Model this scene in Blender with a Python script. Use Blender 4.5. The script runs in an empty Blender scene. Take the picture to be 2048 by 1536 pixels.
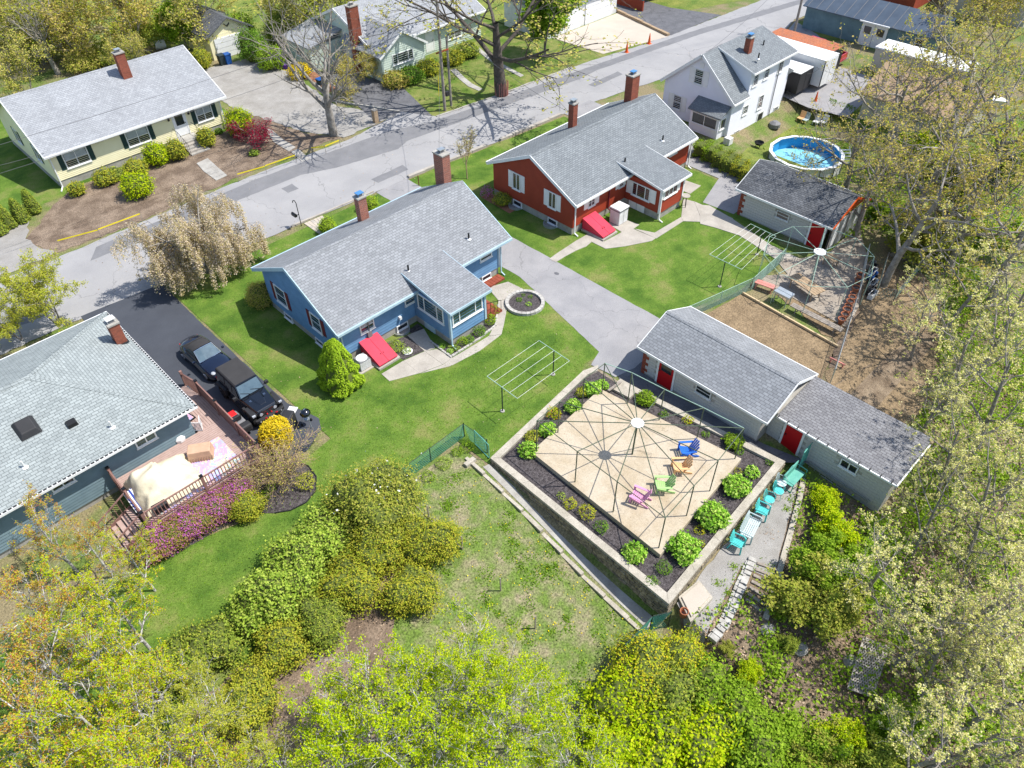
import bpy, bmesh, math, random
import numpy as np
from mathutils import Vector, Matrix
from mathutils.geometry import tessellate_polygon
R = math.radians
sc = bpy.context.scene
col = sc.collection
rnd = random.Random(7)
nrg = np.random.default_rng(11)

# ------------------------------------------------------------------ camera, sky, sun
FPX, PIT, ROLL, YAW, CH = 1491.35, .7741951, -.01633481, .76765955, 30.0
rh = Vector((math.cos(YAW), -math.sin(YAW), 0)); fh = Vector((math.sin(YAW), math.cos(YAW), 0)); uz = Vector((0, 0, 1))
dwn = -(uz*math.cos(PIT) + fh*math.sin(PIT)); fwd = fh*math.cos(PIT) - uz*math.sin(PIT)
ax = rh*math.cos(ROLL) - dwn*math.sin(ROLL); ay = -(rh*math.sin(ROLL) + dwn*math.cos(ROLL))
cam = bpy.data.cameras.new('camera'); co = bpy.data.objects.new('camera', cam); col.objects.link(co)
co.matrix_world = Matrix(((ax.x, ay.x, -fwd.x, 0), (ax.y, ay.y, -fwd.y, 0), (ax.z, ay.z, -fwd.z, CH), (0, 0, 0, 1)))
cam.sensor_width = 36; cam.lens = 36*FPX/2048; cam.clip_end = 1200; cam.clip_start = .5
sc.camera = co
w = bpy.data.worlds.new('World'); sc.world = w; w.use_nodes = True
nt = w.node_tree; sky = nt.nodes.new('ShaderNodeTexSky'); sky.sky_type = 'NISHITA'; sky.sun_disc = False
SUN_AZ, SUN_EL = R(-41), R(58)
sky.sun_elevation = SUN_EL; sky.sun_rotation = math.pi/2 - SUN_AZ
nt.links.new(sky.outputs[0], nt.nodes['Background'].inputs[0]); nt.nodes['Background'].inputs[1].default_value = .15
sl = bpy.data.lights.new('sun', 'SUN'); sl.energy = 4.4; sl.angle = R(.5); sl.color = (1, .965, .9)
so = bpy.data.objects.new('sun', sl); col.objects.link(so)
so.rotation_euler = Vector((math.cos(SUN_AZ)*math.cos(SUN_EL), math.sin(SUN_AZ)*math.cos(SUN_EL), math.sin(SUN_EL))).to_track_quat('Z', 'Y').to_euler()
so.location = (0, 0, 60)
sc.view_settings.view_transform = 'Standard'; sc.view_settings.look = 'None'
sc.view_settings.exposure = .53; sc.view_settings.gamma = 1
sc.cycles.max_bounces = 6; sc.cycles.diffuse_bounces = 3; sc.cycles.transparent_max_bounces = 6
sc.cycles.use_adaptive_sampling = True; sc.cycles.use_denoising = True

# ------------------------------------------------------------------ surveying: photo pixel -> point on a plane of the place
ZF = {'Z1': (0, 0, .3418), 'Z2': (600, 0, .3418), 'Z3': (1200, 0, .26855), 'Z4': (1500, 0, .2676), 'Z5': (0, 480, .3418), 'Z6': (480, 320, .29297),
      'Z7': (940, 140, .27344), 'Z8': (1400, 300, .3164), 'P1': (950, 680, .3418), 'P2': (1240, 560, .3125), 'P3': (180, 720, .26044), 'T': (0, 0, 1),
      'Y': (0, 200, .3256), 'S': (1640, 480, .15625), 'C': (1440, 880, .14327), 'J': (340, 640, .15625), 'L': (1560, 180, .104167)}
def ray(x, y, zoom='T'):
    a, b, s = ZF[zoom]; u = (a+x*s-1024)/FPX; v = (b+y*s-768)/FPX
    xc = u*math.cos(ROLL)+v*math.sin(ROLL); yc = -u*math.sin(ROLL)+v*math.cos(ROLL)
    f = math.cos(PIT)-yc*math.sin(PIT); z = -math.sin(PIT)-yc*math.cos(PIT)
    return (xc*math.cos(YAW)+f*math.sin(YAW), -xc*math.sin(YAW)+f*math.cos(YAW), z)
def P(x, y, z=0., zoom='T'):
    d = ray(x, y, zoom); t = (z-CH)/d[2]; return (d[0]*t, d[1]*t)
def PX(x, y, c, zoom='T'):
    d = ray(x, y, zoom); t = c/d[0]; return (d[1]*t, CH+d[2]*t)
def PY(x, y, c, zoom='T'):
    d = ray(x, y, zoom); t = c/d[1]; return (d[0]*t, CH+d[2]*t)
def PL(zoom, z, *pts): return [P(a, b, z, zoom) for a, b in pts]

def sst(t): t = min(1, max(0, t)); return t*t*(3-2*t)
def hg(x, y):
    "height of the ground"
    a = -1.25*sst((20.5-y)/13) - .09*max(0, 7-y)            # west yard slopes to the south
    b = -.45*sst((9.5-y)/3) - 1.3*sst((7-y)/9) - .09*max(0, -y)
    k = sst((x-16.2)/.6)
    h = a*(1-k)+b*k
    if x > 52: h += -1.1*sst((x-53)/7)*sst((32-y)/4)*sst((y-8)/6)*sst((68-x)/3)
    if x > 27: h -= 1.6*sst((x-40)/22)*sst((14-y)/9)
    if y > 85: h += .03*(y-85)
    return h
def PG(x, y, zoom='T'):
    z = 0
    for _ in range(6):
        p = P(x, y, z, zoom); z = hg(*p)
    return (p[0], p[1], z)

# ------------------------------------------------------------------ materials
def nd(m, t): return m.node_tree.nodes.new(t)
def lk(m, a, b): m.node_tree.links.new(a, b)
M = {}
def mat(name, c, rough=.7, c2=None, scale=2., amt=.5, bump=0., bscale=None, metal=0., spec=.3, fine=None, coord='Object', detail=6, thr=(.35, .65), coat=0, fr=.25, mid=None):
    m = bpy.data.materials.new(name); m.use_nodes = True; M[name] = m
    b = m.node_tree.nodes['Principled BSDF']; b.inputs['Roughness'].default_value = rough; b.inputs['Metallic'].default_value = metal
    b.inputs['Specular IOR Level'].default_value = spec
    if coat: b.inputs['Coat Weight'].default_value = coat; b.inputs['Coat Roughness'].default_value = .03
    tc = nd(m, 'ShaderNodeTexCoord'); vec = tc.outputs[coord]
    if coord == 'World':
        pass
    n = nd(m, 'ShaderNodeTexNoise'); n.inputs['Scale'].default_value = scale; n.inputs['Detail'].default_value = detail; n.inputs['Roughness'].default_value = .62
    lk(m, vec, n.inputs['Vector'])
    r = nd(m, 'ShaderNodeValToRGB'); r.color_ramp.elements[0].position = thr[0]; r.color_ramp.elements[1].position = thr[1]
    if c2 is None: c2 = tuple(x*(1-.35*amt) for x in c)
    r.color_ramp.elements[0].color = (*c2, 1); r.color_ramp.elements[1].color = (*c, 1)
    if mid: e_ = r.color_ramp.elements.new((thr[0]+thr[1])/2); e_.color = (*mid, 1)
    lk(m, n.outputs['Fac'], r.inputs['Fac']); out = r.outputs['Color']
    if fine:
        n2 = nd(m, 'ShaderNodeTexNoise'); n2.inputs['Scale'].default_value = fine; n2.inputs['Detail'].default_value = 3; lk(m, vec, n2.inputs['Vector'])
        mr = nd(m, 'ShaderNodeMapRange'); mr.inputs['From Min'].default_value = .3; mr.inputs['From Max'].default_value = .7
        mr.inputs['To Min'].default_value = 1-fr; mr.inputs['To Max'].default_value = 1+fr; lk(m, n2.outputs['Fac'], mr.inputs['Value'])
        mx = nd(m, 'ShaderNodeMix'); mx.data_type = 'RGBA'; mx.blend_type = 'MULTIPLY'; mx.inputs['Factor'].default_value = 1
        lk(m, out, mx.inputs['A']); lk(m, mr.outputs['Result'], mx.inputs['B']); out = mx.outputs['Result']
    lk(m, out, b.inputs['Base Color'])
    if bump:
        n3 = nd(m, 'ShaderNodeTexNoise'); n3.inputs['Scale'].default_value = bscale or (fine or scale*6); n3.inputs['Detail'].default_value = 4; lk(m, vec, n3.inputs['Vector'])
        bp = nd(m, 'ShaderNodeBump'); bp.inputs['Strength'].default_value = 1; bp.inputs['Distance'].default_value = bump
        lk(m, n3.outputs['Fac'], bp.inputs['Height']); lk(m, bp.outputs['Normal'], b.inputs['Normal'])
    return m
def brickmat(name, c1, c2, cm, bw, rh_, mort, var=.12, rough=.85, bump=.01, off=.5, dirt=None, moss=0):
    "tabs, bricks or blocks from uv in metres"
    m = bpy.data.materials.new(name); m.use_nodes = True; M[name] = m
    b = m.node_tree.nodes['Principled BSDF']; b.inputs['Roughness'].default_value = rough; b.inputs['Specular IOR Level'].default_value = .2
    uv = nd(m, 'ShaderNodeTexCoord')
    t = nd(m, 'ShaderNodeTexBrick'); t.inputs['Scale'].default_value = 1; t.inputs['Brick Width'].default_value = bw; t.inputs['Row Height'].default_value = rh_
    t.inputs['Mortar Size'].default_value = mort; t.inputs['Mortar Smooth'].default_value = .3; t.offset = off; t.inputs['Bias'].default_value = 0
    t.inputs['Color1'].default_value = (*c1, 1); t.inputs['Color2'].default_value = (*c2, 1); t.inputs['Mortar'].default_value = (*cm, 1)
    lk(m, uv.outputs['UV'], t.inputs['Vector'])
    n = nd(m, 'ShaderNodeTexNoise'); n.inputs['Scale'].default_value = .55; n.inputs['Detail'].default_value = 8; n.inputs['Roughness'].default_value = .7; lk(m, uv.outputs['Object'], n.inputs['Vector'])
    mr = nd(m, 'ShaderNodeMapRange'); mr.inputs['From Min'].default_value = .3; mr.inputs['From Max'].default_value = .7; mr.inputs['To Min'].default_value = 1-var; mr.inputs['To Max'].default_value = 1+var
    lk(m, n.outputs['Fac'], mr.inputs['Value'])
    n2 = nd(m, 'ShaderNodeTexNoise'); n2.inputs['Scale'].default_value = 45; n2.inputs['Detail'].default_value = 2; lk(m, uv.outputs['Object'], n2.inputs['Vector'])
    mr2 = nd(m, 'ShaderNodeMapRange'); mr2.inputs['From Min'].default_value = .3; mr2.inputs['From Max'].default_value = .7; mr2.inputs['To Min'].default_value = .84; mr2.inputs['To Max'].default_value = 1.16
    lk(m, n2.outputs['Fac'], mr2.inputs['Value'])
    mu = nd(m, 'ShaderNodeMath'); mu.operation = 'MULTIPLY'; lk(m, mr.outputs['Result'], mu.inputs[0]); lk(m, mr2.outputs['Result'], mu.inputs[1])
    mx = nd(m, 'ShaderNodeMix'); mx.data_type = 'RGBA'; mx.blend_type = 'MULTIPLY'; mx.inputs['Factor'].default_value = 1
    lk(m, t.outputs['Color'], mx.inputs['A']); lk(m, mu.outputs[0], mx.inputs['B']); out = mx.outputs['Result']
    if dirt:
        n4 = nd(m, 'ShaderNodeTexNoise'); n4.inputs['Scale'].default_value = 1.3; n4.inputs['Detail'].default_value = 6; lk(m, uv.outputs['Object'], n4.inputs['Vector'])
        r4 = nd(m, 'ShaderNodeMapRange'); r4.inputs['From Min'].default_value = .5; r4.inputs['From Max'].default_value = .68; r4.inputs['To Max'].default_value = moss or .6; lk(m, n4.outputs['Fac'], r4.inputs['Value'])
        m4 = nd(m, 'ShaderNodeMix'); m4.data_type = 'RGBA'; lk(m, r4.outputs['Result'], m4.inputs['Factor']); lk(m, out, m4.inputs['A']); m4.inputs['B'].default_value = (*dirt, 1); out = m4.outputs['Result']
    lk(m, out, b.inputs['Base Color'])
    if bump:
        bp = nd(m, 'ShaderNodeBump'); bp.invert = True; bp.inputs['Distance'].default_value = bump; lk(m, t.outputs['Fac'], bp.inputs['Height']); lk(m, bp.outputs['Normal'], b.inputs['Normal'])
    return m
def leafmat(name, cols, trans=.4, gain=1.2):
    "one colour per leaf (mesh island), light passes through"
    m = bpy.data.materials.new(name); m.use_nodes = True; M[name] = m
    nt_ = m.node_tree; nt_.nodes.remove(nt_.nodes['Principled BSDF']); out = nt_.nodes['Material Output']
    g = nd(m, 'ShaderNodeNewGeometry'); r = nd(m, 'ShaderNodeValToRGB'); r.color_ramp.interpolation = 'CONSTANT'
    lk(m, g.outputs['Random Per Island'], r.inputs['Fac'])
    cr = r.color_ramp
    while len(cr.elements) < len(cols): cr.elements.new(.5)
    for i, c in enumerate(cols): cr.elements[i].position = i/len(cols); cr.elements[i].color = (*[min(.9, q*gain) for q in c], 1)
    d = nd(m, 'ShaderNodeBsdfDiffuse'); t = nd(m, 'ShaderNodeBsdfTranslucent'); mx = nd(m, 'ShaderNodeMixShader'); mx.inputs[0].default_value = trans
    lk(m, r.outputs[0], d.inputs[0]); lk(m, r.outputs[0], t.inputs[0]); lk(m, d.outputs[0], mx.inputs[1]); lk(m, t.outputs[0], mx.inputs[2]); lk(m, mx.outputs[0], out.inputs[0])
    return m

# ------------------------------------------------------------------ mesh building
ORG = {}
class MB:
    def __init__(s): s.v = []; s.f = []; s.m = []
    def face(s, pts, mi=0):
        n = len(s.v); s.v += [tuple(p) for p in pts]; s.f.append(tuple(range(n, n+len(pts)))); s.m.append(mi)
    def hexa(s, b, t, mi=0):
        n = len(s.v); k = len(b); s.v += [tuple(p) for p in b]+[tuple(p) for p in t]
        s.f.append(tuple(n+i for i in reversed(range(k)))); s.f.append(tuple(n+k+i for i in range(k)))
        for i in range(k): j = (i+1) % k; s.f.append((n+i, n+j, n+k+j, n+k+i))
        s.m += [mi]*(k+2)
    def box(s, x0, y0, z0, x1, y1, z1, mi=0):
        if x0 > x1: x0, x1 = x1, x0
        if y0 > y1: y0, y1 = y1, y0
        s.hexa([(x0, y0, z0), (x1, y0, z0), (x1, y1, z0), (x0, y1, z0)], [(x0, y0, z1), (x1, y0, z1), (x1, y1, z1), (x0, y1, z1)], mi)
    def prism(s, poly, z0, z1, mi=0):
        a = sum(poly[i-1][0]*poly[i][1]-poly[i][0]*poly[i-1][1] for i in range(len(poly)))
        if a < 0: poly = poly[::-1]
        s.hexa([(x, y, z0) for x, y in poly], [(x, y, z1) for x, y in poly], mi)
    def ext(s, axis, poly, a, b, mi=0):
        "poly in (other horizontal, z) extruded along axis from a to b"
        if axis == 'x': s.hexa([(a, y, z) for y, z in poly], [(b, y, z) for y, z in poly], mi)
        else: s.hexa([(x, a, z) for x, z in poly], [(x, b, z) for x, z in poly], mi)
    def beam(s, p0, p1, w_, h, mi=0, up=(0, 0, 1)):
        p0 = Vector(p0); p1 = Vector(p1); d = (p1-p0).normalized(); u = Vector(up)
        if abs(d.dot(u)) > .98: u = Vector((1, 0, 0))
        x = d.cross(u).normalized()*w_/2; y = x.cross(d).normalized()*h/2
        s.hexa([p0-x-y, p0+x-y, p0+x+y, p0-x+y], [p1-x-y, p1+x-y, p1+x+y, p1-x+y], mi)
    def tube(s, p0, p1, r0, r1=None, n=8, mi=0, cap=True):
        r1 = r0 if r1 is None else r1; p0 = Vector(p0); p1 = Vector(p1); d = (p1-p0).normalized()
        u = Vector((0, 0, 1)) if abs(d.z) < .95 else Vector((1, 0, 0)); x = d.cross(u).normalized(); y = d.cross(x)
        a = [p0+(x*math.cos(k*2*math.pi/n)+y*math.sin(k*2*math.pi/n))*r0 for k in range(n)]
        b = [p1+(x*math.cos(k*2*math.pi/n)+y*math.sin(k*2*math.pi/n))*r1 for k in range(n)]
        if cap: s.hexa(a, b, mi)
        else:
            q = len(s.v); s.v += [tuple(p) for p in a+b]
            for i in range(n): j = (i+1) % n; s.f.append((q+i, q+j, q+n+j, q+n+i)); s.m.append(mi)
    def path(s, pts, r, n=6, mi=0):
        for a, b in zip(pts, pts[1:]): s.tube(a, b, r, r, n, mi)
    def lathe(s, c, prof, n=16, mi=0, sx=1, sy=1):
        q = len(s.v)
        for r_, z in prof:
            for k in range(n): a = k*2*math.pi/n; s.v.append((c[0]+r_*math.cos(a)*sx, c[1]+r_*math.sin(a)*sy, c[2]+z))
        for i in range(len(prof)-1):
            for k in range(n): j = (k+1) % n; s.f.append((q+i*n+k, q+i*n+j, q+(i+1)*n+j, q+(i+1)*n+k)); s.m.append(mi)
    def loft(s, rings, mi=0, cap=True, closed=True):
        q = len(s.v); n = len(rings[0])
        for r_ in rings: s.v += [tuple(p) for p in r_]
        for i in range(len(rings)-1):
            for k in range(n if closed else n-1): j = (k+1) % n; s.f.append((q+i*n+k, q+i*n+j, q+(i+1)*n+j, q+(i+1)*n+k)); s.m.append(mi)
        if cap: s.f.append(tuple(q+i for i in reversed(range(n)))); s.f.append(tuple(q+(len(rings)-1)*n+i for i in range(n))); s.m += [mi]*2
    def build(s, name, mats, par=None, label=None, cat=None, kind=None, group=None, smooth=False, bevel=0, org=None, uv=True, fixn=True):
        if not isinstance(mats, (list, tuple)): mats = [mats]
        if par is not None: o0 = ORG[par.name]
        elif org is not None: o0 = Vector(org)
        elif kind in ('structure',): o0 = Vector((0, 0, 0))
        else:
            a = np.array(s.v); o0 = Vector(((a[:, 0].min()+a[:, 0].max())/2, (a[:, 1].min()+a[:, 1].max())/2, a[:, 2].min()))
        me = bpy.data.meshes.new(name); me.from_pydata([(x-o0.x, y-o0.y, z-o0.z) for x, y, z in s.v], [], s.f)
        for m_ in mats: me.materials.append(M[m_])
        if len(mats) > 1: me.polygons.foreach_set('material_index', s.m)
        if fixn or bevel:
            bm = bmesh.new(); bm.from_mesh(me)
            if fixn: bmesh.ops.recalc_face_normals(bm, faces=bm.faces)
            if bevel: bmesh.ops.bevel(bm, geom=[e for e in bm.edges if e.is_manifold and e.calc_face_angle(0) > .5], offset=bevel, segments=2, affect='EDGES', profile=.5)
            bm.to_mesh(me); bm.free()
        if uv:
            l = me.uv_layers.new(name='UVMap'); vs = [v.co+o0 for v in me.vertices]; dat = np.zeros(len(me.loops)*2, 'f')
            for p in me.polygons:
                n = p.normal
                if abs(n.z) > .995: u_, v_ = Vector((1, 0, 0)), Vector((0, 1, 0))
                else: u_ = Vector((-n.y, n.x, 0)).normalized(); v_ = n.cross(u_)
                for li in p.loop_indices:
                    c_ = vs[me.loops[li].vertex_index]; dat[li*2] = c_.dot(u_); dat[li*2+1] = c_.dot(v_)
            l.data.foreach_set('uv', dat)
        if smooth: me.polygons.foreach_set('use_smooth', [True]*len(me.polygons))
        o = bpy.data.objects.new(name, me); col.objects.link(o)
        if par is not None: o.parent = par
        else: o.location = o0
        ORG[o.name] = o0
        tag(o, label, cat, group, kind)
        return o
def tag(o, label=None, cat=None, group=None, kind=None):
    if label: o['label'] = label
    if cat: o['category'] = cat
    if group: o['group'] = group
    if kind: o['kind'] = kind
    return o
def thing(name, label, cat, loc=(0, 0, 0), group=None, rot=0):
    o = bpy.data.objects.new(name, None); col.objects.link(o); o.location = loc; o.rotation_euler = (0, 0, rot); o.empty_display_size = .2
    ORG[o.name] = Vector(loc); tag(o, label, cat, group); return o
def dup(root, loc, rot=0, label=None, scale=1, group=None):
    def cp(o, par):
        c = o.copy(); col.objects.link(c)
        if par: c.parent = par
        for ch in list(o.children): cp(ch, c)
        return c
    r = cp(root, None); r.location = loc; r.rotation_euler = (0, 0, rot)
    r.scale = (scale,)*3 if not isinstance(scale, tuple) else scale
    if label: r['label'] = label
    if group: r['group'] = group
    return r
def one(name, mats, fn, par=None, **k):
    b = MB(); fn(b); return b.build(name, mats, par, **k)
def ngon_ccw(poly):
    a = sum(poly[i-1][0]*poly[i][1]-poly[i][0]*poly[i-1][1] for i in range(len(poly)))
    return poly if a > 0 else poly[::-1]
def sheet(name, m, poly, dz=.01, step=None, par=None, kind='structure', rough_edge=0, **k):
    "a ground sheet following the terrain, cut to an outline"
    poly = ngon_ccw(poly)
    if rough_edge:
        out = []
        for i, p in enumerate(poly):
            q = poly[(i+1) % len(poly)]; L = math.dist(p, q); n = max(1, int(L/.5)); nx, ny = -(q[1]-p[1])/max(L, .01), (q[0]-p[0])/max(L, .01)
            for j in range(n):
                t = j/n; e = rnd.uniform(-1, 1)*rough_edge if j else 0; out.append((p[0]+(q[0]-p[0])*t+nx*e, p[1]+(q[1]-p[1])*t+ny*e))
        poly = out
    bm = bmesh.new(); vs = [bm.verts.new((x, y, 0)) for x, y in poly]; tris = tessellate_polygon([[Vector((x, y, 0)) for x, y in poly]])
    for t in tris:
        try: bm.faces.new([vs[i] for i in t])
        except ValueError: pass
    xs = [p[0] for p in poly]; ys = [p[1] for p in poly]
    if step:
        for a, no in ((0, (1, 0, 0)), (1, (0, 1, 0))):
            lo, hi = (min(xs), max(xs)) if a == 0 else (min(ys), max(ys)); c = math.ceil(lo/step)*step
            while c < hi:
                bmesh.ops.bisect_plane(bm, geom=bm.verts[:]+bm.edges[:]+bm.faces[:], plane_co=(c, 0, 0) if a == 0 else (0, c, 0), plane_no=no); c += step
    for v in bm.verts: v.co.z = (hg(v.co.x, v.co.y) if step else 0)+dz
    bmesh.ops.recalc_face_normals(bm, faces=bm.faces)
    me = bpy.data.meshes.new(name); bm.to_mesh(me); bm.free(); me.materials.append(M[m])
    for p in me.polygons:
        if p.normal.z < 0: p.flip()
    l = me.uv_layers.new(name='UVMap'); dat = np.zeros(len(me.loops)*2, 'f')
    for lp in me.loops: c_ = me.vertices[lp.vertex_index].co; dat[lp.index*2] = c_.x; dat[lp.index*2+1] = c_.y
    l.data.foreach_set('uv', dat)
    o = bpy.data.objects.new(name, me); col.objects.link(o); ORG[o.name] = Vector((0, 0, 0))
    if par is not None: o.parent = par; me.transform(Matrix.Translation(-ORG[par.name]))
    else: tag(o, kind=kind)
    if k: tag(o, **k)
    return o
def fastmesh(name, V, F, mats, mi=None, smooth=False):
    "numpy verts (n,3) and equal-sized faces (m,k)"
    V = np.asarray(V, 'f'); F = np.asarray(F, 'i'); k = F.shape[1]
    me = bpy.data.meshes.new(name); me.vertices.add(len(V)); me.vertices.foreach_set('co', V.ravel())
    me.loops.add(F.size); me.loops.foreach_set('vertex_index', F.ravel())
    me.polygons.add(len(F)); me.polygons.foreach_set('loop_start', np.arange(0, F.size, k, dtype='i')); me.polygons.foreach_set('loop_total', np.full(len(F), k, 'i'))
    for m_ in (mats if isinstance(mats, (list, tuple)) else [mats]): me.materials.append(M[m_])
    if mi is not None: me.polygons.foreach_set('material_index', np.asarray(mi, 'i'))
    if smooth: me.polygons.foreach_set('use_smooth', np.ones(len(F), bool))
    me.update(calc_edges=True); return me
def link(name, me, par=None, loc=None, **k):
    o = bpy.data.objects.new(name, me); col.objects.link(o)
    if par is not None: o.parent = par
    if loc is not None: o.location = loc
    ORG[o.name] = Vector(loc or (0, 0, 0)); tag(o, **k); return o

def cracks(name, scale=.22, width=.006, k=.55):
    m = M[name]; b = m.node_tree.nodes['Principled BSDF']; src = b.inputs['Base Color'].links[0].from_socket
    tc = nd(m, 'ShaderNodeTexCoord'); nz = nd(m, 'ShaderNodeTexNoise'); nz.inputs['Scale'].default_value = 1.2; nz.inputs['Detail'].default_value = 5; lk(m, tc.outputs['Object'], nz.inputs['Vector'])
    va = nd(m, 'ShaderNodeVectorMath'); va.operation = 'MULTIPLY_ADD'; lk(m, nz.outputs['Color'], va.inputs[0]); va.inputs[1].default_value = (1.6, 1.6, 0); lk(m, tc.outputs['Object'], va.inputs[2])
    v = nd(m, 'ShaderNodeTexVoronoi'); v.feature = 'DISTANCE_TO_EDGE'; v.inputs['Scale'].default_value = scale; lk(m, va.outputs[0], v.inputs['Vector'])
    mr = nd(m, 'ShaderNodeMapRange'); mr.inputs['From Min'].default_value = 0; mr.inputs['From Max'].default_value = width; mr.inputs['To Min'].default_value = 1-k; mr.inputs['To Max'].default_value = 1; lk(m, v.outputs['Distance'], mr.inputs['Value'])
    mx = nd(m, 'ShaderNodeMix'); mx.data_type = 'RGBA'; mx.blend_type = 'MULTIPLY'; mx.inputs['Factor'].default_value = 1; lk(m, src, mx.inputs['A']); lk(m, mr.outputs['Result'], mx.inputs['B']); lk(m, mx.outputs['Result'], b.inputs['Base Color'])

# ------------------------------------------------------------------ palette
mat('ground', (.22, .18, .10), .95, (.11, .16, .03), .35, thr=(.42, .58), bump=.05, bscale=9, fine=11, fr=.4)
mat('litter', (.25, .19, .13), .95, (.12, .085, .055), 1.6, bump=.05, bscale=16, fine=22, fr=.45)
mat('lawn', (.19, .205, .06), .9, (.062, .125, .016), .42, thr=(.38, .66), bump=.035, bscale=26, fine=17, fr=.3, spec=.15, mid=(.112, .185, .026), detail=9)
mat('lawn_pale', (.23, .225, .075), .9, (.09, .155, .02), .7, thr=(.38, .66), bump=.035, bscale=26, fine=17, fr=.35, spec=.15)
mat('yard_grass', (.25, .215, .13), .95, (.115, .175, .03), 1.1, thr=(.40, .66), bump=.05, bscale=14, fine=12, fr=.5, detail=12)
mat('wild_grass', (.22, .23, .05), .95, (.09, .15, .02), .5, bump=.05, bscale=10, fine=9, fr=.4)
mat('street', (.33, .322, .32), .9, (.275, .27, .272), .25, bump=.006, bscale=60, fine=26, fr=.12)
mat('patch', (.20, .198, .205), .9, (.165, .165, .172), .8, bump=.006, bscale=60, fine=30, fr=.12)
mat('grey_drive', (.31, .30, .30), .9, (.25, .245, .25), .6, bump=.008, bscale=50, fine=24, fr=.16)
mat('fresh_tar', (.062, .068, .082), .8, (.05, .055, .068), .5, fine=40, fr=.12)
mat('old_tar', (.14, .14, .15), .9, (.10, .10, .108), 1.2, fine=20, fr=.22)
mat('gravel', (.33, .315, .295), .95, (.25, .235, .215), .8, bump=.02, bscale=34, fine=34, fr=.3)
mat('soil', (.27, .195, .115), .95, (.19, .135, .078), .9, bump=.06, bscale=9, fine=10, fr=.35)
mat('yard_soil', (.24, .18, .13), .95, (.14, .10, .07), .7, thr=(.4, .6), bump=.05, bscale=12, fine=12, fr=.35)
mat('mulch', (.115, .10, .10), .95, (.04, .033, .034), 9, thr=(.38, .62), bump=.05, bscale=24, fine=34, fr=.7)
mat('red_mulch', (.33, .16, .09), .95, (.22, .1, .06), 6, bump=.04, bscale=24, fine=24, fr=.5)
mat('concrete', (.42, .385, .335), .9, (.33, .30, .26), 1.1, bump=.006, bscale=30, fine=18, fr=.14)
mat('pale_concrete', (.50, .435, .36), .9, (.44, .385, .32), .5, fine=22, fr=.06)
mat('patio_mat', (.36, .315, .26), .95, (.25, .21, .17), .9, fine=12, fr=.25)
mat('slab', (.47, .40, .30), .9, (.37, .29, .185), .8, thr=(.28, .6), bump=.006, bscale=30, fine=14, fr=.12)
mat('cap', (.46, .415, .345), .9, (.34, .305, .245), 2, bump=.008, bscale=24, fine=16, fr=.16)
mat('stone', (.30, .255, .19), .95, (.11, .095, .075), 2.2, bump=.05, bscale=8, fine=14, fr=.35)
mat('white_stone', (.50, .48, .44), .9, (.33, .31, .28), 3, bump=.02, bscale=14)
mat('cement', (.40, .385, .35), .9, (.29, .27, .24), 1.3, fine=14, fr=.12)
mat('white', (.80, .80, .79), .55, (.72, .72, .71), 2)
mat('white_matte', (.74, .74, .73), .8, (.60, .60, .58), 2)
mat('blue_siding', (.15, .285, .46), .75, (.12, .235, .39), 1.8, fine=22, fr=.10)
mat('blue_trim', (.42, .56, .64), .6)
mat('red_siding', (.33, .05, .022), .6, (.27, .04, .018), 1.4)
mat('yellow_siding', (.86, .79, .52), .7, (.80, .73, .46), .8)
mat('lilac_siding', (.82, .82, .87), .65, (.77, .77, .83), .8)
mat('mint_siding', (.56, .64, .56), .7, (.48, .56, .49), .8)
mat('teal_siding', (.15, .24, .27), .75, (.11, .18, .21), 1.2)
mat('slate_siding', (.17, .24, .27), .8, (.13, .19, .22), 1.3)
mat('tan_wall', (.5, .46, .38), .85)
mat('brick_red', (.30, .075, .04), .85, (.20, .045, .025), 4)
mat('maroon', (.17, .018, .03), .5); mat('dark_green', (.02, .05, .045), .6)
mat('bulkhead_red', (.62, .035, .075), .45, (.55, .03, .06), 1)
mat('door_red', (.45, .005, .01), .5, (.40, .004, .008), 1)
mat('glass', (.025, .035, .042), .06, (.015, .02, .026), .8, spec=.8)
mat('glass_green', (.07, .11, .09), .08, (.03, .05, .045), 1.2, spec=.7)
mat('curtain', (.42, .45, .46), .5, (.3, .33, .34), 3, spec=.5)
mat('black_metal', (.012, .012, .013), .4, spec=.4); mat('dark_pipe', (.035, .04, .038), .5)
mat('galv', (.5, .54, .56), .4, metal=.6); mat('blue_cap', (.10, .30, .62), .4, metal=.3)
mat('canopy_pipe', (.09, .12, .075), .6, (.05, .07, .045), 6); mat('line_pipe', (.35, .50, .40), .55)
mat('dark_post', (.035, .055, .045), .6); mat('cord', (.75, .78, .76), .6)
mat('green_mesh', (.09, .33, .27), .7, (.14, .40, .32), 3); mat('wire_grey', (.12, .12, .125), .6); mat('wood_grey', (.33, .29, .25), .9, (.2, .17, .14), 5)
mat('wood_tan', (.42, .31, .2), .9, (.3, .21, .13), 5); mat('wood_new', (.62, .47, .28), .8)
mat('deck_wood', (.43, .31, .27), .75, (.36, .25, .215), 3); mat('rail_brown', (.27, .15, .125), .7, (.22, .12, .10), 3)
mat('paint_black', (.004, .005, .008), .12, spec=.6, coat=1.); mat('paint_navy', (.004, .008, .025), .12, spec=.6, coat=1.)
mat('soft_top', (.045, .043, .043), .85); mat('tyre', (.014, .014, .014), .85); mat('rim_silver', (.55, .56, .58), .3, metal=.8); mat('rim_dark', (.05, .05, .055), .4, metal=.5)
mat('plastic_dark', (.03, .03, .032), .55); mat('plastic_grey', (.2, .2, .21), .6); mat('chrome', (.75, .75, .77), .15, metal=1); mat('lamp', (.45, .47, .5), .15, spec=.8)
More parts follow.
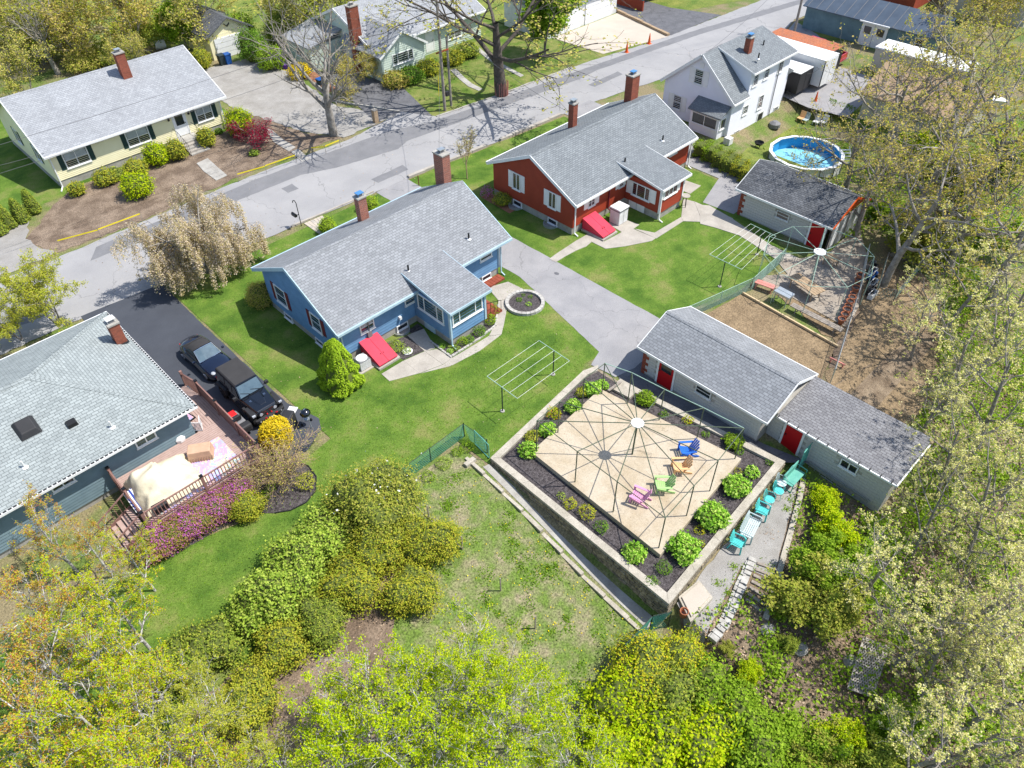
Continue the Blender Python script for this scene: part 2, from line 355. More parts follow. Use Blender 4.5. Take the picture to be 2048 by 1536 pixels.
mat('red_plastic', (.65, .02, .02), .4); mat('screen_glass', (.05, .085, .11), .04, (.10, .15, .18), 1.5, spec=1)
mat('tarp', (.66, .59, .43), .75, (.60, .53, .38), 1.5, bump=.05, bscale=2.5); mat('cardboard', (.55, .36, .24), .8, (.46, .29, .19), 3)
mat('rust', (.42, .13, .05), .8, (.30, .12, .07), 1.5, fine=8, fr=.3); mat('tan_roof', (.42, .30, .19), .9, (.34, .24, .15), 1)
mat('orange', (.85, .13, .02), .6); mat('yellow_tape', (.9, .72, .02), .5)
mat('teal_plastic', (.09, .55, .52), .45, (.07, .45, .43), 2); mat('pale_teal', (.30, .50, .48), .6, (.38, .52, .5), 4); mat('pale_grey_blue', (.50, .58, .58), .6, (.38, .46, .46), 5)
mat('chair_blue', (.02, .15, .62), .5); mat('chair_peach', (.82, .47, .22), .5); mat('chair_green', (.38, .62, .22), .5); mat('chair_pink', (.66, .30, .48), .5)
mat('terracotta', (.42, .15, .07), .8, (.32, .11, .055), 6); mat('pool_blue', (.02, .30, .62), .35, (.015, .24, .56), 1.2); mat('pool_floor', (.30, .62, .72), .2, (.18, .52, .68), 1.5)
mat('bin_blue', (.015, .09, .33), .5); mat('bin_dark', (.03, .045, .05), .6); mat('purple', (.10, .03, .26), .7); mat('salmon', (.60, .24, .20), .7)
mat('truck_red', (.5, .01, .02), .25, coat=.6); mat('teal_canvas', (.03, .28, .25), .6, (.025, .23, .21), 1); mat('barn_red', (.32, .06, .03), .8)
mat('metal_roof', (.10, .13, .17), .5, (.075, .10, .135), .8, metal=.3); mat('cushion_navy', (.03, .06, .30), .8); mat('flower_pink', (.7, .12, .35), .7)
mat('bark', (.34, .31, .275), .95, (.17, .15, .125), 3, bump=.03, bscale=9); mat('bark_pale', (.56, .54, .51), .9, (.17, .155, .14), 4, thr=(.40, .56)); mat('bark_dark', (.12, .10, .085), .95, (.06, .05, .04), 4)
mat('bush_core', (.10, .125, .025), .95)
cracks('street', .16, .007, .35); cracks('grey_drive', .3, .008, .3); cracks('slab', .32, .004, .35); cracks('old_tar', .4, .012, .4)
brickmat('shingle_grey', (.275, .285, .297), (.21, .218, .228), (.15, .155, .165), .30, .17, .014, .1)
brickmat('shingle_slate', (.225, .242, .252), (.17, .185, .195), (.105, .12, .13), .30, .15, .014, .1)
brickmat('shingle_pale', (.335, .345, .36), (.27, .278, .292), (.20, .21, .225), .30, .17, .012, .1)
brickmat('shingle_sage', (.315, .345, .34), (.245, .27, .268), (.16, .178, .176), .32, .16, .014, .08)
brickmat('shingle_dark', (.15, .155, .165), (.09, .095, .105), (.05, .052, .056), .30, .16, .016, .3)
brickmat('shingle_mauve', (.24, .238, .242), (.175, .172, .178), (.11, .105, .11), .30, .16, .014, .15)
brickmat('chimney_brick', (.36, .10, .055), (.22, .06, .038), (.42, .37, .32), .21, .075, .009, .15, bump=.006)
brickmat('chimney_plain', (.30, .085, .05), (.22, .065, .04), (.22, .11, .08), .21, .075, .008, .2, bump=.004)
mat('block', (.56, .545, .52), .9, (.49, .47, .44), 1.5, fine=16, fr=.08)
mat('stone_face', (.33, .275, .19), .95, (.12, .10, .075), 3.5, bump=.05, bscale=7, fine=10, fr=.4)
def rugmat():
    m = mat('rug', (.8, .7, .7), .9); nt_ = m.node_tree; r = [n for n in nt_.nodes if n.type == 'VALTORGB'][0]; n = [n for n in nt_.nodes if n.type == 'TEX_NOISE'][0]
    n.inputs['Scale'].default_value = 1.3; n.inputs['Distortion'].default_value = 1.6; n.inputs['Detail'].default_value = 5
    cols = [(0, (.22, .44, .62)), (.39, (.42, .54, .66)), (.45, (.36, .30, .58)), (.49, (.58, .34, .44)), (.53, (.68, .46, .44)), (.57, (.70, .50, .30)), (.63, (.34, .54, .62))]
    cr = r.color_ramp
    while len(cr.elements) < len(cols): cr.elements.new(.5)
    for i, (p, c) in enumerate(cols): cr.elements[i].position = p; cr.elements[i].color = (*c, 1)
rugmat()
leafmat('l_lime', [(.31, .42, .006), (.38, .47, .01), (.20, .31, .006), (.44, .47, .02)], .3)
leafmat('l_yellow', [(.42, .42, .05), (.36, .39, .04), (.46, .43, .08), (.31, .36, .03)])
leafmat('l_olive', [(.30, .31, .05), (.25, .28, .04), (.36, .34, .07), (.22, .27, .035)], .3)
leafmat('l_orange', [(.42, .47, .012), (.47, .50, .02), (.35, .43, .008), (.52, .52, .04), (.52, .38, .06), (.40, .46, .01), (.30, .40, .01), (.44, .21, .05), (.44, .48, .015), (.32, .41, .01)])
leafmat('l_copper', [(.46, .40, .05), (.50, .30, .06), (.44, .20, .05), (.40, .14, .05), (.46, .46, .04), (.40, .43, .02), (.50, .36, .08)])
leafmat('l_cream', [(.64, .59, .24), (.57, .52, .18), (.68, .64, .35), (.42, .47, .07), (.60, .56, .20)])
leafmat('l_tan', [(.48, .39, .12), (.54, .43, .13), (.38, .32, .07), (.34, .37, .04)])
leafmat('l_ochre', [(.48, .41, .12), (.50, .43, .13), (.38, .37, .08), (.34, .38, .05)])
leafmat('l_green', [(.13, .25, .03), (.17, .30, .03), (.10, .20, .03), (.21, .33, .05)])
leafmat('l_fresh', [(.24, .36, .03), (.30, .42, .04), (.19, .31, .02), (.16, .26, .02)])
leafmat('l_rhodo', [(.24, .34, .045), (.30, .39, .05), (.16, .25, .03), (.36, .43, .08)], .25)
leafmat('l_box', [(.29, .31, .03), (.35, .35, .035), (.21, .27, .025), (.36, .32, .04)], .25)
leafmat('l_hedge', [(.24, .29, .04), (.18, .24, .03), (.30, .32, .05), (.14, .20, .03)], .25)
leafmat('l_arbor', [(.26, .38, .02), (.32, .44, .03), (.21, .32, .02), (.28, .40, .03)], .25)
leafmat('l_gold', [(.60, .45, .02), (.68, .50, .02), (.50, .38, .02), (.64, .5, .04)], .3)
leafmat('l_azalea', [(.24, .18, .05), (.28, .15, .07), (.30, .26, .05), (.42, .10, .34), (.26, .18, .06), (.18, .2, .04)], .25)
leafmat('l_azalea2', [(.46, .10, .42), (.50, .14, .46), (.30, .17, .08), (.28, .2, .06), (.34, .12, .22)], .25)
leafmat('l_cherry', [(.54, .44, .32), (.56, .48, .34), (.46, .38, .18), (.62, .52, .42), (.44, .38, .16)], .4)
leafmat('l_red', [(.30, .02, .05), (.36, .04, .07), (.22, .015, .04)], .4)
leafmat('l_hosta', [(.20, .40, .03), (.30, .48, .06), (.42, .56, .12), (.16, .34, .03)], .3)
leafmat('l_forsythia', [(.50, .47, .03), (.42, .45, .03), (.34, .42, .03), (.56, .44, .03), (.38, .43, .03)], .4)
leafmat('l_white', [(.75, .74, .70), (.65, .64, .6)], .3)
leafmat('l_litter', [(.38, .28, .19), (.30, .21, .14), (.24, .17, .11), (.44, .34, .25)], .1)
leafmat('l_dandelion', [(.75, .58, .01), (.68, .55, .02)], .2)
leafmat('l_grass', [(.10, .20, .015), (.15, .26, .02), (.19, .28, .035), (.12, .22, .02)], .3)

# ================================================================== THE GROUND
def grid_ground():
    xs = np.concatenate([np.arange(-160, -24, 8.), np.arange(-24, 62, .5), np.arange(62, 110, 2.), np.arange(110, 420, 14.)])
    ys = np.concatenate([np.arange(-160, -24, 8.), np.arange(-24, 40, .5), np.arange(40, 130, 3.), np.arange(130, 420, 14.)])
    X, Y = np.meshgrid(xs, ys, indexing='ij'); Z = np.array([[hg(x, y) for y in ys] for x in xs])
    V = np.stack([X, Y, Z], -1).reshape(-1, 3); ny = len(ys); i, j = np.meshgrid(np.arange(len(xs)-1), np.arange(ny-1), indexing='ij')
    a = (i*ny+j).ravel(); F = np.stack([a, a+ny, a+ny+1, a+1], -1)
    return fastmesh('ground', V, F, 'ground', smooth=True)
link('ground', grid_ground(), kind='structure')

# lots, from the lowest layer up
sheet('lawn', 'lawn', [(11.5, 44.6), (11.5, 26), (8, 25.5), (5.5, 24.5), (2, 25.5), (-12, 26), (-14, 19), (-6, 18), (5, 17.6), (12, 19.4), (13, 20.9), (16.2, 21), (16.3, 18.7), (24.7, 19.8), (25.5, 20.2), (32.1, 19.4), (38, 17.7), (43.4, 17.6), (49, 24), (49, 43.4), (32, 44.6)], .024, .5)
sheet('yellow_house_lawn', 'lawn', [(-20, 62), (-2, 61.5), (3, 61), (6.3, 62), (13, 62.2), (12.6, 63), (28.2, 63), (28.2, 84), (-25, 88)], .012, 3)
sheet('front_lawn', 'lawn_pale', [(40.9, 51.6), (72, 48.7), (62.8, 50.5), (62, 57), (61, 76), (41.5, 76), (38.9, 66), (36.6, 55)], .02)
sheet('far_lawn', 'wild_grass', [(32, 84), (60, 77), (120, 84), (140, 40), (90, 41), (92, 47.6), (62, 58), (60, 140), (20, 140)], .012, 3)
sheet('yellow_front_yard', 'yard_soil', [(7.5, 54.6), (14, 54.2), (22.5, 54.9), (28.6, 55), (32.5, 54.6), (30.6, 58), (29, 66.5), (27.2, 66.4), (27.2, 63), (12, 62.6), (9.5, 60.5), (7, 58)], .022, rough_edge=.18)
sheet('side_yard', 'gravel', [(-12, 54.6), (7.8, 54.5), (7, 58), (8.5, 61), (2, 61.5), (-16, 62)], .03, rough_edge=.2)
sheet('wild_bank', 'wild_grass', [(56, 28.6), (70, 28.4), (69, 22), (64, 20), (54, 20.5), (51, 27)], .03, .5)
sheet('right_verge', 'wild_grass', [(84.5, 40.6), (96, 39.5), (96, 34), (83.5, 33), (82.6, 37)], .02)
# street and drives
sheet('street', 'street', [(-60, 45.6), (5, 45.9), (22, 45.3), (35, 44.6), (52, 43.6), (66, 41.5), (78.6, 39.4), (85.4, 41.4), (90, 40.6), (98, 39), (120, 30), (130, 40), (104, 46.6), (89, 47.6), (71.1, 48.6), (58.9, 50.3), (48.5, 50.8), (41, 51.6), (39.4, 54.9), (33, 53.8), (23.2, 54.3), (10, 53.9), (-60, 54.6)], .034, rough_edge=.07)
sheet('road_patch', 'patch', [(9.2, 51.8), (16.8, 51.7), (26.3, 51.5), (29, 50.4), (34.6, 49.3), (36, 49.9), (46.6, 48.9), (56.1, 47.9), (59, 48.1), (74.2, 46.4), (90.3, 43.6), (98, 42), (98, 43.2), (90, 44.8), (74, 47.6), (59, 49.2), (47, 50.3), (40, 51.2), (36, 52.6), (28, 53.2), (23, 53.5), (17.5, 53.3), (10.2, 53.2)], .040, rough_edge=.03)
for k, (x, y, a, b_) in enumerate(((31.5, 46.4, 1.6, .45), (58, 46, 2.2, .4), (24.5, 50.3, .5, .5), (72, 42.6, 1.5, .5), (3, 48.4, 2, .5))): sheet('asphalt_repair', 'patch', [(x-a, y-b_), (x+a*.9, y-b_*1.1), (x+a, y+b_), (x-a*1.05, y+b_*.9)], .0385, rough_edge=.05)
for k, (x, y, r_) in enumerate(((30.9, 27.5, .16), (51.2, 29, .2))): sheet('oil_stain', 'old_tar', [(x+r_*math.cos(a)*rnd.uniform(.7, 1.1), y+r_*1.3*math.sin(a)*rnd.uniform(.7, 1.1)) for a in np.arange(0, 6.2, .5)], .040)
sheet('neighbour_driveway', 'fresh_tar', [(6.2, 46.1), (11.5, 45.7), (11.35, 40), (11.3, 30), (11.9, 27.7), (11.5, 26.9), (10.2, 26.2), (8.0, 26.1), (6.3, 30)], .036, rough_edge=.025)
sheet('blue_house_driveway', 'grey_drive', [(28.9, 44.9), (31.9, 44.9), (31.95, 19.5), (33, 18.2), (27.3, 17.9), (25.9, 18.2), (25.7, 19.9), (26.9, 20.3), (28.9, 29)], .036, rough_edge=.025)
sheet('red_house_driveway', 'grey_drive', [(49.4, 44), (53.2, 44), (53, 30), (51.3, 24.2), (50.8, 23.2), (45.6, 23.2), (45.4, 25.8), (49.3, 27)], .036)
sheet('yellow_house_driveway', 'gravel', [(29.0, 66), (30.7, 58), (32.6, 54.4), (38.6, 54.5), (35.9, 60), (37.2, 70), (36.4, 76.5), (31.8, 77.3), (28.9, 72)], .036, rough_edge=.15)
sheet('green_house_driveway', 'old_tar', [(36.4, 54.9), (39.4, 54.8), (40.7, 52.0), (42.5, 58), (43.7, 62.4), (41.8, 63), (41.8, 68), (38.9, 66)], .046)
sheet('concrete_driveway', 'pale_concrete', [(62.7, 50.4), (71.3, 48.5), (73.5, 57.3), (62.4, 57.3)], .038)
sheet('dark_side_drive', 'old_tar', [(71.8, 48.5), (81, 48.2), (79, 54), (79, 62), (73.8, 60)], .036)
sheet('trailer_drive', 'grey_drive', [(79, 39.3), (85, 41), (83, 37.2), (79.6, 33.3), (76.5, 31.6), (76, 26), (66.4, 25), (65.8, 28.5), (66.6, 33), (68, 40)], .036)
sheet('garage_walk', 'old_tar', PL('P1', 0, (825, 190), (980, 60), (1060, 250), (1130, 300), (1690, 610), (1960, 720), (1815, 720), (955, 290), (850, 240)), .034)
# walks of the blue house
def slabs(par, name, mat_, polys, z0, z1, zoom):
    for i_, p in enumerate(polys):
        pts = PL(zoom, z1, *p); z1 += (.004 if i_ % 2 == 0 else -.004); c = (sum(a for a, b in pts)/len(pts), sum(b for a, b in pts)/len(pts))
        pts = [(c[0]+(x-c[0])*.992, c[1]+(y-c[1])*.992) for x, y in pts]
        one(name, mat_, lambda b: b.prism(pts, z0, z1), par)
t = thing('concrete_walk', 'curved concrete walk of jointed slabs wrapping round the blue house', 'walkway', (21, 26, 0))
slabs(t, 'paving_slab', 'concrete', [
    [(965, 1460), (1115, 1370), (1225, 1455), (1020, 1510)], [(1115, 1370), (1260, 1305), (1385, 1395), (1225, 1455)],
    [(1260, 1305), (1345, 1290), (1450, 1350), (1385, 1395)], [(1385, 1397), (1450, 1350), (1700, 1200), (1785, 1190), (1640, 1300), (1440, 1405), (1230, 1457)],
    [(1700, 1200), (1740, 1120), (1800, 1130), (1785, 1190)], [(1740, 1120), (1765, 960), (1835, 950), (1800, 1130)], [(1765, 960), (1690, 870), (1830, 830), (1935, 880), (1835, 950)],
    [(1140, 1195), (1255, 1150), (1335, 1285), (1260, 1305)]], 0, .045, 'Z6')
t = thing('mulch_bed', 'bed of dark bark mulch along the back wall of the blue house', 'flower bed', (21, 27, 0))
for k, p in enumerate(([(985, 1250), (1150, 1195), (1265, 1300), (1115, 1365), (1070, 1330)], [(1295, 1235), (1440, 1290), (1670, 1120), (1760, 990), (1740, 1130), (1640, 1210), (1440, 1340)], [(1150, 1160), (1215, 1115), (1255, 1150), (1170, 1190)])):
    sheet('mulch', 'mulch', PL('Z6', .04, *p), .03+.002*k, par=t, kind=None)
# stone edging round the sun room bed
ed = PL('Z6', .05, (1295, 1235), (1440, 1345), (1640, 1215), (1745, 1130), (1762, 990))
def edging(par, pts, n, w_, h, m, name='edging_stone', z=0., jit=.12, gap=.94):
    L = [math.dist(a, b) for a, b in zip(pts, pts[1:])]; T = sum(L)
    for k in range(n):
        d = (k+.5)/n*T; i = 0
        while i < len(L)-1 and d > L[i]: d -= L[i]; i += 1
        a, b = pts[i], pts[i+1]; f = d/L[i]; x, y = a[0]+(b[0]-a[0])*f, a[1]+(b[1]-a[1])*f; ux, uy = (b[0]-a[0])/L[i], (b[1]-a[1])/L[i]
        l = T/n*gap/2*(1-rnd.random()*jit); hh = h*rnd.uniform(.75, 1.15); ww = w_/2*rnd.uniform(.85, 1.1)
        q = [(x-ux*l-uy*ww, y-uy*l+ux*ww), (x+ux*l-uy*ww, y+uy*l+ux*ww), (x+ux*l+uy*ww, y+uy*l-ux*ww), (x-ux*l+uy*ww, y-uy*l-ux*ww)]
        zz = hg(x, y)+z
        one(name, m, lambda bb: bb.prism([(p+rnd.uniform(-.01, .01), r+rnd.uniform(-.01, .01)) for p, r in q], zz-.05, zz+hh), par)
edging(t, ed, 34, .12, .13, 'white_stone')
# round planter bed
c = P(1945, 975, .1, 'Z6')
t = thing('round_planter', 'round kidney flower bed edged with pale blocks beside the driveway', 'planter', (c[0], c[1], 0))
one('mulch', 'mulch', lambda b: b.lathe((c[0], c[1], 0), [(0.01, .09), (.5, .12), (1.1, .08)], 24), t, fixn=False)
for k in range(26):
    a = k/26*2*math.pi; r_ = 1.16
    def f(b, a=a):
        q = [(c[0]+math.cos(a+d)*(r_+e), c[1]+math.sin(a+d)*(r_+e)) for d, e in ((-.112, -.1), (.112, -.1), (.112, .12), (-.112, .12))]; b.prism(q, 0, .22)
    one('edging_block', 'white_stone', f, t)
# walks of the red house
t = thing('red_house_walk', 'pale concrete walk and terrace behind the red house', 'walkway', (40, 27, 0))
slabs(t, 'paving_slab', 'concrete', [
    [(580, 1380), (650, 1330), (700, 1360), (628, 1405)], [(650, 1330), (720, 1285), (775, 1320), (700, 1360)], [(720, 1285), (780, 1245), (850, 1290), (775, 1320)],
    [(780, 1245), (860, 1200), (890, 1255), (850, 1290)],
    [(860, 1200), (980, 1255), (1110, 1185), (1190, 1160), (1360, 1230), (1330, 1250), (1130, 1290), (990, 1307), (885, 1255)],
    [(1100, 1080), (1240, 1130), (1190, 1165), (1110, 1185), (1000, 1120)], [(1200, 1160), (1350, 1190), (1545, 1075), (1560, 1105), (1362, 1232)],
    [(1545, 1075), (1560, 940), (1640, 960), (1700, 1110), (1560, 1105)], [(1640, 960), (1925, 1085), (1900, 1130), (1760, 1120), (1700, 1110)],
    [(1560, 800), (1690, 845), (1610, 905), (1550, 880)]], 0, .05, 'Z7')
slabs(t, 'paving_slab', 'concrete', [[(0, 345), (60, 350), (200, 430), (330, 520), (250, 540), (95, 490), (0, 465)], [(200, 430), (330, 520), (450, 600), (640, 690), (560, 790), (480, 690), (330, 590), (250, 540)],
    [(640, 690), (830, 790), (740, 900), (560, 790)], [(830, 790), (1000, 700), (1040, 800), (900, 880)]], -.02, .055, 'Z8')
sheet('patio_floor', 'patio_mat', PL('Z8', 0, (480, 690), (560, 790), (350, 800), (480, 880), (930, 1130), (1000, 1000), (1060, 700), (1010, 500), (900, 570), (830, 640), (640, 690)), .062)
# hot beds behind the garage
sheet('vegetable_bed', 'soil', PL('Z8', 0, (270, 905), (880, 1240), (760, 1460), (40, 1040)), .03, rough_edge=.05)
sheet('tilled_garden', 'soil', [(39.6, 16.2), (46, 14.2), (48.5, 10), (45, 6.5), (38.5, 4.5), (33.6, 4.8), (33.4, 9.2), (37.5, 10.6)], .03, .5, rough_edge=.25)
sheet('dirt_path', 'yard_soil', PL('S', 0, (520, 880), (420, 1100), (200, 1640), (100, 1640), (230, 1300), (330, 1200), (440, 950)), .045, rough_edge=.06)
# front walks and kerbs
def kerb(label, pts, w_=.16, h=.13, m='cement', n=None, name='kerb'):
    L = sum(math.dist(a, b) for a, b in zip(pts, pts[1:])); k = n or max(3, int(L/1.4)); t = thing(name, label, 'kerb', (pts[0][0], pts[0][1], 0)); edging(t, pts, k, w_, h, m, 'kerb_stone', jit=.008, gap=.995); return t
kerb('pale kerb along the street in front of the blue house', [(21.5, 45.4), (28.8, 45.1)], m='concrete')
kerb('pale concrete kerb along the lawn left of the red house', [(32.1, 44.9), (40.2, 44.3)], .3, .22, 'concrete')
kerb('pale concrete kerb at the street behind the red roof', [(41.7, 44.2), (49, 43.8)], .3, .22, 'concrete')
kerb('kerb along the lawn by the utility pole', [(40.9, 51.7), (48, 50.95), (58, 50.4)], .18, .1)
kerb('long low kerb beside the pale concrete driveway', [(71.5, 48.6), (73.6, 57.5)], .35, .3, 'wood_tan')
kerb('cracked kerb edge between the two driveways across the street', [(39.2, 54.9), (36.4, 61), (37.4, 66)], .2, .15)
t = thing('paver_walk', 'short walk of tan pavers behind the black mailbox post', 'walkway', (24, 44, 0))
q = [P(*p) for p in ((608, 448), (645, 432), (668, 458), (640, 470))]
for i in range(6):
    for j in range(9):
        def f(b, i=i, j=j):
            def pt(u, v): return tuple((q[0][k]*(1-u)+q[1][k]*u)*(1-v)+(q[3][k]*(1-u)+q[2][k]*u)*v for k in (0, 1))
            b.prism([pt((i+.04)/6, (j+.04)/9), pt((i+.96)/6, (j+.04)/9), pt((i+.96)/6, (j+.96)/9), pt((i+.04)/6, (j+.96)/9)], .02, .06)
        one('paver', 'pale_concrete' if rnd.random() < .7 else 'concrete', f, t, fixn=True)
t = thing('yellow_house_walk', 'concrete slab path from the yellow house steps to the street', 'walkway', (23, 58, 0))
slabs(t, 'paving_slab', 'cement', [[(1150, 955), (1215, 925), (1260, 965), (1190, 1000)], [(1190, 1000), (1260, 965), (1330, 1025), (1265, 1055)],
    [(1540, 740), (1590, 760), (1650, 810), (1600, 830)], [(1600, 830), (1650, 810), (1730, 860), (1690, 885)], [(1700, 885), (1745, 870), (1815, 930), (1765, 945)]], 0, .06, 'Z1')
t = thing('front_path', 'narrow grey slab path crossing the front lawn of the pale green house', 'walkway', (47, 56, 0))
slabs(t, 'paving_slab', 'cement', [[(880, 410), (910, 400), (960, 450), (930, 460)], [(930, 460), (960, 450), (1010, 490), (985, 505)], [(985, 505), (1010, 490), (1070, 520), (1045, 530)], [(1020, 280), (1045, 275), (1130, 345), (1105, 350)], [(1105, 350), (1130, 345), (1310, 440), (1290, 450)]], 0, .06, 'Z2')
# lower yard of the blue house
sheet('dandelion_yard', 'yard_grass', [(11.9, 20.7), (16.1, 20.6), (16.15, 7.2), (14, 5), (8, 5.5), (4, 12), (9, 17.5)], .03, .5, rough_edge=.12)
sheet('shrub_bed', 'yard_soil', [(11.8, 21.2), (9.2, 17.3), (4, 11.8), (-2, 14), (-4, 17.5), (1, 18.2), (5.5, 17.9), (8, 20.5), (10, 22.2)], .04, .5, rough_edge=.12)
sheet('woodland_litter', 'litter', [(16.9, 7), (27, 7), (29, 2), (33, 3), (34, 9), (50, 6), (60, 2), (40, -14), (10, -14), (9, 3), (15, 4.9)], .03, .5)
sheet('strip_gravel', 'gravel', [(16.9, 7.15), (26.9, 7.6), (27.3, 7), (21.1, 4.8), (20.6, 6.2), (15.9, 5.2)], .05, .25, rough_edge=.05)
t = thing('island_bed', 'mulched island bed edged in black at the deck corner', 'flower bed', (9.5, 25, 0))
ib = PL('P3', 0, (1200, 1180), (1260, 1090), (1300, 960), (1330, 830), (1400, 780), (1560, 770), (1680, 820), (1740, 900), (1735, 1010), (1660, 1100), (1540, 1160), (1420, 1180))
sheet('mulch', 'mulch', ib, .045, par=t, kind=None)
def f(b):
    for p, q_ in zip(ib[4:], ib[5:]): b.beam((*p, .05), (*q_, .05), .04, .1)
one('edging', 'plastic_dark', f, t)
sheet('azalea_bed', 'mulch', PL('P3', 0, (400, 1540), (600, 1530), (980, 1310), (1220, 1185), (1260, 1090), (900, 1240), (480, 1400)), .04)

# ================================================================== BUILDINGS
def wbox(b, wl, u0, u1, z0, z1, d0, d1, mi=0):
    ax_, c_, s_ = wl
    if ax_ == 'x': b.box(c_+s_*d0, u0, z0, c_+s_*d1, u1, z1, mi)
    else: b.box(u0, c_+s_*d0, z0, u1, c_+s_*d1, z1, mi)
def wpt(wl, x, y, zoom): return PX(x, y, wl[1], zoom) if wl[0] == 'x' else PY(x, y, wl[1], zoom)
def wrect(wl, zoom, bl, tr):
    a = wpt(wl, *bl, zoom); b = wpt(wl, *tr, zoom); return (min(a[0], b[0]), min(a[1], b[1]), max(a[0], b[0]), max(a[1], b[1]))
def window(par, wl, r, lites=1, bar=True, fm='white', gm='glass', sh=None, shw=.34, fw=.075, rat=None, curtain=False):
    u0, z0, u1, z1 = r; b = MB(); d0, d1 = -.02, .07
    wbox(b, wl, u0, u0+fw, z0, z1, d0, d1); wbox(b, wl, u1-fw, u1, z0, z1, d0, d1)
    wbox(b, wl, u0+fw, u1-fw, z0, z0+fw, d0, d1-.004); wbox(b, wl, u0+fw, u1-fw, z1-fw, z1, d0, d1-.004)
    iu0, iu1 = u0+fw, u1-fw; rat = rat or [1]*lites; T = sum(rat); cuts = [iu0]
    for q in rat: cuts.append(cuts[-1]+(iu1-iu0)*q/T)
    for c_ in cuts[1:-1]: wbox(b, wl, c_-.03, c_+.03, z0+fw, z1-fw, d0, d1-.008)
    if bar: wbox(b, wl, iu0, iu1, (z0+z1)/2-.02, (z0+z1)/2+.02, d0, d1-.03)
    wn = b.build('window', fm, par)
    for a, c_ in zip(cuts, cuts[1:]):
        o = MB(); wbox(o, wl, a, c_, z0+fw*.9, z1-fw*.9, 0, .03); o.build('pane', gm, wn)
        if curtain: o = MB(); wbox(o, wl, a+.05, c_-.05, (z0+z1)/2+.03, z1-fw, .03, .034); o.build('blind', 'curtain', wn)
    o = MB(); wbox(o, wl, u0-.04, u1+.04, z0-.05, z0-.001, -.02, .11); o.build('sill', fm, wn)
    if sh:
        for a, c_ in ((u0-shw-.02, u0-.02), (u1+.02, u1+shw+.02)):
            o = MB(); wbox(o, wl, a, c_, z0, z1, 0, .05); s = o.build('shutter', sh, par)
    return wn
def siding(par, wl, u0, u1, z0, z1, m, course=.2, gable=None, name='siding_board'):
    "lapped courses, each its own board; gable(z) gives the extent"
    n = max(1, round((z1-z0)/course)); h = (z1-z0)/n
    for k in range(n):
        a, c_ = z0+k*h, z0+(k+1)*h-.002
        ua, ub = (u0, u1) if not gable else gable(a); va, vb = (u0, u1) if not gable else gable(c_)
        ua, va = max(u0, ua), max(u0, va); ub, vb = min(u1, ub), min(u1, vb)
        if vb-va < .02: va = vb = (va+vb)/2; vb += .02
        def q(u, d, z): return (wl[1]+wl[2]*d, u, z) if wl[0] == 'x' else (u, wl[1]+wl[2]*d, z)
        b = MB(); b.hexa([q(ua, -.01, a), q(ub, -.01, a), q(ub, .034, a), q(ua, .034, a)], [q(va, -.01, c_), q(vb, -.01, c_), q(vb, .008, c_), q(va, .008, c_)])
        b.build(name, m, par)
def ridge_caps(par, p0, p1, m, w_=.3, l=.4, slope=.4):
    p0, p1 = Vector(p0), Vector(p1); n = max(2, int((p1-p0).length/l)); d = (p1-p0)/n; s = d.normalized().cross(Vector((0, 0, 1))).normalized()*w_/2
    dn = Vector((0, 0, -w_/2*slope)); me = None
    for k in range(n):
        a, c_ = p0+d*k, p0+d*(k+1); up = Vector((0, 0, .022)); lo = Vector((0, 0, .008))
        b = MB(); b.hexa([a-s+dn, a+s+dn, a], [a-s+dn+up, a+s+dn+up, a+up]); b.v = []; b.f = []; b.m = []
        v = [a-s+dn+lo, a+lo, a+s+dn+lo, c_-s+dn+up, c_+up, c_+s+dn+up, a-s+dn-up*0, a, a+s+dn, c_-s+dn, c_, c_+s+dn]
        b.v = [tuple(q) for q in v]; b.f = [(0, 1, 4, 3), (1, 2, 5, 4), (3, 4, 10, 9), (4, 5, 11, 10), (6, 0, 3, 9), (2, 8, 11, 5)]; b.m = [0]*6
        b.build('ridge_cap', m, par)
def roof_plane(b, q, t=.13):
    "q: four corners of the top, counter-clockwise from above"
    b.hexa([(x, y, z-t) for x, y, z in q], q)
def gable_roof_x(par, x0, x1, y0, y1, ze, ry, zr, m, trim='white', t=.13, gut=True, caps=True, name='roof', capm=None):
    b = MB(); roof_plane(b, [(x0, y0, ze), (x1, y0, ze), (x1, ry, zr), (x0, ry, zr)], t); roof_plane(b, [(x0, ry, zr), (x1, ry, zr), (x1, y1, ze), (x0, y1, ze)], t)
    o = b.build(name, m, par)
    for y, s in ((y0, -1), (y1, 1)):
        c = MB(); c.box(x0, y, ze-.2, x1, y-s*.03, ze-.135); c.box(x0-.01, y+s*.002, ze-.17, x1+.01, y+s*(.11 if gut else .03), ze-.012); c.build('gutter' if gut else 'fascia', trim, par)
    for x in (x0, x1):
        s = -1 if x == x0 else 1
        for y in (y0, y1):
            c = MB(); c.hexa([(x-s*.02, y, ze-.24), (x+s*.03, y, ze-.24), (x+s*.03, ry, zr-.24), (x-s*.02, ry, zr-.24)], [(x-s*.02, y, ze+.012), (x+s*.03, y, ze+.012), (x+s*.03, ry, zr+.012), (x-s*.02, ry, zr+.012)]); c.build('rake_board', trim, par)
    if caps: ridge_caps(par, (x0, ry, zr+.01), (x1, ry, zr+.01), capm or m, slope=(zr-ze)/abs(ry-y0))
    return o
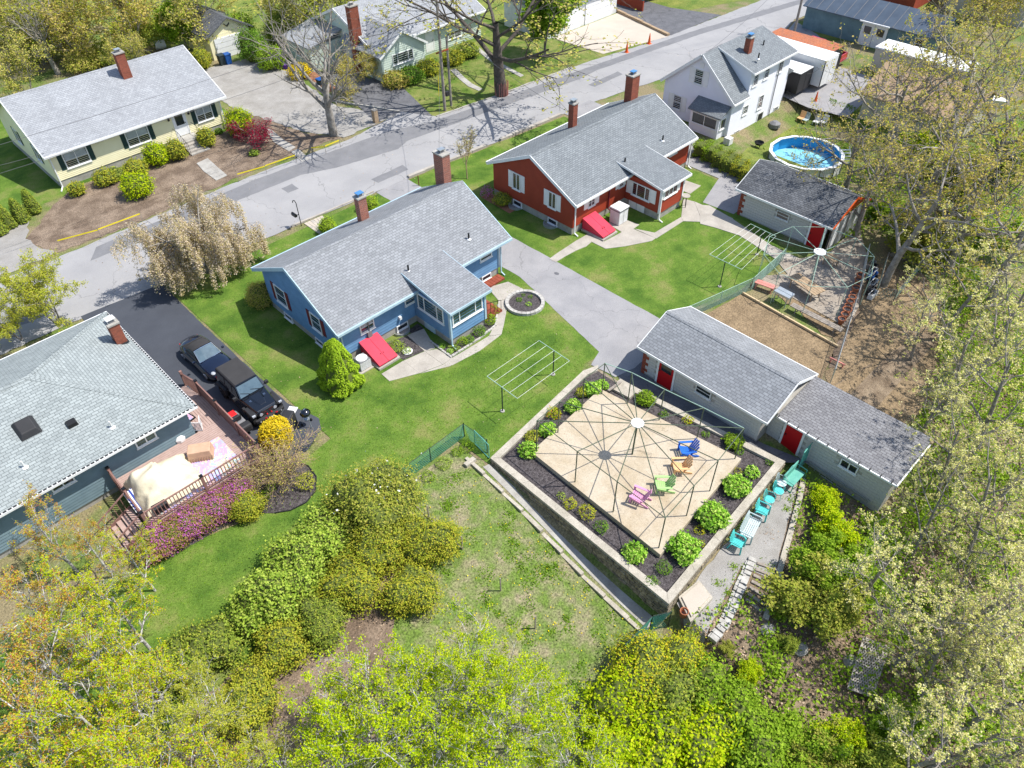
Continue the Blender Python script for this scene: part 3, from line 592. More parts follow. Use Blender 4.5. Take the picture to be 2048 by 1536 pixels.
def chimney(par, x, y, z0, z1, w_=.7, d=.5, m='chimney_brick', cap='galv', flue=1):
    c = MB(); c.box(x-w_/2, y-d/2, z0, x+w_/2, y+d/2, z1); ch = c.build('chimney', m, par)
    c = MB(); c.box(x-w_/2-.05, y-d/2-.05, z1, x+w_/2+.05, y+d/2+.05, z1+.09); c.build('chimney_crown', 'cement', ch)
    c = MB(); c.box(x-.14, y-.14, z1+.09, x+.14, y+.14, z1+.28); c.build('flue', 'plastic_grey', ch)
    c = MB(); c.box(x-.24, y-.2, z1+.30, x+.24, y+.2, z1+.34); [c.box(x+i*.2-.01, y+j*.16-.01, z1+.09, x+i*.2+.01, y+j*.16+.01, z1+.3) for i in (-1, 1) for j in (-1, 1)]; c.build('rain_cap', cap, ch)
    c = MB(); c.box(x-w_/2-.07, y-d/2-.09, z0+(.0), x+w_/2+.07, y+d/2+.07, z0+.04); c.build('flashing', 'plastic_dark', ch)
    return ch
def vent(par, x, y, z, h=.45, r=.06, m='black_metal'):
    c = MB(); c.tube((x, y, z-.1), (x, y, z+h), r, r, 8); v = c.build('vent_pipe', m, par)
    c = MB(); c.lathe((x, y, z-.02), [(.16, 0), (.15, .03), (.07, .1)], 10); c.build('flashing', 'white', v)
def downspout(par, x, y, z0, z1, out=(0, -.1), m='white'):
    c = MB(); c.box(x-.04, y-.035, z0+.15, x+.04, y+.035, z1); c.beam((x, y, z0+.17), (x+out[0]*3.5, y+out[1]*3.5, z0+.05), .08, .07); c.build('downspout', m, par)

# ---- blue house
bx0, bx1, by0, by1 = 15.45, 28.2, 30.35, 38.2
t = thing('blue_house', 'blue shingled ranch house with grey roof, maroon shutters and sun room', 'house', (22, 34, 0))
one('foundation', 'cement', lambda b: (b.box(bx0+.02, by0+.02, -.3, bx1-.02, by1-.02, .58), b.box(21.08, 27.05, -.3, 23.82, by0+.1, .58)), t)
ZR, ZE = 5.02, 2.7
def gz(y): return 2.72+(ZR-.13-2.72)*(1-abs(y-34.5)/4.6)
one('wall', 'blue_siding', lambda b: (b.ext('x', [(by0, .58), (by1, .58), (by1, gz(by1)-.15), (34.5, gz(34.5)-.1), (by0, gz(by0)-.15)], bx0, bx1), b.box(21.05, 27.0, .58, 23.85, by0+.1, 2.62)), t)
siding(t, ('y', by0, -1), bx0, 21.0, .55, 2.62, 'blue_siding'); siding(t, ('y', by0, -1), 23.9, bx1, .55, 2.62, 'blue_siding')
siding(t, ('x', bx0, -1), by0, by1, .55, 4.85, 'blue_siding', gable=lambda z: (max(by0, 34.5-(4.95-z)*2.0), min(by1, 34.5+(4.95-z)*2.0)))
siding(t, ('x', 21.05, -1), 27.0, by0, .55, 2.62, 'blue_siding'); siding(t, ('y', 27.0, -1), 21.05, 23.85, .55, 2.62, 'blue_siding')
gable_roof_x(t, 15.2, 29.0, 29.9, 39.1, ZE, 34.5, ZR, 'shingle_grey', 'blue_trim')
def f(b): roof_plane(b, [(20.95, 26.8, 2.69), (24.25, 26.8, 2.69), (24.25, 31.25, 3.385), (20.95, 31.25, 3.385)], .12)
one('sun_room_roof', 'shingle_grey', f, t)
one('fascia', 'blue_trim', lambda b: (b.box(20.93, 26.74, 2.52, 24.27, 26.8, 2.68), b.beam((20.93, 26.8, 2.62), (20.93, 31.2, 3.3), .03, .16), b.beam((24.27, 26.8, 2.62), (24.27, 31.2, 3.3), .03, .16)), t)
for x, y in ((21.05, 27.0), (23.85, 27.0), (bx0, by0), (bx1, by0)): one('corner_board', 'blue_trim', lambda b: b.box(x-.07, y-.07, .55, x+.07, y+.07, 2.6), t)
downspout(t, 15.6, 30.22, 0, 2.6, m='blue_trim'); downspout(t, 28.3, 30.2, 0, 2.6, m='blue_trim'); downspout(t, 21.0, 26.9, 0, 2.55, m='blue_trim')
F = ('y', by0, -1); G = ('x', bx0, -1)
window(t, F, wrect(F, 'Z6', (822, 1190), (905, 1068)), curtain=True); window(t, F, wrect(F, 'Z6', (1125, 998), (1193, 905))); window(t, F, wrect(F, 'Z6', (1637, 697), (1715, 610)))
for bl, tr in (((1650, 850), (1710, 785)), ((1075, 1195), (1145, 1120))):
    r = wrect(F, 'Z6', bl, tr); window(t, F, (r[0], .12, r[2], .52), bar=False, fw=.06)
window(t, G, wrect(G, 'Z6', (262, 955), (303, 897)), sh='maroon'); window(t, G, wrect(G, 'Z6', (502, 1137), (545, 1085)), sh='maroon')
for bl in ((345, 1110), (560, 1290)):
    u, z = PX(*bl, bx0, 'Z6'); window(t, G, (u-.45, .1, u+.45, .5), bar=False, fw=.06)
S1 = ('x', 21.05, -1); S2 = ('y', 27.0, -1)
window(t, S1, wrect(S1, 'Z6', (1222, 1003), (1388, 1022)), 3, False, gm='glass_green', rat=[1, 2.2, 1]); window(t, S2, wrect(S2, 'Z6', (1450, 1137), (1648, 925)), 3, False, gm='glass_green', rat=[1, 2.6, 1])
one('cellar_panel', 'blue_trim', lambda b: wbox(b, S1, 28.5, 29.5, .1, .55, 0, .05), t)
chimney(t, 22.75, 37.35, 3.4, 5.25, .62, .5, cap='blue_cap'); chimney(t, 29.33, 36.9, 0, 6.0, .66, .95, cap='galv')
def zb(y): return ZE+(ZR-ZE)*(1-abs(y-34.5)/4.6)
for px, py in ((1562, 535), (1150, 755)):
    p = P(px, py, 3.35, 'Z6'); vent(t, p[0], p[1], zb(p[1]))
one('utility_meter', 'plastic_grey', lambda b: (b.box(17.35, 30.2, .9, 17.65, 30.32, 1.4), b.tube((17.5, 30.24, 1.4), (17.5, 30.24, 2.5), .03)), t)
one('wall_lamp', 'white', lambda b: b.box(19.7, 30.15, 1.0, 19.85, 30.33, 1.2), t)
# bulkhead, ac unit, steps
def bulkhead(label, ly, x0, x1, y0, y1, h):
    t = thing('cellar_bulkhead', label, 'cellar door', ((x0+x1)/2, y0, 0)); xm = (x0+x1)/2
    one('base', 'concrete', lambda b: (b.box(x0-.12, y0-.15, 0, x1+.12, y1, .16)), t)
    one('cheek', 'bulkhead_red', lambda b: b.ext('x', [(y0, .16), (y1, .16), (y1, h), (y0, .26)], x0, x1), t)
    for a, c_ in ((x0-.02, xm-.01), (xm+.01, x1+.02)):
        def f(b):
            b.hexa([(a, y0-.06, .25), (c_, y0-.06, .25), (c_, y1, h), (a, y1, h)], [(a, y0-.06, .30), (c_, y0-.06, .30), (c_, y1, h+.05), (a, y1, h+.05)])
        d = one('door', 'bulkhead_red', f, t)
        hx = xm-.1 if a < xm-.5 else xm+.1
        one('handle', 'black_metal', lambda b: b.box(hx-.02, y0+.5, .49, hx+.02, y0+.72, .54), d)
bulkhead('red sloping cellar doors behind the blue house', 0, 16.72, 18.02, 28.5, 30.3, .95)
bulkhead('red sloping cellar doors at the back wall of the red house', 0, 36.15, 37.5, 27.9, 29.85, .95)
c = P(800, 1400, 0, 'Z6')
t = thing('air_conditioner', 'grey outdoor air conditioner unit beside the red cellar doors', 'air conditioner', (16.15, 29.35, 0))
one('pad', 'concrete', lambda b: b.box(15.6, 28.85, 0, 16.7, 29.85, .08), t); one('casing', 'plastic_grey', lambda b: b.box(15.78, 29.0, .08, 16.5, 29.7, .72), t, bevel=.03)
one('top_cover', 'white_matte', lambda b: b.lathe((16.14, 29.35, .72), [(.34, 0), (.34, .03), (.28, .04), (.27, .02), (.08, .02), (.08, .05), (.01, .05)], 20), t)
for k in range(7): one('louvre', 'white_matte', lambda b: (b.box(15.77, 28.985, .14+k*.08, 16.51, 29.0, .17+k*.08), b.box(15.765, 29.0, .14+k*.08, 15.78, 29.7, .17+k*.08)), t)
def winwell(label, x, y, face):
    t = thing('window_well', label, 'window well', (x, y, 0)); n = 10; pts = []
    for k in range(n+1):
        a = math.pi*k/n; dx, dy = math.cos(a)*.55, -math.sin(a)*.5
        pts.append((x+dx, y+dy) if face == 'y' else (x+dy, y+dx))
    def f(b):
        for p, q in zip(pts, pts[1:]): b.beam((*p, .06), (*q, .06), .04, .26)
    one('wall', 'galv', f, t); one('gravel', 'gravel', lambda b: b.prism(pts, 0, .05), t)
winwell('galvanised window well in the mulch behind the blue house', 19.75, 30.3, 'y')
u, _ = PX(340, 1010, 35.1, 'Z7'); winwell('metal window well on the red house gable side nearer the street', 35.0, u, 'x')
u, _ = PX(595, 1140, 35.1, 'Z7'); winwell('metal window well on the red house gable side near the back corner', 35.0, u, 'x')
t = thing('back_steps', 'red brick steps with black iron railing beside the blue sun room', 'steps', (24.6, 27.9, 0))
for k in range(3): one('step', 'brick_red', lambda b: b.box(23.95, 27.2+.0, k*.19, 25.5-k*.32, 28.7, (k+1)*.19-.003), t)
one('railing', 'black_metal', lambda b: ([b.tube((x, y, z), (x, y, z+.85), .015) for x, y, z in ((25.4, 27.2, .15), (25.1, 27.2, .3), (24.8, 27.2, .4), (24.5, 27.2, .5), (24.2, 27.2, .55), (25.4, 28.7, .15), (25.0, 28.7, .3), (24.6, 28.7, .45), (24.2, 28.7, .55))], b.path([(25.4, 27.2, 1.0), (24.2, 27.2, 1.4)], .02), b.path([(25.4, 28.7, 1.0), (24.2, 28.7, 1.4)], .02)), t)
t = thing('brick_step', 'low red brick step at the corner of the blue house', 'steps', (27.4, 29.9, 0))
for k in range(7): one('brick', 'brick_red', lambda b: b.box(26.2+k*.26, 29.55, 0, 26.44+k*.26, 30.2, .16), t, fixn=False)
# ---- red house
rx0, rx1, ry0, ry1 = 35.1, 48.9, 29.95, 38.0
t = thing('red_house', 'barn red clapboard ranch house with white shutters and grey roof', 'house', (42, 34, 0))
one('foundation', 'cement', lambda b: (b.box(rx0+.02, ry0+.02, -.3, rx1-.02, ry1, .62), b.box(41.03, 26.75, -.3, 43.67, ry0+.1, .62)), t)
def gz2(y): return 2.7+(4.75-2.7)*(1-abs(y-34.0)/4.5)
one('wall', 'red_siding', lambda b: (b.ext('x', [(ry0, .62), (ry1, .62), (ry1, gz2(ry1)-.15), (34.0, gz2(34)-.1), (ry0, gz2(ry0)-.15)], rx0, rx1), b.box(41.0, 26.7, .62, 43.7, ry0+.1, 2.6)), t)
siding(t, ('y', ry0, -1), rx0, 40.95, .6, 2.6, 'red_siding', .15); siding(t, ('y', ry0, -1), 43.75, rx1, .6, 2.6, 'red_siding', .15)
siding(t, ('x', rx0, -1), ry0, ry1, .6, 4.7, 'red_siding', .15, gable=lambda z: (max(ry0, 34.0-(4.78-z)*2.05), min(ry1, 34.0+(4.78-z)*2.05)))
siding(t, ('x', 41.0, -1), 26.7, ry0, .6, 2.6, 'red_siding', .15); siding(t, ('y', 26.7, -1), 41.0, 43.7, .6, 2.6, 'red_siding', .15)
gable_roof_x(t, 34.9, 49.2, 29.5, 38.5, 2.7, 34.0, 4.85, 'shingle_slate', 'white')
one('extension_roof', 'shingle_slate', lambda b: roof_plane(b, [(40.75, 26.45, 2.69), (44.15, 26.45, 2.69), (44.15, 30.9, 3.36), (40.75, 30.9, 3.36)], .12), t)
one('fascia', 'white', lambda b: (b.box(40.73, 26.38, 2.52, 44.17, 26.45, 2.68), b.beam((40.73, 26.45, 2.62), (40.73, 30.8, 3.27), .03, .16), b.beam((44.17, 26.45, 2.62), (44.17, 30.8, 3.27), .03, .16)), t)
for x, y in ((41.0, 26.7), (43.7, 26.7)): one('corner_board', 'white', lambda b: b.box(x-.07, y-.07, .6, x+.07, y+.07, 2.55), t)
downspout(t, 35.25, 29.8, 0, 2.6); downspout(t, 40.95, 26.6, 0, 2.5); downspout(t, 49.0, 29.8, 0, 2.6); downspout(t, 39.0, 29.85, .4, 2.6, m='maroon')
F = ('y', ry0, -1); G = ('x', rx0, -1); S1 = ('x', 41.0, -1); S2 = ('y', 26.7, -1)
for bl, tr in (((315, 860), (370, 767)), ((574, 995), (634, 908))): window(t, G, wrect(G, 'Z7', bl, tr), 2, False, sh='white', gm='glass_green', shw=.42)
window(t, F, wrect(F, 'Z7', (860, 1010), (914, 922)), 2, True, sh='white', shw=.42); window(t, F, wrect(F, 'Z7', (1082, 865), (1126, 805)), sh='white', shw=.3); window(t, F, wrect(F, 'Z7', (1450, 635), (1513, 580)), 3, False)
window(t, S1, wrect(S1, 'Z7', (1183, 905), (1325, 870)), 3, False, sh='white', shw=.5, rat=[1, 2, 1]); window(t, S2, wrect(S2, 'Z7', (1413, 945), (1520, 825)), 3, False, sh='white', shw=.3)
for p in ((350, 990), (605, 1120)):
    u, _ = PX(*p, rx0, 'Z7'); window(t, G, (u-.45, .12, u+.45, .56), 1, False, fw=.06)
for a in (28.0, 28.75): one('crawl_hatch', 'white', lambda b: wbox(b, S1, a, a+.7, .08, .62, 0, .05), t)
chimney(t, 42.0, 36.3, 3.2, 5.6, .5, .5, 'chimney_plain'); chimney(t, 48.5, 35.8, 3.5, 6.0, .9, .7, 'chimney_plain', cap='blue_cap')
for px, py in ((1412, 490), (1135, 650)):
    p = P(px, py, 3.5, 'Z7'); z = 2.7+2.15*(1-abs(p[1]-34)/4.5); vent(t, p[0], p[1], z)
t = thing('storage_box', 'grey plastic storage cabinet with domed lid by the red wall', 'storage box', (38.9, 28.6, 0))
one('cabinet', 'white_matte', lambda b: b.box(38.35, 28.25, .05, 39.35, 29.15, 1.15), t, bevel=.04); one('lid', 'white', lambda b: b.box(38.3, 28.2, 1.2, 39.4, 29.2, 1.34), t, bevel=.06)
one('band', 'plastic_grey', lambda b: b.box(38.32, 28.22, 1.12, 39.38, 29.18, 1.2), t); one('door_groove', 'plastic_grey', lambda b: b.box(38.84, 28.24, .1, 38.86, 28.26, 1.1), t)
c = P(1565, 1000, 0, 'Z7')
t = thing('bird_bath', 'pale round stone table on a dark stand at the corner of the red house', 'garden table', (c[0], c[1], 0))
one('top', 'concrete', lambda b: b.lathe((c[0], c[1], .9), [(.01, 0), (.3, 0), (.34, .04), (.3, .08), (.01, .08)], 16), t); one('stand', 'black_metal', lambda b: [b.tube((c[0]+.22*math.cos(a), c[1]+.22*math.sin(a), 0), (c[0]+.1*math.cos(a), c[1]+.1*math.sin(a), .9), .03) for a in (0, 2.1, 4.2)], t)
c = P(1100, 1052, 0, 'Z7')
tag(one('hose_reel', 'tyre', lambda b: [b.lathe((c[0], c[1], .03+i*.05), [(.2, 0), (.27, .03), (.27, -.0), (.2, 0)], 18) for i in range(3)]), 'black coil of garden hose beside the grey storage cabinet', 'hose')
# ---- yellow house
yx0, yx1, yy0, yy1 = 11.75, 26.4, 63.5, 74.3
t = thing('yellow_house', 'pale yellow ranch house with dark green shutters across the street', 'house', (19, 69, 0))
one('foundation', 'cement', lambda b: b.box(yx0+.02, yy0+.02, -.3, yx1-.02, yy1, .62), t)
YE, YR, yr = 2.95, 5.75, 68.9
def gy(y): return YE+(YR-.1-YE)*(1-abs(y-yr)/5.9)
one('wall', 'yellow_siding', lambda b: b.ext('x', [(yy0, .62), (yy1, .62), (yy1, gy(yy1)-.15), (yr, gy(yr)-.1), (yy0, gy(yy0)-.15)], yx0, yx1), t)
siding(t, ('y', yy0, -1), yx0, yx1, .6, 2.85, 'yellow_siding', .14)
siding(t, ('x', yx0, -1), yy0, yy1, .6, 5.5, 'yellow_siding', .14, gable=lambda z: (max(yy0, yr-(5.58-z)*2.1), min(yy1, yr+(5.58-z)*2.1)))
gable_roof_x(t, 11.4, 26.85, 63.0, 74.8, YE, yr, YR, 'shingle_pale', 'white')
downspout(t, 11.85, 63.4, 0, 2.85, (-.1, -.15)); downspout(t, 26.3, 63.35, 0, 2.85)
F = ('y', yy0, -1); G = ('x', yx0, -1)
for bl, tr in (((395, 988), (497, 852)), ((757, 863), (855, 732)), ((1160, 720), (1228, 606))): window(t, F, wrect(F, 'Z1', bl, tr), 2, sh='dark_green', shw=.38, curtain=True)
for u in (66.2, 70.6): window(t, G, (u-.5, 1.4, u+.5, 2.6), sh='dark_green')
r = wrect(F, 'Z1', (1052, 818), (1062, 668)); r = (r[0]-.0, .75, r[0]+1.0, 2.75)
def door(par, wl, r, m, fm='white', lite=None, name='door', fw=.12):
    u0, z0, u1, z1 = r
    o = MB(); wbox(o, wl, u0-fw, u0, z0, z1+fw, -.02, .06); wbox(o, wl, u1, u1+fw, z0, z1+fw, -.02, .06); wbox(o, wl, u0, u1, z1, z1+fw, -.02, .056); fr = o.build('door_frame', fm, par)
    o = MB(); wbox(o, wl, u0, u1, z0, z1, -.02, .04); d = o.build(name, m, par)
    if lite: o = MB(); wbox(o, wl, u0+(u1-u0)*lite[0], u0+(u1-u0)*lite[2], z0+(z1-z0)*lite[1], z0+(z1-z0)*lite[3], .03, .05); o.build('pane', 'glass', d)
    o = MB(); wbox(o, wl, u1-.12, u1-.07, z0+.95, z0+1.05, .04, .09); o.build('handle', 'black_metal', d); return d
door(t, F, r, 'white', lite=(.15, .45, .85, .93)); dx = (r[0]+r[2])/2
for u in (-.9, .9): one('wall_lantern', 'black_metal', lambda b: wbox(b, F, dx+u-.07, dx+u+.07, 2.3, 2.6, .02, .16), t)
chimney(t, 20.9, 67.6, 4.9, 7.0, .75, .6, 'chimney_plain', cap='galv')
st = thing('front_steps', 'grey stone front steps with thin iron rails at the yellow house', 'steps', (dx, 62, 0))
one('landing', 'cement', lambda b: b.box(dx-.9, 62.5, 0, dx+.9, 63.45, .72), st)
for k in range(5): one('step', 'concrete' if k % 2 else 'cement', lambda b: b.box(dx-.85, 60.9+k*.32, 0, dx+.85, 62.5, .14*(k+1)-.006*(5-k)), st)
for s in (-1, 1): one('rail', 'black_metal', lambda b: (b.path([(dx+s*.85, 60.95, 1.0), (dx+s*.85, 62.5, 1.6), (dx+s*.85, 63.4, 1.6)], .02), [b.tube((dx+s*.85, 60.95+i*.4, .1+i*.16), (dx+s*.85, 60.95+i*.4, 1.0+i*.155), .014) for i in range(5)]), st)
# ---- grey-green house, lower left, hip roof
t = thing('grey_green_house', 'slate green house with sage hip roof, seen from above at the left', 'house', (-4, 35, 0))
X1, Y0, Y1, ZE3, ZR3 = 6.75, 30.2, 40.9, 3.0, 5.1; ym = (Y0+Y1)/2; xp = X1-(Y1-Y0)/2
one('foundation', 'cement', lambda b: b.box(-24, Y0+.55, -.3, X1-.42, Y1-.5, .4), t)
one('wall', 'slate_siding', lambda b: b.box(-24, Y0+.5, .4, X1-.4, Y1-.5, 2.9), t)
siding(t, ('y', Y0+.5, -1), -10, X1-.4, .4, 2.86, 'slate_siding', .18); siding(t, ('x', X1-.4, 1), Y0+.5, Y1-.5, .4, 2.86, 'slate_siding', .18)
def f(b):
    k = .12
    b.hexa([(-24, Y0, ZE3-k), (X1, Y0, ZE3-k), (xp, ym, ZR3-k), (-24, ym, ZR3-k)], [(-24, Y0, ZE3), (X1, Y0, ZE3), (xp, ym, ZR3), (-24, ym, ZR3)])
    b.hexa([(-24, ym, ZR3-k), (xp, ym, ZR3-k), (X1, Y1, ZE3-k), (-24, Y1, ZE3-k)], [(-24, ym, ZR3), (xp, ym, ZR3), (X1, Y1, ZE3), (-24, Y1, ZE3)])
    b.hexa([(X1, Y0, ZE3-k), (X1, Y1, ZE3-k), (xp, ym, ZR3-k)], [(X1, Y0, ZE3), (X1, Y1, ZE3), (xp, ym, ZR3)])
one('roof', 'shingle_sage', f, t)
one('gutter', 'white', lambda b: (b.box(-24, Y0-.11, ZE3-.16, X1+.11, Y0-.002, ZE3-.03), b.box(X1+.002, Y0, ZE3-.16, X1+.11, Y1, ZE3-.03), b.box(-24, Y1+.002, ZE3-.16, X1+.11, Y1+.11, ZE3-.03)), t)
one('gutter_guard', 'plastic_dark', lambda b: ([b.box(x, Y0-.09, ZE3-.03, x+.16, Y0-.01, ZE3-.015) for x in np.arange(-8, X1, .22)], [b.box(X1+.01, y, ZE3-.03, X1+.09, y+.16, ZE3-.015) for y in np.arange(Y0, Y1-.1, .22)]), t)
ridge_caps(t, (X1, Y0, ZE3+.01), (xp, ym, ZR3+.01), 'shingle_sage', .34, .32, .3); ridge_caps(t, (X1, Y1, ZE3+.01), (xp, ym, ZR3+.01), 'shingle_sage', .34, .32, .3); ridge_caps(t, (-12, ym, ZR3+.01), (xp, ym, ZR3+.01), 'shingle_sage', .34, .32, .35)
F = ('y', Y0+.5, -1)
window(t, F, wrect(F, 'Z5', (802, 1218), (900, 1112)), 2, False, gm='glass_green'); window(t, F, wrect(F, 'Z5', (310, 1478), (425, 1378)), 2, False)
def zs(y): return ZE3+(ZR3-ZE3)*(1-abs(y-ym)/(ym-Y0))
p = P(690, 560, 3.6, 'Z5'); chimney(t, p[0], p[1], 3.2, 4.5, .55, .6, 'chimney_plain', 'white_matte')
for (px, py), h in (((665, 1110), .42), ((150, 1335), .42)):
    p = P(px, py, 3.6, 'Z5'); p = P(px, py, zs(p[1]), 'Z5'); vent(t, p[0], p[1], zs(p[1]), h, .05, 'white_matte')
p = P(155, 1100, 4.2, 'Z5'); z = zs(p[1])
one('skylight', 'plastic_dark', lambda b: b.hexa([(p[0]-.5, p[1]-.5, z-.22), (p[0]+.5, p[1]-.5, z-.22), (p[0]+.5, p[1]+.5, z+.2), (p[0]-.5, p[1]+.5, z+.2)], [(p[0]-.34, p[1]-.34, z+.1), (p[0]+.34, p[1]-.34, z+.1), (p[0]+.34, p[1]+.34, z+.38), (p[0]-.34, p[1]+.34, z+.38)]), t, bevel=.04)
p = P(412, 1062, 4.0, 'Z5'); z = zs(p[1]); one('roof_vent', 'black_metal', lambda b: b.hexa([(p[0]-.24, p[1]-.2, z-.1), (p[0]+.24, p[1]-.2, z-.1), (p[0]+.24, p[1]+.2, z+.08), (p[0]-.24, p[1]+.2, z+.08)], [(p[0]-.2, p[1]-.18, z+.12), (p[0]+.2, p[1]-.18, z+.12), (p[0]+.2, p[1]+.1, z+.22), (p[0]-.2, p[1]+.1, z+.22)]), t)
# ---- block garage of the blue house and its lean-to
def blocks(par, wl, u0, u1, z0f, z1, m='block', bh=.2, bl=.4, lim=300, skip=(), bands=None):
    n = int((u1-u0)/bl); base = None; cnt = 0; rest = MB(); rows = int((z1-z0f)/bh)
    for r_ in range(rows):
        for k in range(n+1):
            a = u0+k*bl-(bl/2 if r_ % 2 else 0); c_ = min(a+bl, u1); a = max(a, u0)
            if c_-a < .08: continue
            za = z1-(r_+1)*bh; um = (a+c_)/2
            if any(q[0]-.1 < um < q[2]+.1 and q[1]-.05 < za+bh/2 < q[3]+.05 for q in skip): continue
            full = abs(c_-a-bl) < .01
            if full and cnt < lim:
                if base is None:
                    b = MB(); b.box(-bl/2+.006, -.011, .006, bl/2-.006, .011, bh-.006) if wl[0] == 'y' else b.box(-.011, -bl/2+.006, .006, .011, bl/2-.006, bh-.006)
                    base = b.build('block', m, None, org=(0, 0, 0), fixn=False); o = base; o['_'] = 0; del o['_']
                else: o = base.copy(); col.objects.link(o)
                o.parent = par; wpos = Vector((wl[1]+wl[2]*.006, um, za) if wl[0] == 'x' else (um, wl[1]+wl[2]*.006, za)); o.location = wpos-ORG[par.name]; cnt += 1
            else: wbox(rest, wl, a+.006, c_-.006, za+.006, za+bh-.006, -.005, .017)
    if rest.v: rest.build('block_infill', m, par, kind='stuff', fixn=False)
gx, gxe = 27.3, 31.75
t = thing('block_garage', 'long pale concrete block garage with grey gable roof and red door', 'garage', (29.5, 13.5, 0))
one('wall', 'cement', lambda b: (b.box(gx, 9.75, -.6, gxe, 17.4, 2.0), b.ext('y', [(gx, 2.0), (gxe, 2.0), ((gx+gxe)/2, 3.0)], 9.76, 17.39)), t)
F = ('x', gx, -1)
b = MB(); roof_plane(b, [(27.0, 9.4, 2.0), (29.5, 9.4, 3.12), (29.5, 17.7, 3.12), (27.0, 17.7, 2.0)], .1); roof_plane(b, [(29.5, 9.4, 3.12), (32.05, 9.4, 2.0), (32.05, 17.7, 2.0), (29.5, 17.7, 3.12)], .1); b.build('roof', 'shingle_grey', t)
one('fascia', 'white', lambda b: b.box(26.96, 9.36, 1.86, 27.0, 17.74, 2.0), t); one('fascia', 'white', lambda b: b.box(32.05, 9.36, 1.86, 32.1, 17.74, 2.0), t)
for y in (9.37, 17.73): one('rake_board', 'white', lambda b: (b.beam((27, y, 1.93), (29.5, y, 3.05), .04, .16), b.beam((29.5, y, 3.05), (32.05, y, 1.93), .04, .16)), t)
ridge_caps(t, (29.5, 9.4, 3.13), (29.5, 17.7, 3.13), 'shingle_grey', .3, .4, .44)
du0, dz0, du1, dz1 = wrect(F, 'P2', (322, 705), (262, 520)); dr = (14.35, -.02, 15.25, 1.86)
u_a = PX(235, 655, gx, 'P2')[0]; u_b = PX(325, 710, gx, 'P2')[0]; dr = (min(u_a, u_b), .0, max(u_a, u_b), 1.84)
door(t, F, dr, 'door_red', lite=(.15, .58, .85, .86))
r = wrect(F, 'P2', (485, 712), (585, 700)); uw = sorted((PX(487, 690, gx, 'P2')[0], PX(583, 745, gx, 'P2')[0])); wr = (uw[0], 1.0, uw[1], 1.55)
window(t, F, wr, 1, True, fm='white_matte', fw=.05)
blocks(t, F, 9.75, 17.38, 0, 1.95, skip=(dr, wr))
for k in range(8): one('quoin_brick', 'brick_red', lambda b: b.box(gx-.03, 17.42-(.4 if k % 2 else .22), .02+k*.235, gx+.1, 17.44, .235+k*.235), t)
# lean-to
ax0, ax1, ay0, ay1 = 28.25, 31.4, 3.2, 9.74
t = thing('block_annex', 'low block annex with mauve grey flat roof and wide red door', 'shed', (29.8, 6.4, -1))
one('wall', 'cement', lambda b: (b.ext('y', [(ax0, -2.6), (ax1, -2.6), (ax1, 2.05), (ax0, 1.72)], ay0, ay1)), t)
b = MB(); roof_plane(b, [(28.0, 3.0, 1.82), (31.6, 3.0, 2.2), (31.6, 9.36, 2.2), (28.0, 9.36, 1.82)], .1); b.build('roof', 'shingle_mauve', t)
one('gutter', 'white', lambda b: (b.box(27.92, 3.0, 1.7, 27.998, 9.34, 1.8), b.box(27.95, 2.93, 1.7, 31.6, 2.998, 1.8)), t)
one('gutter_bracket', 'plastic_dark', lambda b: [b.box(27.9, y, 1.8, 28.1, y+.06, 1.835) for y in np.arange(3.2, 9.3, .55)], t)
F = ('x', ax0, -1); u = sorted((PX(1020, 1065, ax0, 'P2')[0], PX(1122, 1120, ax0, 'P2')[0])); dr = (u[0], -.25, u[1], 1.5); door(t, F, dr, 'door_red')
u = sorted((PX(1412, 1160, ax0, 'P2')[0], PX(1525, 1215, ax0, 'P2')[0])); wr = (u[0], .75, u[1], 1.3); window(t, F, wr, 2, False, fw=.06)
blocks(t, F, ay0, ay1, -1.6, 1.7, skip=(dr, wr), lim=240)
# ---- garage of the red house
t = thing('red_trim_garage', 'block garage with dark weathered roof, red corner bricks and red side door', 'garage', (48.1, 19.5, 0))
one('wall', 'cement', lambda b: (b.box(45.8, 17.0, -.1, 50.4, 23.0, 2.15), b.ext('y', [(45.8, 2.15), (50.4, 2.15), (48.1, 3.3)], 17.02, 22.98)), t)
b = MB(); roof_plane(b, [(45.4, 15.75, 2.2), (48.1, 15.75, 3.45), (48.1, 23.35, 3.45), (45.4, 23.35, 2.2)], .1); roof_plane(b, [(48.1, 15.75, 3.45), (50.8, 15.75, 2.2), (50.8, 23.35, 2.2), (48.1, 23.35, 3.45)], .1); b.build('roof', 'shingle_dark', t)
one('fascia', 'white', lambda b: b.box(45.34, 15.75, 2.05, 45.4, 23.35, 2.19), t); one('fascia', 'white', lambda b: b.box(50.8, 15.75, 2.05, 50.86, 23.35, 2.19), t)
for y in (15.72, 23.38): one('rake_board', 'white' if y > 20 else 'orange', lambda b: (b.beam((45.4, y, 2.13), (48.1, y, 3.38), .04, .16), b.beam((48.1, y, 3.38), (50.8, y, 2.13), .04, .16)), t)
F = ('x', 45.8, -1); u = sorted((PX(668, 600, 45.8, 'Z8')[0], PX(750, 635, 45.8, 'Z8')[0])); dr = (u[0], 0, u[1], 1.95); door(t, F, dr, 'door_red')
u = sorted((PX(485, 400, 45.8, 'Z8')[0], PX(563, 435, 45.8, 'Z8')[0])); wr = (u[0], 1.1, u[1], 1.65); window(t, F, wr, 1, True, fm='white_matte', fw=.05)
blocks(t, F, 17.0, 22.98, 0, 2.1, skip=(dr, wr), lim=240)
for k in range(9): one('quoin_brick', 'brick_red', lambda b: b.box(45.77, 23.02-(.4 if k % 2 else .22), .02+k*.235, 45.9, 23.04, .235+k*.235), t)
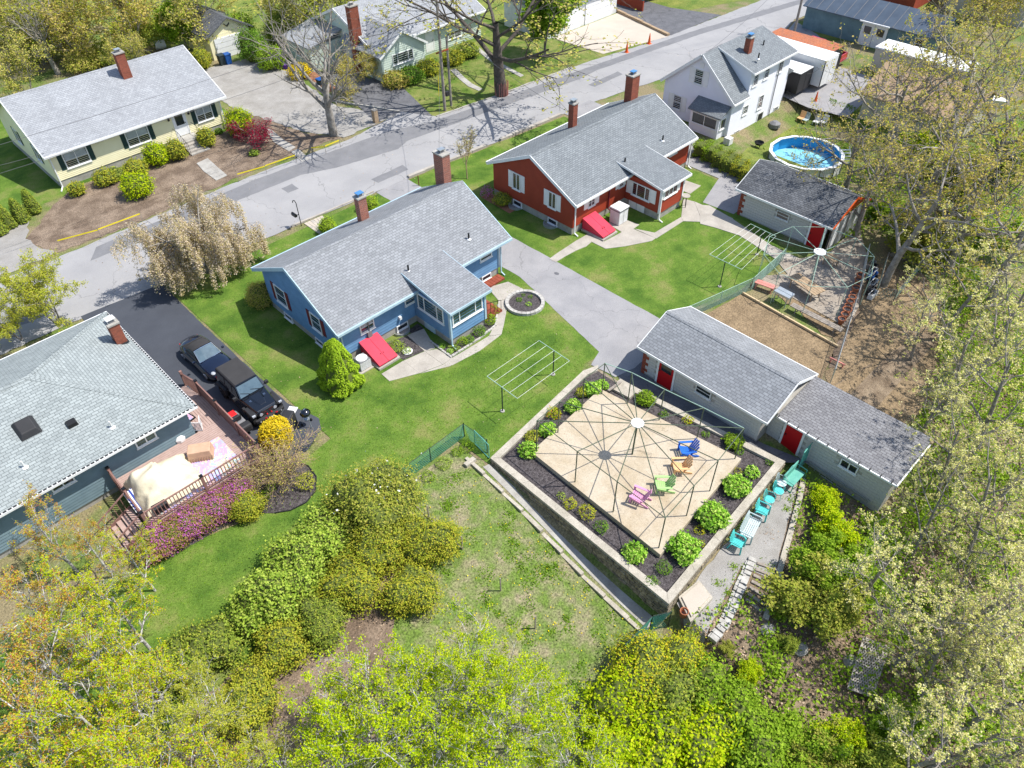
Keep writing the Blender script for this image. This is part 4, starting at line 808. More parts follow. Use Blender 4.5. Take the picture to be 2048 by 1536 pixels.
one('gable_panel', 'orange', lambda b: b.ext('y', [(45.9, 2.15), (50.3, 2.15), (48.1, 3.3)], 16.0, 16.98), t)
for k in range(9): one('corrugated_panel', 'white_matte' if k % 2 else 'galv', lambda b: b.box(45.8+k*.51, 15.9, 0, 46.27+k*.51, 15.96, 2.1), t)
one('post', 'wood_grey', lambda b: [b.box(x-.05, 15.86, 0, x+.05, 15.98, 2.2) for x in (45.85, 48.1, 50.3)], t)
# ---- lilac house
t = thing('white_house', 'tall white and lilac clapboard house with steep gable and shed dormer', 'house', (59, 34, -1))
wx0, wx1, wy0, wy1 = 55.9, 64.5, 30.7, 37.7; wr_, WR, WE = 34.2, 6.1, 2.95
one('foundation', 'cement', lambda b: b.box(wx0+.05, wy0+.05, -2, wx1-.05, wy1, -.4), t)
def gw(y): return WE+(WR-.12-WE)*(1-abs(y-wr_)/3.8)
one('wall', 'lilac_siding', lambda b: (b.ext('x', [(wy0, -1.6), (wy1, -1.6), (wy1, gw(wy1)-.15), (wr_, gw(wr_)-.1), (wy0, gw(wy0)-.15)], wx0, wx1), b.ext('x', [(wy0+.01, 2.5), (wr_, 2.5), (wr_, 5.85), (wy0+.01, 4.75)], 58.1, wx1-.01), b.box(wx1, 31.2, -1.6, wx1+1.3, 34, 2.6), b.box(54.75, 31.0, -.4, wx0+.1, 33.9, 1.9)), t)
siding(t, ('x', wx0, -1), wy0, wy1, -.4, 5.8, 'lilac_siding', .15, gable=lambda z: (max(wy0, wr_-(5.92-z)*1.2), min(wy1, wr_+(5.92-z)*1.2)))
siding(t, ('y', wy0, -1), wx0, wx1, -1.4, 4.7, 'lilac_siding', .15, gable=lambda z: (wx0 if z < 2.7 else 58.1, wx1))
siding(t, ('x', 54.75, -1), 31.0, 33.9, -.4, .75, 'lilac_siding', .15)
siding(t, ('x', 58.1, -1), wy0, wr_, 2.9, 5.7, 'lilac_siding', .15, gable=lambda z: (wy0 if z < 4.75 else wy0+(z-4.75)*3, min(wr_, 30.9+(z-2.95)*1.2)))
b = MB(); roof_plane(b, [(55.6, 30.4, WE), (wx1+.3, 30.4, WE), (wx1+.3, wr_, WR), (55.6, wr_, WR)], .13); roof_plane(b, [(55.6, wr_, WR), (wx1+.3, wr_, WR), (wx1+.3, 38.0, WE), (55.6, 38.0, WE)], .13)
b.f = b.f; b.v = []; b.f = []; b.m = []
roof_plane(b, [(55.6, 30.4, WE), (58.0, 30.4, WE), (58.0, wr_, WR), (55.6, wr_, WR)], .13); roof_plane(b, [(55.6, wr_, WR), (wx1+.3, wr_, WR), (wx1+.3, 38.0, WE), (55.6, 38.0, WE)], .13); b.build('roof', 'shingle_slate', t)
one('dormer_roof', 'shingle_slate', lambda b: roof_plane(b, [(57.85, 30.35, 4.9), (wx1+.3, 30.35, 4.9), (wx1+.3, wr_+.05, 6.13), (57.85, wr_+.05, 6.13)], .12), t)
one('dormer_fascia', 'white', lambda b: (b.box(57.83, 30.28, 4.72, wx1+.32, 30.35, 4.88), b.beam((57.83, 30.35, 4.83), (57.83, wr_, 6.05), .03, .15)), t)
for s, y in ((-1, 30.4), (1, 38.0)): one('rake_board', 'white', lambda b: b.beam((55.58, y, WE-.1), (55.58, wr_, WR-.1), .05, .24), t)
one('gutter', 'white', lambda b: b.box(55.6, 30.3, WE-.16, 58.0, 30.398, WE-.02), t)
one('porch_roof', 'shingle_slate', lambda b: b.hexa([(54.5, 30.75, 1.85), (54.5, 34.1, 1.85), (55.88, 34.1, 2.5), (55.88, 30.75, 2.5)], [(54.5, 30.75, 1.95), (54.5, 34.1, 1.95), (55.88, 34.1, 2.62), (55.88, 30.75, 2.62)]), t)
one('back_entry_roof', 'shingle_slate', lambda b: b.ext('y', [(wx1, 2.6), (wx1+1.6, 2.6), (wx1+1.6, 2.7), (wx1, 3.5)], 30.9, 34.2), t)
chimney(t, *P(1100, 375, 5.7, 'Z3'), 5.2, 6.75, .55, .5, 'chimney_plain', 'blue_cap')
for px, py in ((1178, 435), (1215, 340)): p = P(px, py, 5.5, 'Z3'); vent(t, p[0], p[1], 5.45, .5)
F = ('y', wy0, -1); G = ('x', wx0, -1); PF = ('x', 54.75, -1); PS = ('y', 31.0, -1)
for bl, tr, m_ in (((1135, 635), (1185, 535), 0), ((1222, 580), (1262, 487), 0), ((1320, 535), (1370, 435), 0), ((1170, 800), (1215, 715), 0), ((1052, 860), (1108, 775), 0), ((1283, 850), (1322, 800), 0), ((998, 1020), (1028, 985), 0)):
    r = wrect(F, 'Z3', bl, tr); uc, zc = (r[0]+r[2])/2, (r[1]+r[3])/2; hh = .62 if tr[0] < 1320 and bl[1] < 849 or tr[0] > 1360 else .42; window(t, F, (uc-.4, zc-hh, uc+.4, zc+hh), 1)
rd = wrect(F, 'Z3', (1140, 1010), (1192, 890)); door(t, F, (rd[0], rd[1], rd[0]+.8, rd[1]+2.0), 'plastic_dark')
for bl, tr in (((705, 600), (772, 545)), ((545, 775), (608, 745))): r = wrect(G, 'Z3', bl, tr); uc, zc = (r[0]+r[2])/2, (r[1]+r[3])/2; window(t, G, (uc-.45, zc-.65, uc+.45, zc+.65), 1, sh='white', shw=.5)
one('gable_vent', 'white', lambda b: wbox(b, G, 34.0, 34.4, 4.9, 5.35, 0, .06), t)
window(t, PF, wrect(PF, 'Z3', (738, 935), (880, 890)) if False else (31.15, .75, 33.7, 1.72), 2, False); r = (54.95, .75, 55.75, 1.7); window(t, PS, r, 1, False)
one('drain_pipe', 'plastic_grey', lambda b: b.tube((62.6, 30.6, -1.3), (62.6, 30.6, 4.7), .04), t)
# ---- pale green house
t = thing('pale_green_house', 'pale green cottage with front gable and tall brick chimney beyond the street', 'house', (49, 68, 0))
one('wall', 'mint_siding', lambda b: (b.ext('x', [(62.6, 0), (75, 0), (75, 2.4), (69, 5.0), (62.6, 2.4)], 42.6, 58.2) if False else b.box(42.8, 63.6, 0, 57.5, 74, 2.7), b.ext('x', [(63.6, 2.7), (74, 2.7), (68.8, 5.0)], 42.81, 57.49), b.box(42.2, 61.2, 0, 47.6, 64, 2.5), b.ext('y', [(42.2, 2.5), (47.6, 2.5), (44.9, 4.2)], 61.22, 66), b.box(38.9, 68.5, 0, 42.8, 73, 2.4)), t)
siding(t, ('y', 61.2, -1), 42.2, 47.6, .2, 4.1, 'mint_siding', .2, gable=lambda z: (max(42.2, 44.9-(4.15-z)*1.6), min(47.6, 44.9+(4.15-z)*1.6))); siding(t, ('y', 63.6, -1), 47.7, 57.5, .2, 2.6, 'mint_siding', .2)
gable_roof_x(t, 42.5, 57.9, 63.1, 74.5, 2.7, 68.8, 5.2, 'shingle_pale', 'white', caps=False)
b = MB(); roof_plane(b, [(41.9, 60.9, 2.5), (44.9, 60.9, 4.35), (44.9, 67.6, 4.35), (41.9, 67.6, 2.5)]); roof_plane(b, [(44.9, 60.9, 4.35), (47.9, 60.9, 2.5), (47.9, 67.6, 2.5), (44.9, 67.6, 4.35)]); b.build('front_gable_roof', 'shingle_pale', t)
one('rake_board', 'white', lambda b: (b.beam((41.9, 60.88, 2.42), (44.9, 60.88, 4.27), .05, .2), b.beam((44.9, 60.88, 4.27), (47.9, 60.88, 2.42), .05, .2)), t)
one('side_wing_roof', 'shingle_pale', lambda b: roof_plane(b, [(38.6, 68.2, 2.45), (42.8, 68.2, 3.3), (42.8, 73.3, 3.3), (38.6, 73.3, 2.45)]), t)
chimney(t, 42.4, 65.2, 0, 6.2, 1.0, .7, 'chimney_plain', 'cement'); 
F = ('y', 61.2, -1); window(t, F, wrect(F, 'Z2', (545, 385), (658, 280)), 3, False, rat=[1, 2.4, 1]); F = ('y', 63.6, -1); window(t, F, wrect(F, 'Z2', (865, 235), (940, 165)), 2, True); r = wrect(F, 'Z2', (745, 325), (775, 215)); door(t, F, (r[0], .3, r[0]+.95, 2.35), 'white')
G = ('x', 42.8, -1); window(t, ('x', 38.9, -1), (70, 1.1, 71, 2.0)); window(t, G, (65.9, 1.2, 67.0, 1.9)); door(t, G, (67.2, .2, 68.1, 2.2), 'white')
# ---- small yellow garage, far left
t = thing('small_garage', 'small cream garage with white door behind the yellow house', 'garage', (35.5, 80, 0))
one('wall', 'yellow_siding', lambda b: (b.box(33.4, 78.6, 0, 38, 84, 2.4), b.ext('y', [(33.4, 2.4), (38, 2.4), (35.7, 3.7)], 78.62, 83.9)), t)
b = MB(); roof_plane(b, [(33.0, 78.2, 2.35), (35.7, 78.2, 3.85), (35.7, 84.4, 3.85), (33.0, 84.4, 2.35)]); roof_plane(b, [(35.7, 78.2, 3.85), (38.4, 78.2, 2.35), (38.4, 84.4, 2.35), (35.7, 84.4, 3.85)]); b.build('roof', 'shingle_dark', t)
for k in range(4): one('door_panel', 'white', lambda b: b.box(33.9, 78.5, .02+k*.5, 36.9, 78.6, .49+k*.5), t)
one('emblem', 'plastic_dark', lambda b: b.ext('y', [(35.4, 3.1), (35.7, 2.85), (36.0, 3.1), (36.0, 3.2), (35.7, 2.97), (35.4, 3.2)], 78.5, 78.6), t)
# ---- white garage of the pale driveway
t = thing('white_garage', 'white garage with two doors at the head of the pale driveway', 'garage', (67, 60, 0))
one('wall', 'white_matte', lambda b: b.box(61.5, 57.5, 0, 73.3, 64, 2.9), t); one('roof', 'shingle_pale', lambda b: b.ext('x', [(57.1, 2.9), (64.4, 2.9), (60.8, 5)], 61.2, 73.6), t)
for x in (62.4, 67.8):
    for k in range(4): one('door_panel', 'white', lambda b: b.box(x, 57.42, .02+k*.6, x+4.6, 57.5, .59+k*.6), t)
# ---- teal canvas shelter
t = thing('canvas_shelter', 'teal arched canvas shelter with rusty red base beyond the pale driveway', 'shelter', (80, 60, 0))
n = 10; arc = [(79.4+3.6*math.cos(math.pi*k/n), 1.1+3.2*math.sin(math.pi*k/n)) for k in range(n+1)]
def f(b):
    for p, q in zip(arc, arc[1:]): b.hexa([(p[0], 55.5, p[1]), (q[0], 55.5, q[1]), (q[0], 70, q[1]), (p[0], 70, p[1])], [(p[0], 55.5, p[1]+.06), (q[0], 55.5, q[1]+.06), (q[0], 70, q[1]+.06), (p[0], 70, p[1]+.06)])
one('canvas', 'teal_canvas', f, t); one('base_wall', 'barn_red', lambda b: (b.box(75.7, 55.5, 0, 75.9, 70, 1.15), b.box(82.9, 55.5, 0, 83.1, 70, 1.15)), t); one('back_wall', 'barn_red', lambda b: b.box(75.9, 69.8, 0, 82.9, 70, 3), t)
# ---- teal garage right, red shed, brown house, tan garage
t = thing('teal_shed', 'long teal outbuilding with dark metal roof and white double door', 'shed', (88, 33, 0))
one('wall', 'teal_siding', lambda b: (b.box(83.6, 25.2, 0, 88.6, 39.4, 2.5), b.ext('y', [(83.6, 2.5), (88.6, 2.5), (86.1, 3.6)], 25.22, 39.38)), t)
for a in (0, 1): b = MB(); x0, x1 = (83.2, 86.1) if a == 0 else (86.1, 89.0); roof_plane(b, [(x0, 24.9, 2.4 if a == 0 else 3.75), (x1, 24.9, 3.75 if a == 0 else 2.4), (x1, 39.7, 3.75 if a == 0 else 2.4), (x0, 39.7, 2.4 if a == 0 else 3.75)], .08); b.build('roof', 'metal_roof', t)
for k in range(14): one('roof_seam', 'plastic_grey', lambda b: b.beam((83.2, 25.4+k*1.06, 2.42), (86.1, 25.4+k*1.06, 3.77), .04, .05), t)
one('trim', 'white', lambda b: b.box(83.1, 29.9, 2.3, 83.25, 33.1, 2.42), t)
for k in range(2): d = one('door', 'white', lambda b: b.box(83.5, 30.1+k*1.4, 0, 83.6, 31.45+k*1.4, 2.25), t); one('pane', 'glass', lambda b: b.box(83.46, 30.4+k*1.4, 1.2, 83.5, 31.15+k*1.4, 1.9), d)
window(t, ('x', 83.6, -1), (26.2, .9, 27.2, 2.0), 1)
t = thing('tan_garage', 'pale block garage with faded brown gable roof behind the pool', 'garage', (73, 22, -1))
one('wall', 'tan_wall', lambda b: (b.box(67.3, 16.2, -2.5, 74.4, 24.4, 2.2), b.ext('y', [(67.3, 2.2), (74.4, 2.2), (70.85, 3.7)], 16.3, 24.38)), t)
b = MB(); roof_plane(b, [(66.9, 15.6, 2.15), (70.85, 15.6, 3.85), (70.85, 24.8, 3.85), (66.9, 24.8, 2.15)]); roof_plane(b, [(70.85, 15.6, 3.85), (74.8, 15.6, 2.15), (74.8, 24.8, 2.15), (70.85, 24.8, 3.85)]); b.build('roof', 'tan_roof', t)
t = thing('barn', 'barn red building partly hidden at the top right', 'barn', (104, 32, 0))
one('wall', 'barn_red', lambda b: b.box(97, 33, 0, 104, 38, 3.6), t); one('roof', 'shingle_pale', lambda b: b.ext('x', [(32.6, 3.6), (38.4, 3.6), (35.5, 5)], 96.7, 104.3), t)
t = thing('brown_house', 'brown shingled building with dark window at the top right corner', 'house', (105, 24, 0))
one('wall', 'tan_wall', lambda b: b.box(100, 22, 0, 112, 30.5, 3.4), t); one('roof', 'shingle_mauve', lambda b: b.ext('y', [(99.6, 3.4), (112.4, 3.4), (106, 6)], 21.6, 30.9), t); window(t, ('x', 100, -1), (26, 1.2, 28, 2.6), 2, fm='plastic_dark')

# ================================================================== TERRACE WITH THE PIPE CANOPY
outer = [(16.45, 18.75), (24.75, 19.7), (25.75, 19.4), (25.75, 17.75), (25.85, 16.4), (26.95, 7.85), (16.25, 7.2)]
def inset(poly, d):
    poly = ngon_ccw(poly); n = len(poly); out = []
    for i in range(n):
        p0, p1, p2 = Vector((*poly[i-1],)), Vector((*poly[i],)), Vector((*poly[(i+1) % n],))
        a = (p1-p0).normalized(); b_ = (p2-p1).normalized(); na = Vector((-a.y, a.x)); nb = Vector((-b_.y, b_.x)); m_ = (na+nb).normalized(); out.append(tuple(p1+m_*(d/max(.4, m_.dot(na)))))
    return out
outc = ngon_ccw(outer); inn = inset(outer, .38)
t = thing('terrace', 'raised terrace with stone retaining walls and a tan concrete slab', 'terrace', (21.3, 13, 0))
one('retaining_fill', 'stone_face', lambda b: b.prism(inset(outer, .06), -2.6, .1), t)
sheet('mulch', 'mulch', inset(outer, .3), .17, par=t, kind=None)
for i in range(len(outc)):
    a, c_, d, e = outc[i], outc[(i+1) % len(outc)], inn[(i+1) % len(inn)], inn[i]; n = max(1, round(math.dist(a, c_)/2.2))
    if abs(a[0]-25.75) < .02 and abs(c_[0]-25.75) < .25 and abs(a[1]-c_[1]) > 1: continue
    for k in range(n):
        f0, f1 = (k+.003)/n, (k+.997)/n; L = lambda p, q, f: (p[0]+(q[0]-p[0])*f, p[1]+(q[1]-p[1])*f)
        one('wall_cap', 'cap', lambda b: b.prism([L(a, c_, f0), L(a, c_, f1), L(e, d, f1), L(e, d, f0)], .16, .32), t)
# stones of the retaining wall faces
def stones(par, a, c_, ztop, zbot, sz=.38, m='stone_face', lim=150):
    L = math.dist(a, c_); ux, uy = (c_[0]-a[0])/L, (c_[1]-a[1])/L; nx, ny = uy, -ux; z = ztop; cnt = 0
    while z > zbot and cnt < lim:
        h = rnd.uniform(.16, .27); u = 0
        while u < L:
            l = rnd.uniform(.7, 1.4)*sz; u1 = min(L, u+l); 
            x0, y0, x1, y1 = a[0]+ux*(u+.012), a[1]+uy*(u+.012), a[0]+ux*(u1-.012), a[1]+uy*(u1-.012); d = rnd.uniform(.0, .05)
            if min(hg(x0, y0), hg(x1, y1))-.1 < z and u1-u > .08:
                one('stone', m if rnd.random() < .7 else 'stone', lambda b: b.hexa([(x0-nx*.1, y0-ny*.1, z-h+.012), (x1-nx*.1, y1-ny*.1, z-h+.012), (x1+nx*d, y1+ny*d, z-h+.02), (x0+nx*d, y0+ny*d, z-h+.02)], [(x0-nx*.1, y0-ny*.1, z), (x1-nx*.1, y1-ny*.1, z), (x1+nx*d*.8, y1+ny*d*.8, z-.01), (x0+nx*d*.8, y0+ny*d*.8, z-.01)]), par); cnt += 1
            u = u1
        z -= h
for i in range(len(outc)):
    a, c_ = outc[i], outc[(i+1) % len(outc)]
    if a[0] < 17 and c_[0] < 17 or (a[1] < 8.5 and c_[1] < 8.5): stones(t, a, c_, .15, -1.9, lim=170)
sq = [(18.15, 17.45), (24.2, 17.95), (25.4, 9.5), (17.9, 8.95)]
one('slab', 'slab', lambda b: b.prism(sq, .1, .46), t, bevel=.01)
one('entry_step', 'cap', lambda b: b.prism(PL('P1', .3, (800, 285), (850, 245), (960, 290), (905, 340)), .1, .33), t)
one('ramp_board', 'wood_grey', lambda b: b.beam((*P(780, 300, .5, 'P1'), .55), (*P(852, 245, .4, 'P1'), .4), .14, .05), t)
# cracks and stains are in the slab colour; canopy
t = thing('pipe_canopy', 'green steel pipe canopy frame with spokes over the tan slab', 'canopy frame', (21.8, 13.7, .46))
tops = [P(x, y, 3.1, 'P1') for x, y in ((757, 112), (917, 190), (1113, 290), (1340, 390), (1575, 505), (1420, 705), (1280, 850), (1110, 1030), (835, 820), (600, 650), (367, 467), (497, 370), (645, 235))]
hub = P(948, 490, 3.1, 'P1'); zt = 3.1
base = [P(x, y, .46, 'P1') for x, y in ((742, 315), (893, 370), (1077, 468), (1297, 577), (1520, 695), (1373, 883), (1237, 1028), (1075, 1215), (808, 1005), (585, 830), (360, 650), (485, 540), (625, 405))]
zt = 2.78
tops = [((a[0]), a[1]) for a in base]; hub = (21.75, 13.65)
one('hub', 'white_matte', lambda b: b.lathe((hub[0], hub[1], zt-.03), [(.01, 0), (.34, 0), (.34, .06), (.01, .06)], 8), t)
one('hub_post', 'canopy_pipe', lambda b: b.tube((hub[0]-.05, hub[1], .46), (hub[0], hub[1], zt), .045), t)
for i, p in enumerate(base):
    one('post', 'canopy_pipe', lambda b: b.tube((*p, .4), (*p, zt), .03), t)
    one('spoke', 'canopy_pipe', lambda b: b.tube((*p, zt), (*hub, zt), .024), t)
    q = base[(i+1) % len(base)]; one('edge_rail', 'line_pipe' if i < 4 else 'canopy_pipe', lambda b: b.tube((*p, zt), (*q, zt), .022), t)
# adirondack chairs
def adirondack(label, m, x, y, z, yaw, group=None):
    t = thing('garden_chair', label, 'chair', (0, 0, 0), group)   # faces +x
    one('seat_slat', m, lambda b: b.beam((.28, -.27, .36), (.28, .27, .36), .085, .02), t); k = 1
    for i in range(1, 6): one('seat_slat', m, lambda b: b.beam((.28-i*.1, -.27, .36-i*.028), (.28-i*.1, .27, .36-i*.028), .085, .02), t)
    for i in range(5):
        yy = (i-2)*.115; h = .78-abs(i-2)*.07; one('back_slat', m, lambda b: b.beam((-.22, yy, .2), (-.22-.42*h/.9, yy*1.25, .2+h*.95), .1, .02, up=(1, 0, .3)), t)
    for s in (-1, 1):
        one('arm', m, lambda b: b.beam((.36, s*.35, .56), (-.42, s*.35, .53), .13, .022), t)
        one('front_leg', m, lambda b: b.beam((.3, s*.3, 0), (.3, s*.3, .55), .035, .1, up=(1, 0, 0)), t)
        one('side_rail', m, lambda b: b.beam((.34, s*.27, .33), (-.62, s*.27, .04), .03, .12), t)
    t.location = (x, y, z); t.rotation_euler = (0, 0, yaw); ORG[t.name] = Vector((x, y, z)); return t
for (px, py), m, lab, yw in (((1235, 650), 'chair_blue', 'bright blue slatted garden chair on the tan slab', 142), ((1195, 745), 'chair_peach', 'peach slatted garden chair on the tan slab', 138), ((1095, 855), 'chair_green', 'light green slatted garden chair on the tan slab', 135), ((955, 920), 'chair_pink', 'pink slatted garden chair on the tan slab', 108)):
    p = P(px, py, .7, 'P1'); adirondack(lab, m, p[0], p[1], .462, R(yw), 'slatted garden chairs under the canopy')
# ---- clotheslines
def clothesline(label, c4, z, posts, m='line_pipe', nl=5, pm='dark_post'):
    a, b_, c_, d = [P(x, y, z, zz) for x, y, zz in c4]   # a-b one bar, d-c other bar
    t = thing('clothesline', label, 'clothesline', ((a[0]+c_[0])/2, (a[1]+c_[1])/2, 0))
    for p, q in ((a, b_), (d, c_)): one('crossbar', m, lambda b: b.tube((*p, z), (*q, z), .022), t)
    for k in range(nl):
        f = k/(nl-1); p = (a[0]+(b_[0]-a[0])*f, a[1]+(b_[1]-a[1])*f); q = (d[0]+(c_[0]-d[0])*f, d[1]+(c_[1]-d[1])*f); one('line', 'cord', lambda b: b.tube((*p, z), (*q, z), .009, n=4), t)
    for p, q in ((a, b_), (d, c_)):
        mx, my = (p[0]+q[0])/2, (p[1]+q[1])/2; one('post', pm, lambda b: b.tube((mx, my, 0), (mx, my, z), .035), t); one('footing', 'cement', lambda b: b.tube((mx, my, 0), (mx, my, .07), .13), t)
clothesline('green clothesline frame on the lawn beside the terrace', [(70, 212, 'P1'), (247, 342, 'P1'), (552, 122, 'P1'), (375, 3, 'P1')], 1.9, 0)
clothesline('green clothesline with six lines on the lawn behind the red house', [(60, 660, 'Z8'), (262, 755, 'Z8'), (480, 545, 'Z8'), (320, 467, 'Z8')], 2.0, 0, nl=6)
# ---- fences
def wire_fence(label, pts, z0, h, m='green_mesh', post=2.2, pm='dark_post', cell=.11, r=.008, name='wire_fence', tops=True):
    t = thing(name, label, 'fence', (pts[0][0], pts[0][1], hg(*pts[0])+z0)); w_ = MB()
    for p, q in zip(pts, pts[1:]):
        L = math.dist(p, q); n = max(1, round(L/post)); za, zb_ = hg(*p)+z0, hg(*q)+z0
        for k in range(n+1):
            f = k/n; x, y, z = p[0]+(q[0]-p[0])*f, p[1]+(q[1]-p[1])*f, za+(zb_-za)*f; one('post', pm, lambda b: b.tube((x, y, z-.1), (x, y, z+h+.05), .028), t)
        u = 0
        while u < L:
            f = u/L; f1 = min(1, (u+h*.5)/L); A = lambda f, zz: (p[0]+(q[0]-p[0])*f, p[1]+(q[1]-p[1])*f, za+(zb_-za)*f+zz)
            w_.tube(A(f, .02), A(f1, h), r, r, 3, cap=False); w_.tube(A(f1, .02), A(f, h), r, r, 3, cap=False); u += cell
        if tops: one('top_rail', pm, lambda b: b.tube((*p, za+h), (*q, zb_+h), .016), t)
    w_.build('mesh', m, t, fixn=False, uv=False); return t
wire_fence('green wire fence round the dandelion yard at the lawn edge', [(11.9, 20.9), (16.65, 21.0), (16.75, 19.3)], 0, 1.05, r=.010)
wire_fence('sagging green mesh fence at the south corner of the terrace', [(16.15, 6.95), PG(1298, 1262)[:2], PG(1245, 1318)[:2]], 0, 1.35, r=.018, cell=.08)
wire_fence('low green wire fence running under the trees at the bottom', [(12.6, 6.2), (11.0, 4.6), (9.8, 2.4), (8.8, 1)], 0, .9, r=.012)
wire_fence('pale green fence between the red house lawn and the vegetable bed', [(42.8, 17.45), (38.5, 17.2), (33.2, 18.4)], 0, 1.0, r=.012, m='line_pipe', pm='line_pipe', cell=.1)
wire_fence('grey wire fence along the end of the vegetable bed', [PL('Z8', 0, (1040, 690))[0], PL('Z8', 0, (990, 930))[0], PL('Z8', 0, (920, 1150))[0], PL('Z8', 0, (820, 1480))[0]], 0, 1.2, r=.009, m='galv', pm='galv', cell=.14)
wire_fence('fence with weathered rail round the grass plot by the woods', [PL('S', 0, (830, 300))[0], PL('S', 0, (700, 740))[0], PL('S', 0, (940, 780))[0], PL('S', 0, (1330, 300))[0]], 0, .9, r=.008, m='line_pipe', pm='wood_grey', cell=.2)
t = thing('garden_gate', 'green metal garden gate against the corner of the terrace wall', 'gate', (16.5, 19.0, 0))
p0, p1 = P(1040, 905, .0), P(983, 915, 0); p0 = (16.7, 20.2); p1 = (16.55, 18.95)
one('gate_frame', 'green_mesh', lambda b: (b.path([(*p0, .05), (*p0, 1.1), (*p1, 1.1), (*p1, .05), (*p0, .05)], .025)), t); one('mesh', 'green_mesh', lambda b: [b.tube((p0[0]+(p1[0]-p0[0])*f/12, p0[1]+(p1[1]-p0[1])*f/12, .05), (p0[0]+(p1[0]-p0[0])*f/12, p0[1]+(p1[1]-p0[1])*f/12, 1.1), .008, n=4) for f in range(13)], t)
# wood posts and rail along the yard's west side
t = thing('post_and_rail', 'row of thin grey posts with low boards along the yard bed', 'fence', (11.8, 20.5, 0))
for x, y in ((11.9, 20.9), (11.9, 18.3), (12.0, 16.0), (11.9, 13.3), (11.8, 11)): one('post', 'wood_grey', lambda b: b.beam((x, y, hg(x, y)-.1), (x, y, hg(x, y)+1.1), .05, .05), t)
for a, c_ in (((11.9, 20.6), (11.9, 18.3)), ((11.9, 18.2), (12, 16.0))): one('board', 'wood_grey', lambda b: b.beam((*a, hg(*a)+.04), (*c_, hg(*c_)+.04), .04, .12), t)
# gutter path and kerb west of the terrace wall
sheet('gutter_path', 'cement', [(15.95, 18.8), (16.3, 18.7), (16.15, 7.4), (15.4, 7.4)], .05, .5)
kerb('thin pale kerb along the sunken gutter path beside the terrace wall', [(15.7, 19.8), (15.55, 15), (15.25, 11), (15.1, 7.0)], .2, .16, 'cap')
t = thing('corner_post', 'pale concrete footing block at the yard gate', 'block', (15.6, 19.6, 0)); one('block', 'cap', lambda b: b.box(15.3, 19.3, -.1, 15.95, 19.55, .2), t)
# ---- furniture on the strip
def plastic_chair(label, m, x, y, z, yaw, back=.55, wire=False):
    t = thing('patio_chair', label, 'chair', (0, 0, 0), 'old chairs lined up against the terrace wall')
    r = MB(); n = 7
    if wire:
        one('seat', m, lambda b: b.lathe((0, 0, .42), [(.01, 0), (.22, 0), (.25, .02), (.22, .03), (.01, .02)], 14), t)
        one('back', m, lambda b: ([b.tube((-.2+.05*abs(k)/3, k*.07, .42), (-.3, k*.08, .42+back*(1-.05*k*k)), .011, n=5) for k in range(-3, 4)], b.path([(-.18, -.25, .45), (-.3, -.24, .8), (-.33, 0, .98), (-.3, .24, .8), (-.18, .25, .45)], .016)), t)
        for s in (-1, 1): one('arm', m, lambda b: b.path([(-.27, s*.24, .68), (.05, s*.3, .66), (.2, s*.26, .55), (.22, s*.2, .44)], .014), t)
        for s in (-1, 1):
            for q in (-1, 1): one('leg', m, lambda b: b.tube((q*.17, s*.17, .42), (q*.23, s*.22, 0), .013), t)
    else:
        for i in range(6): one('seat_slat', m, lambda b: b.box(-.24, -.24+i*.082, .38, .25, -.24+i*.082+.066, .41), t)
        for i in range(6): one('back_slat', m, lambda b: b.beam((-.23, -.21+i*.084, .38), (-.38, (-.21+i*.084)*1.15, .38+back*(1-.03*(i-2.5)**2)), .068, .022, up=(1, 0, .3)), t)
        for s in (-1, 1):
            one('arm', m, lambda b: b.path([(-.33, s*.29, .62), (.12, s*.31, .62), (.25, s*.29, .58)], .035, 6), t)
            one('front_leg', m, lambda b: b.beam((.25, s*.27, .6), (.29, s*.28, 0), .05, .07, up=(1, 0, 0)), t); one('rear_leg', m, lambda b: b.beam((-.24, s*.26, .42), (-.36, s*.28, 0), .05, .07, up=(1, 0, 0)), t)
    t.location = (x, y, z); t.rotation_euler = (0, 0, yaw); return t
zs_ = lambda p: hg(*p)+.05
for (px, py), m, lab, wr2 in (((860, 600), 'pale_grey_blue', 'pale grey metal chair nearest the green glider bench', True), ((820, 710), 'teal_plastic', 'turquoise round-backed metal chair next to the pale grey chair', True), ((690, 830), 'teal_plastic', 'turquoise wire-backed metal chair full of dry leaves', True), ((600, 980), 'teal_plastic', 'turquoise plastic armchair between wire chair and grey bench', False), ((250, 1430), 'teal_plastic', 'turquoise plastic armchair at the low end of the row', False)):
    z = -.3
    for _ in range(5): p = P(px, py, z+.42, 'C'); z = zs_(p)
    plastic_chair(lab, m, p[0], p[1], z, R(-90+12), .6 if not wr2 else .55, wr2)
def bench(label, m, x, y, z, yaw):
    t = thing('garden_bench', label, 'bench', (0, 0, 0))
    for i in range(6): one('seat_slat', m, lambda b: b.box(-.26+i*.09, -.62, .38, -.26+i*.09+.07, .62, .405), t)
    for i in range(13): one('back_slat', m, lambda b: b.beam((-.28, -.58+i*.0967, .38), (-.42, -.58+i*.0967, .8+.14*math.sin(math.pi*i/12)), .07, .02, up=(1, 0, .3)), t)
    for s in (-1, 1):
        one('arm', m, lambda b: b.path([(-.38, s*.64, .62), (.22, s*.64, .62)], .035, 6), t)
        one('leg', m, lambda b: (b.beam((.24, s*.62, .62), (.26, s*.62, 0), .05, .07, up=(1, 0, 0)), b.beam((-.28, s*.62, .42), (-.34, s*.62, 0), .05, .07, up=(1, 0, 0))), t)
    t.location = (x, y, z); t.rotation_euler = (0, 0, yaw)
z = -.4
for _ in range(5): p = P(440, 1220, z+.42, 'C'); z = zs_(p)
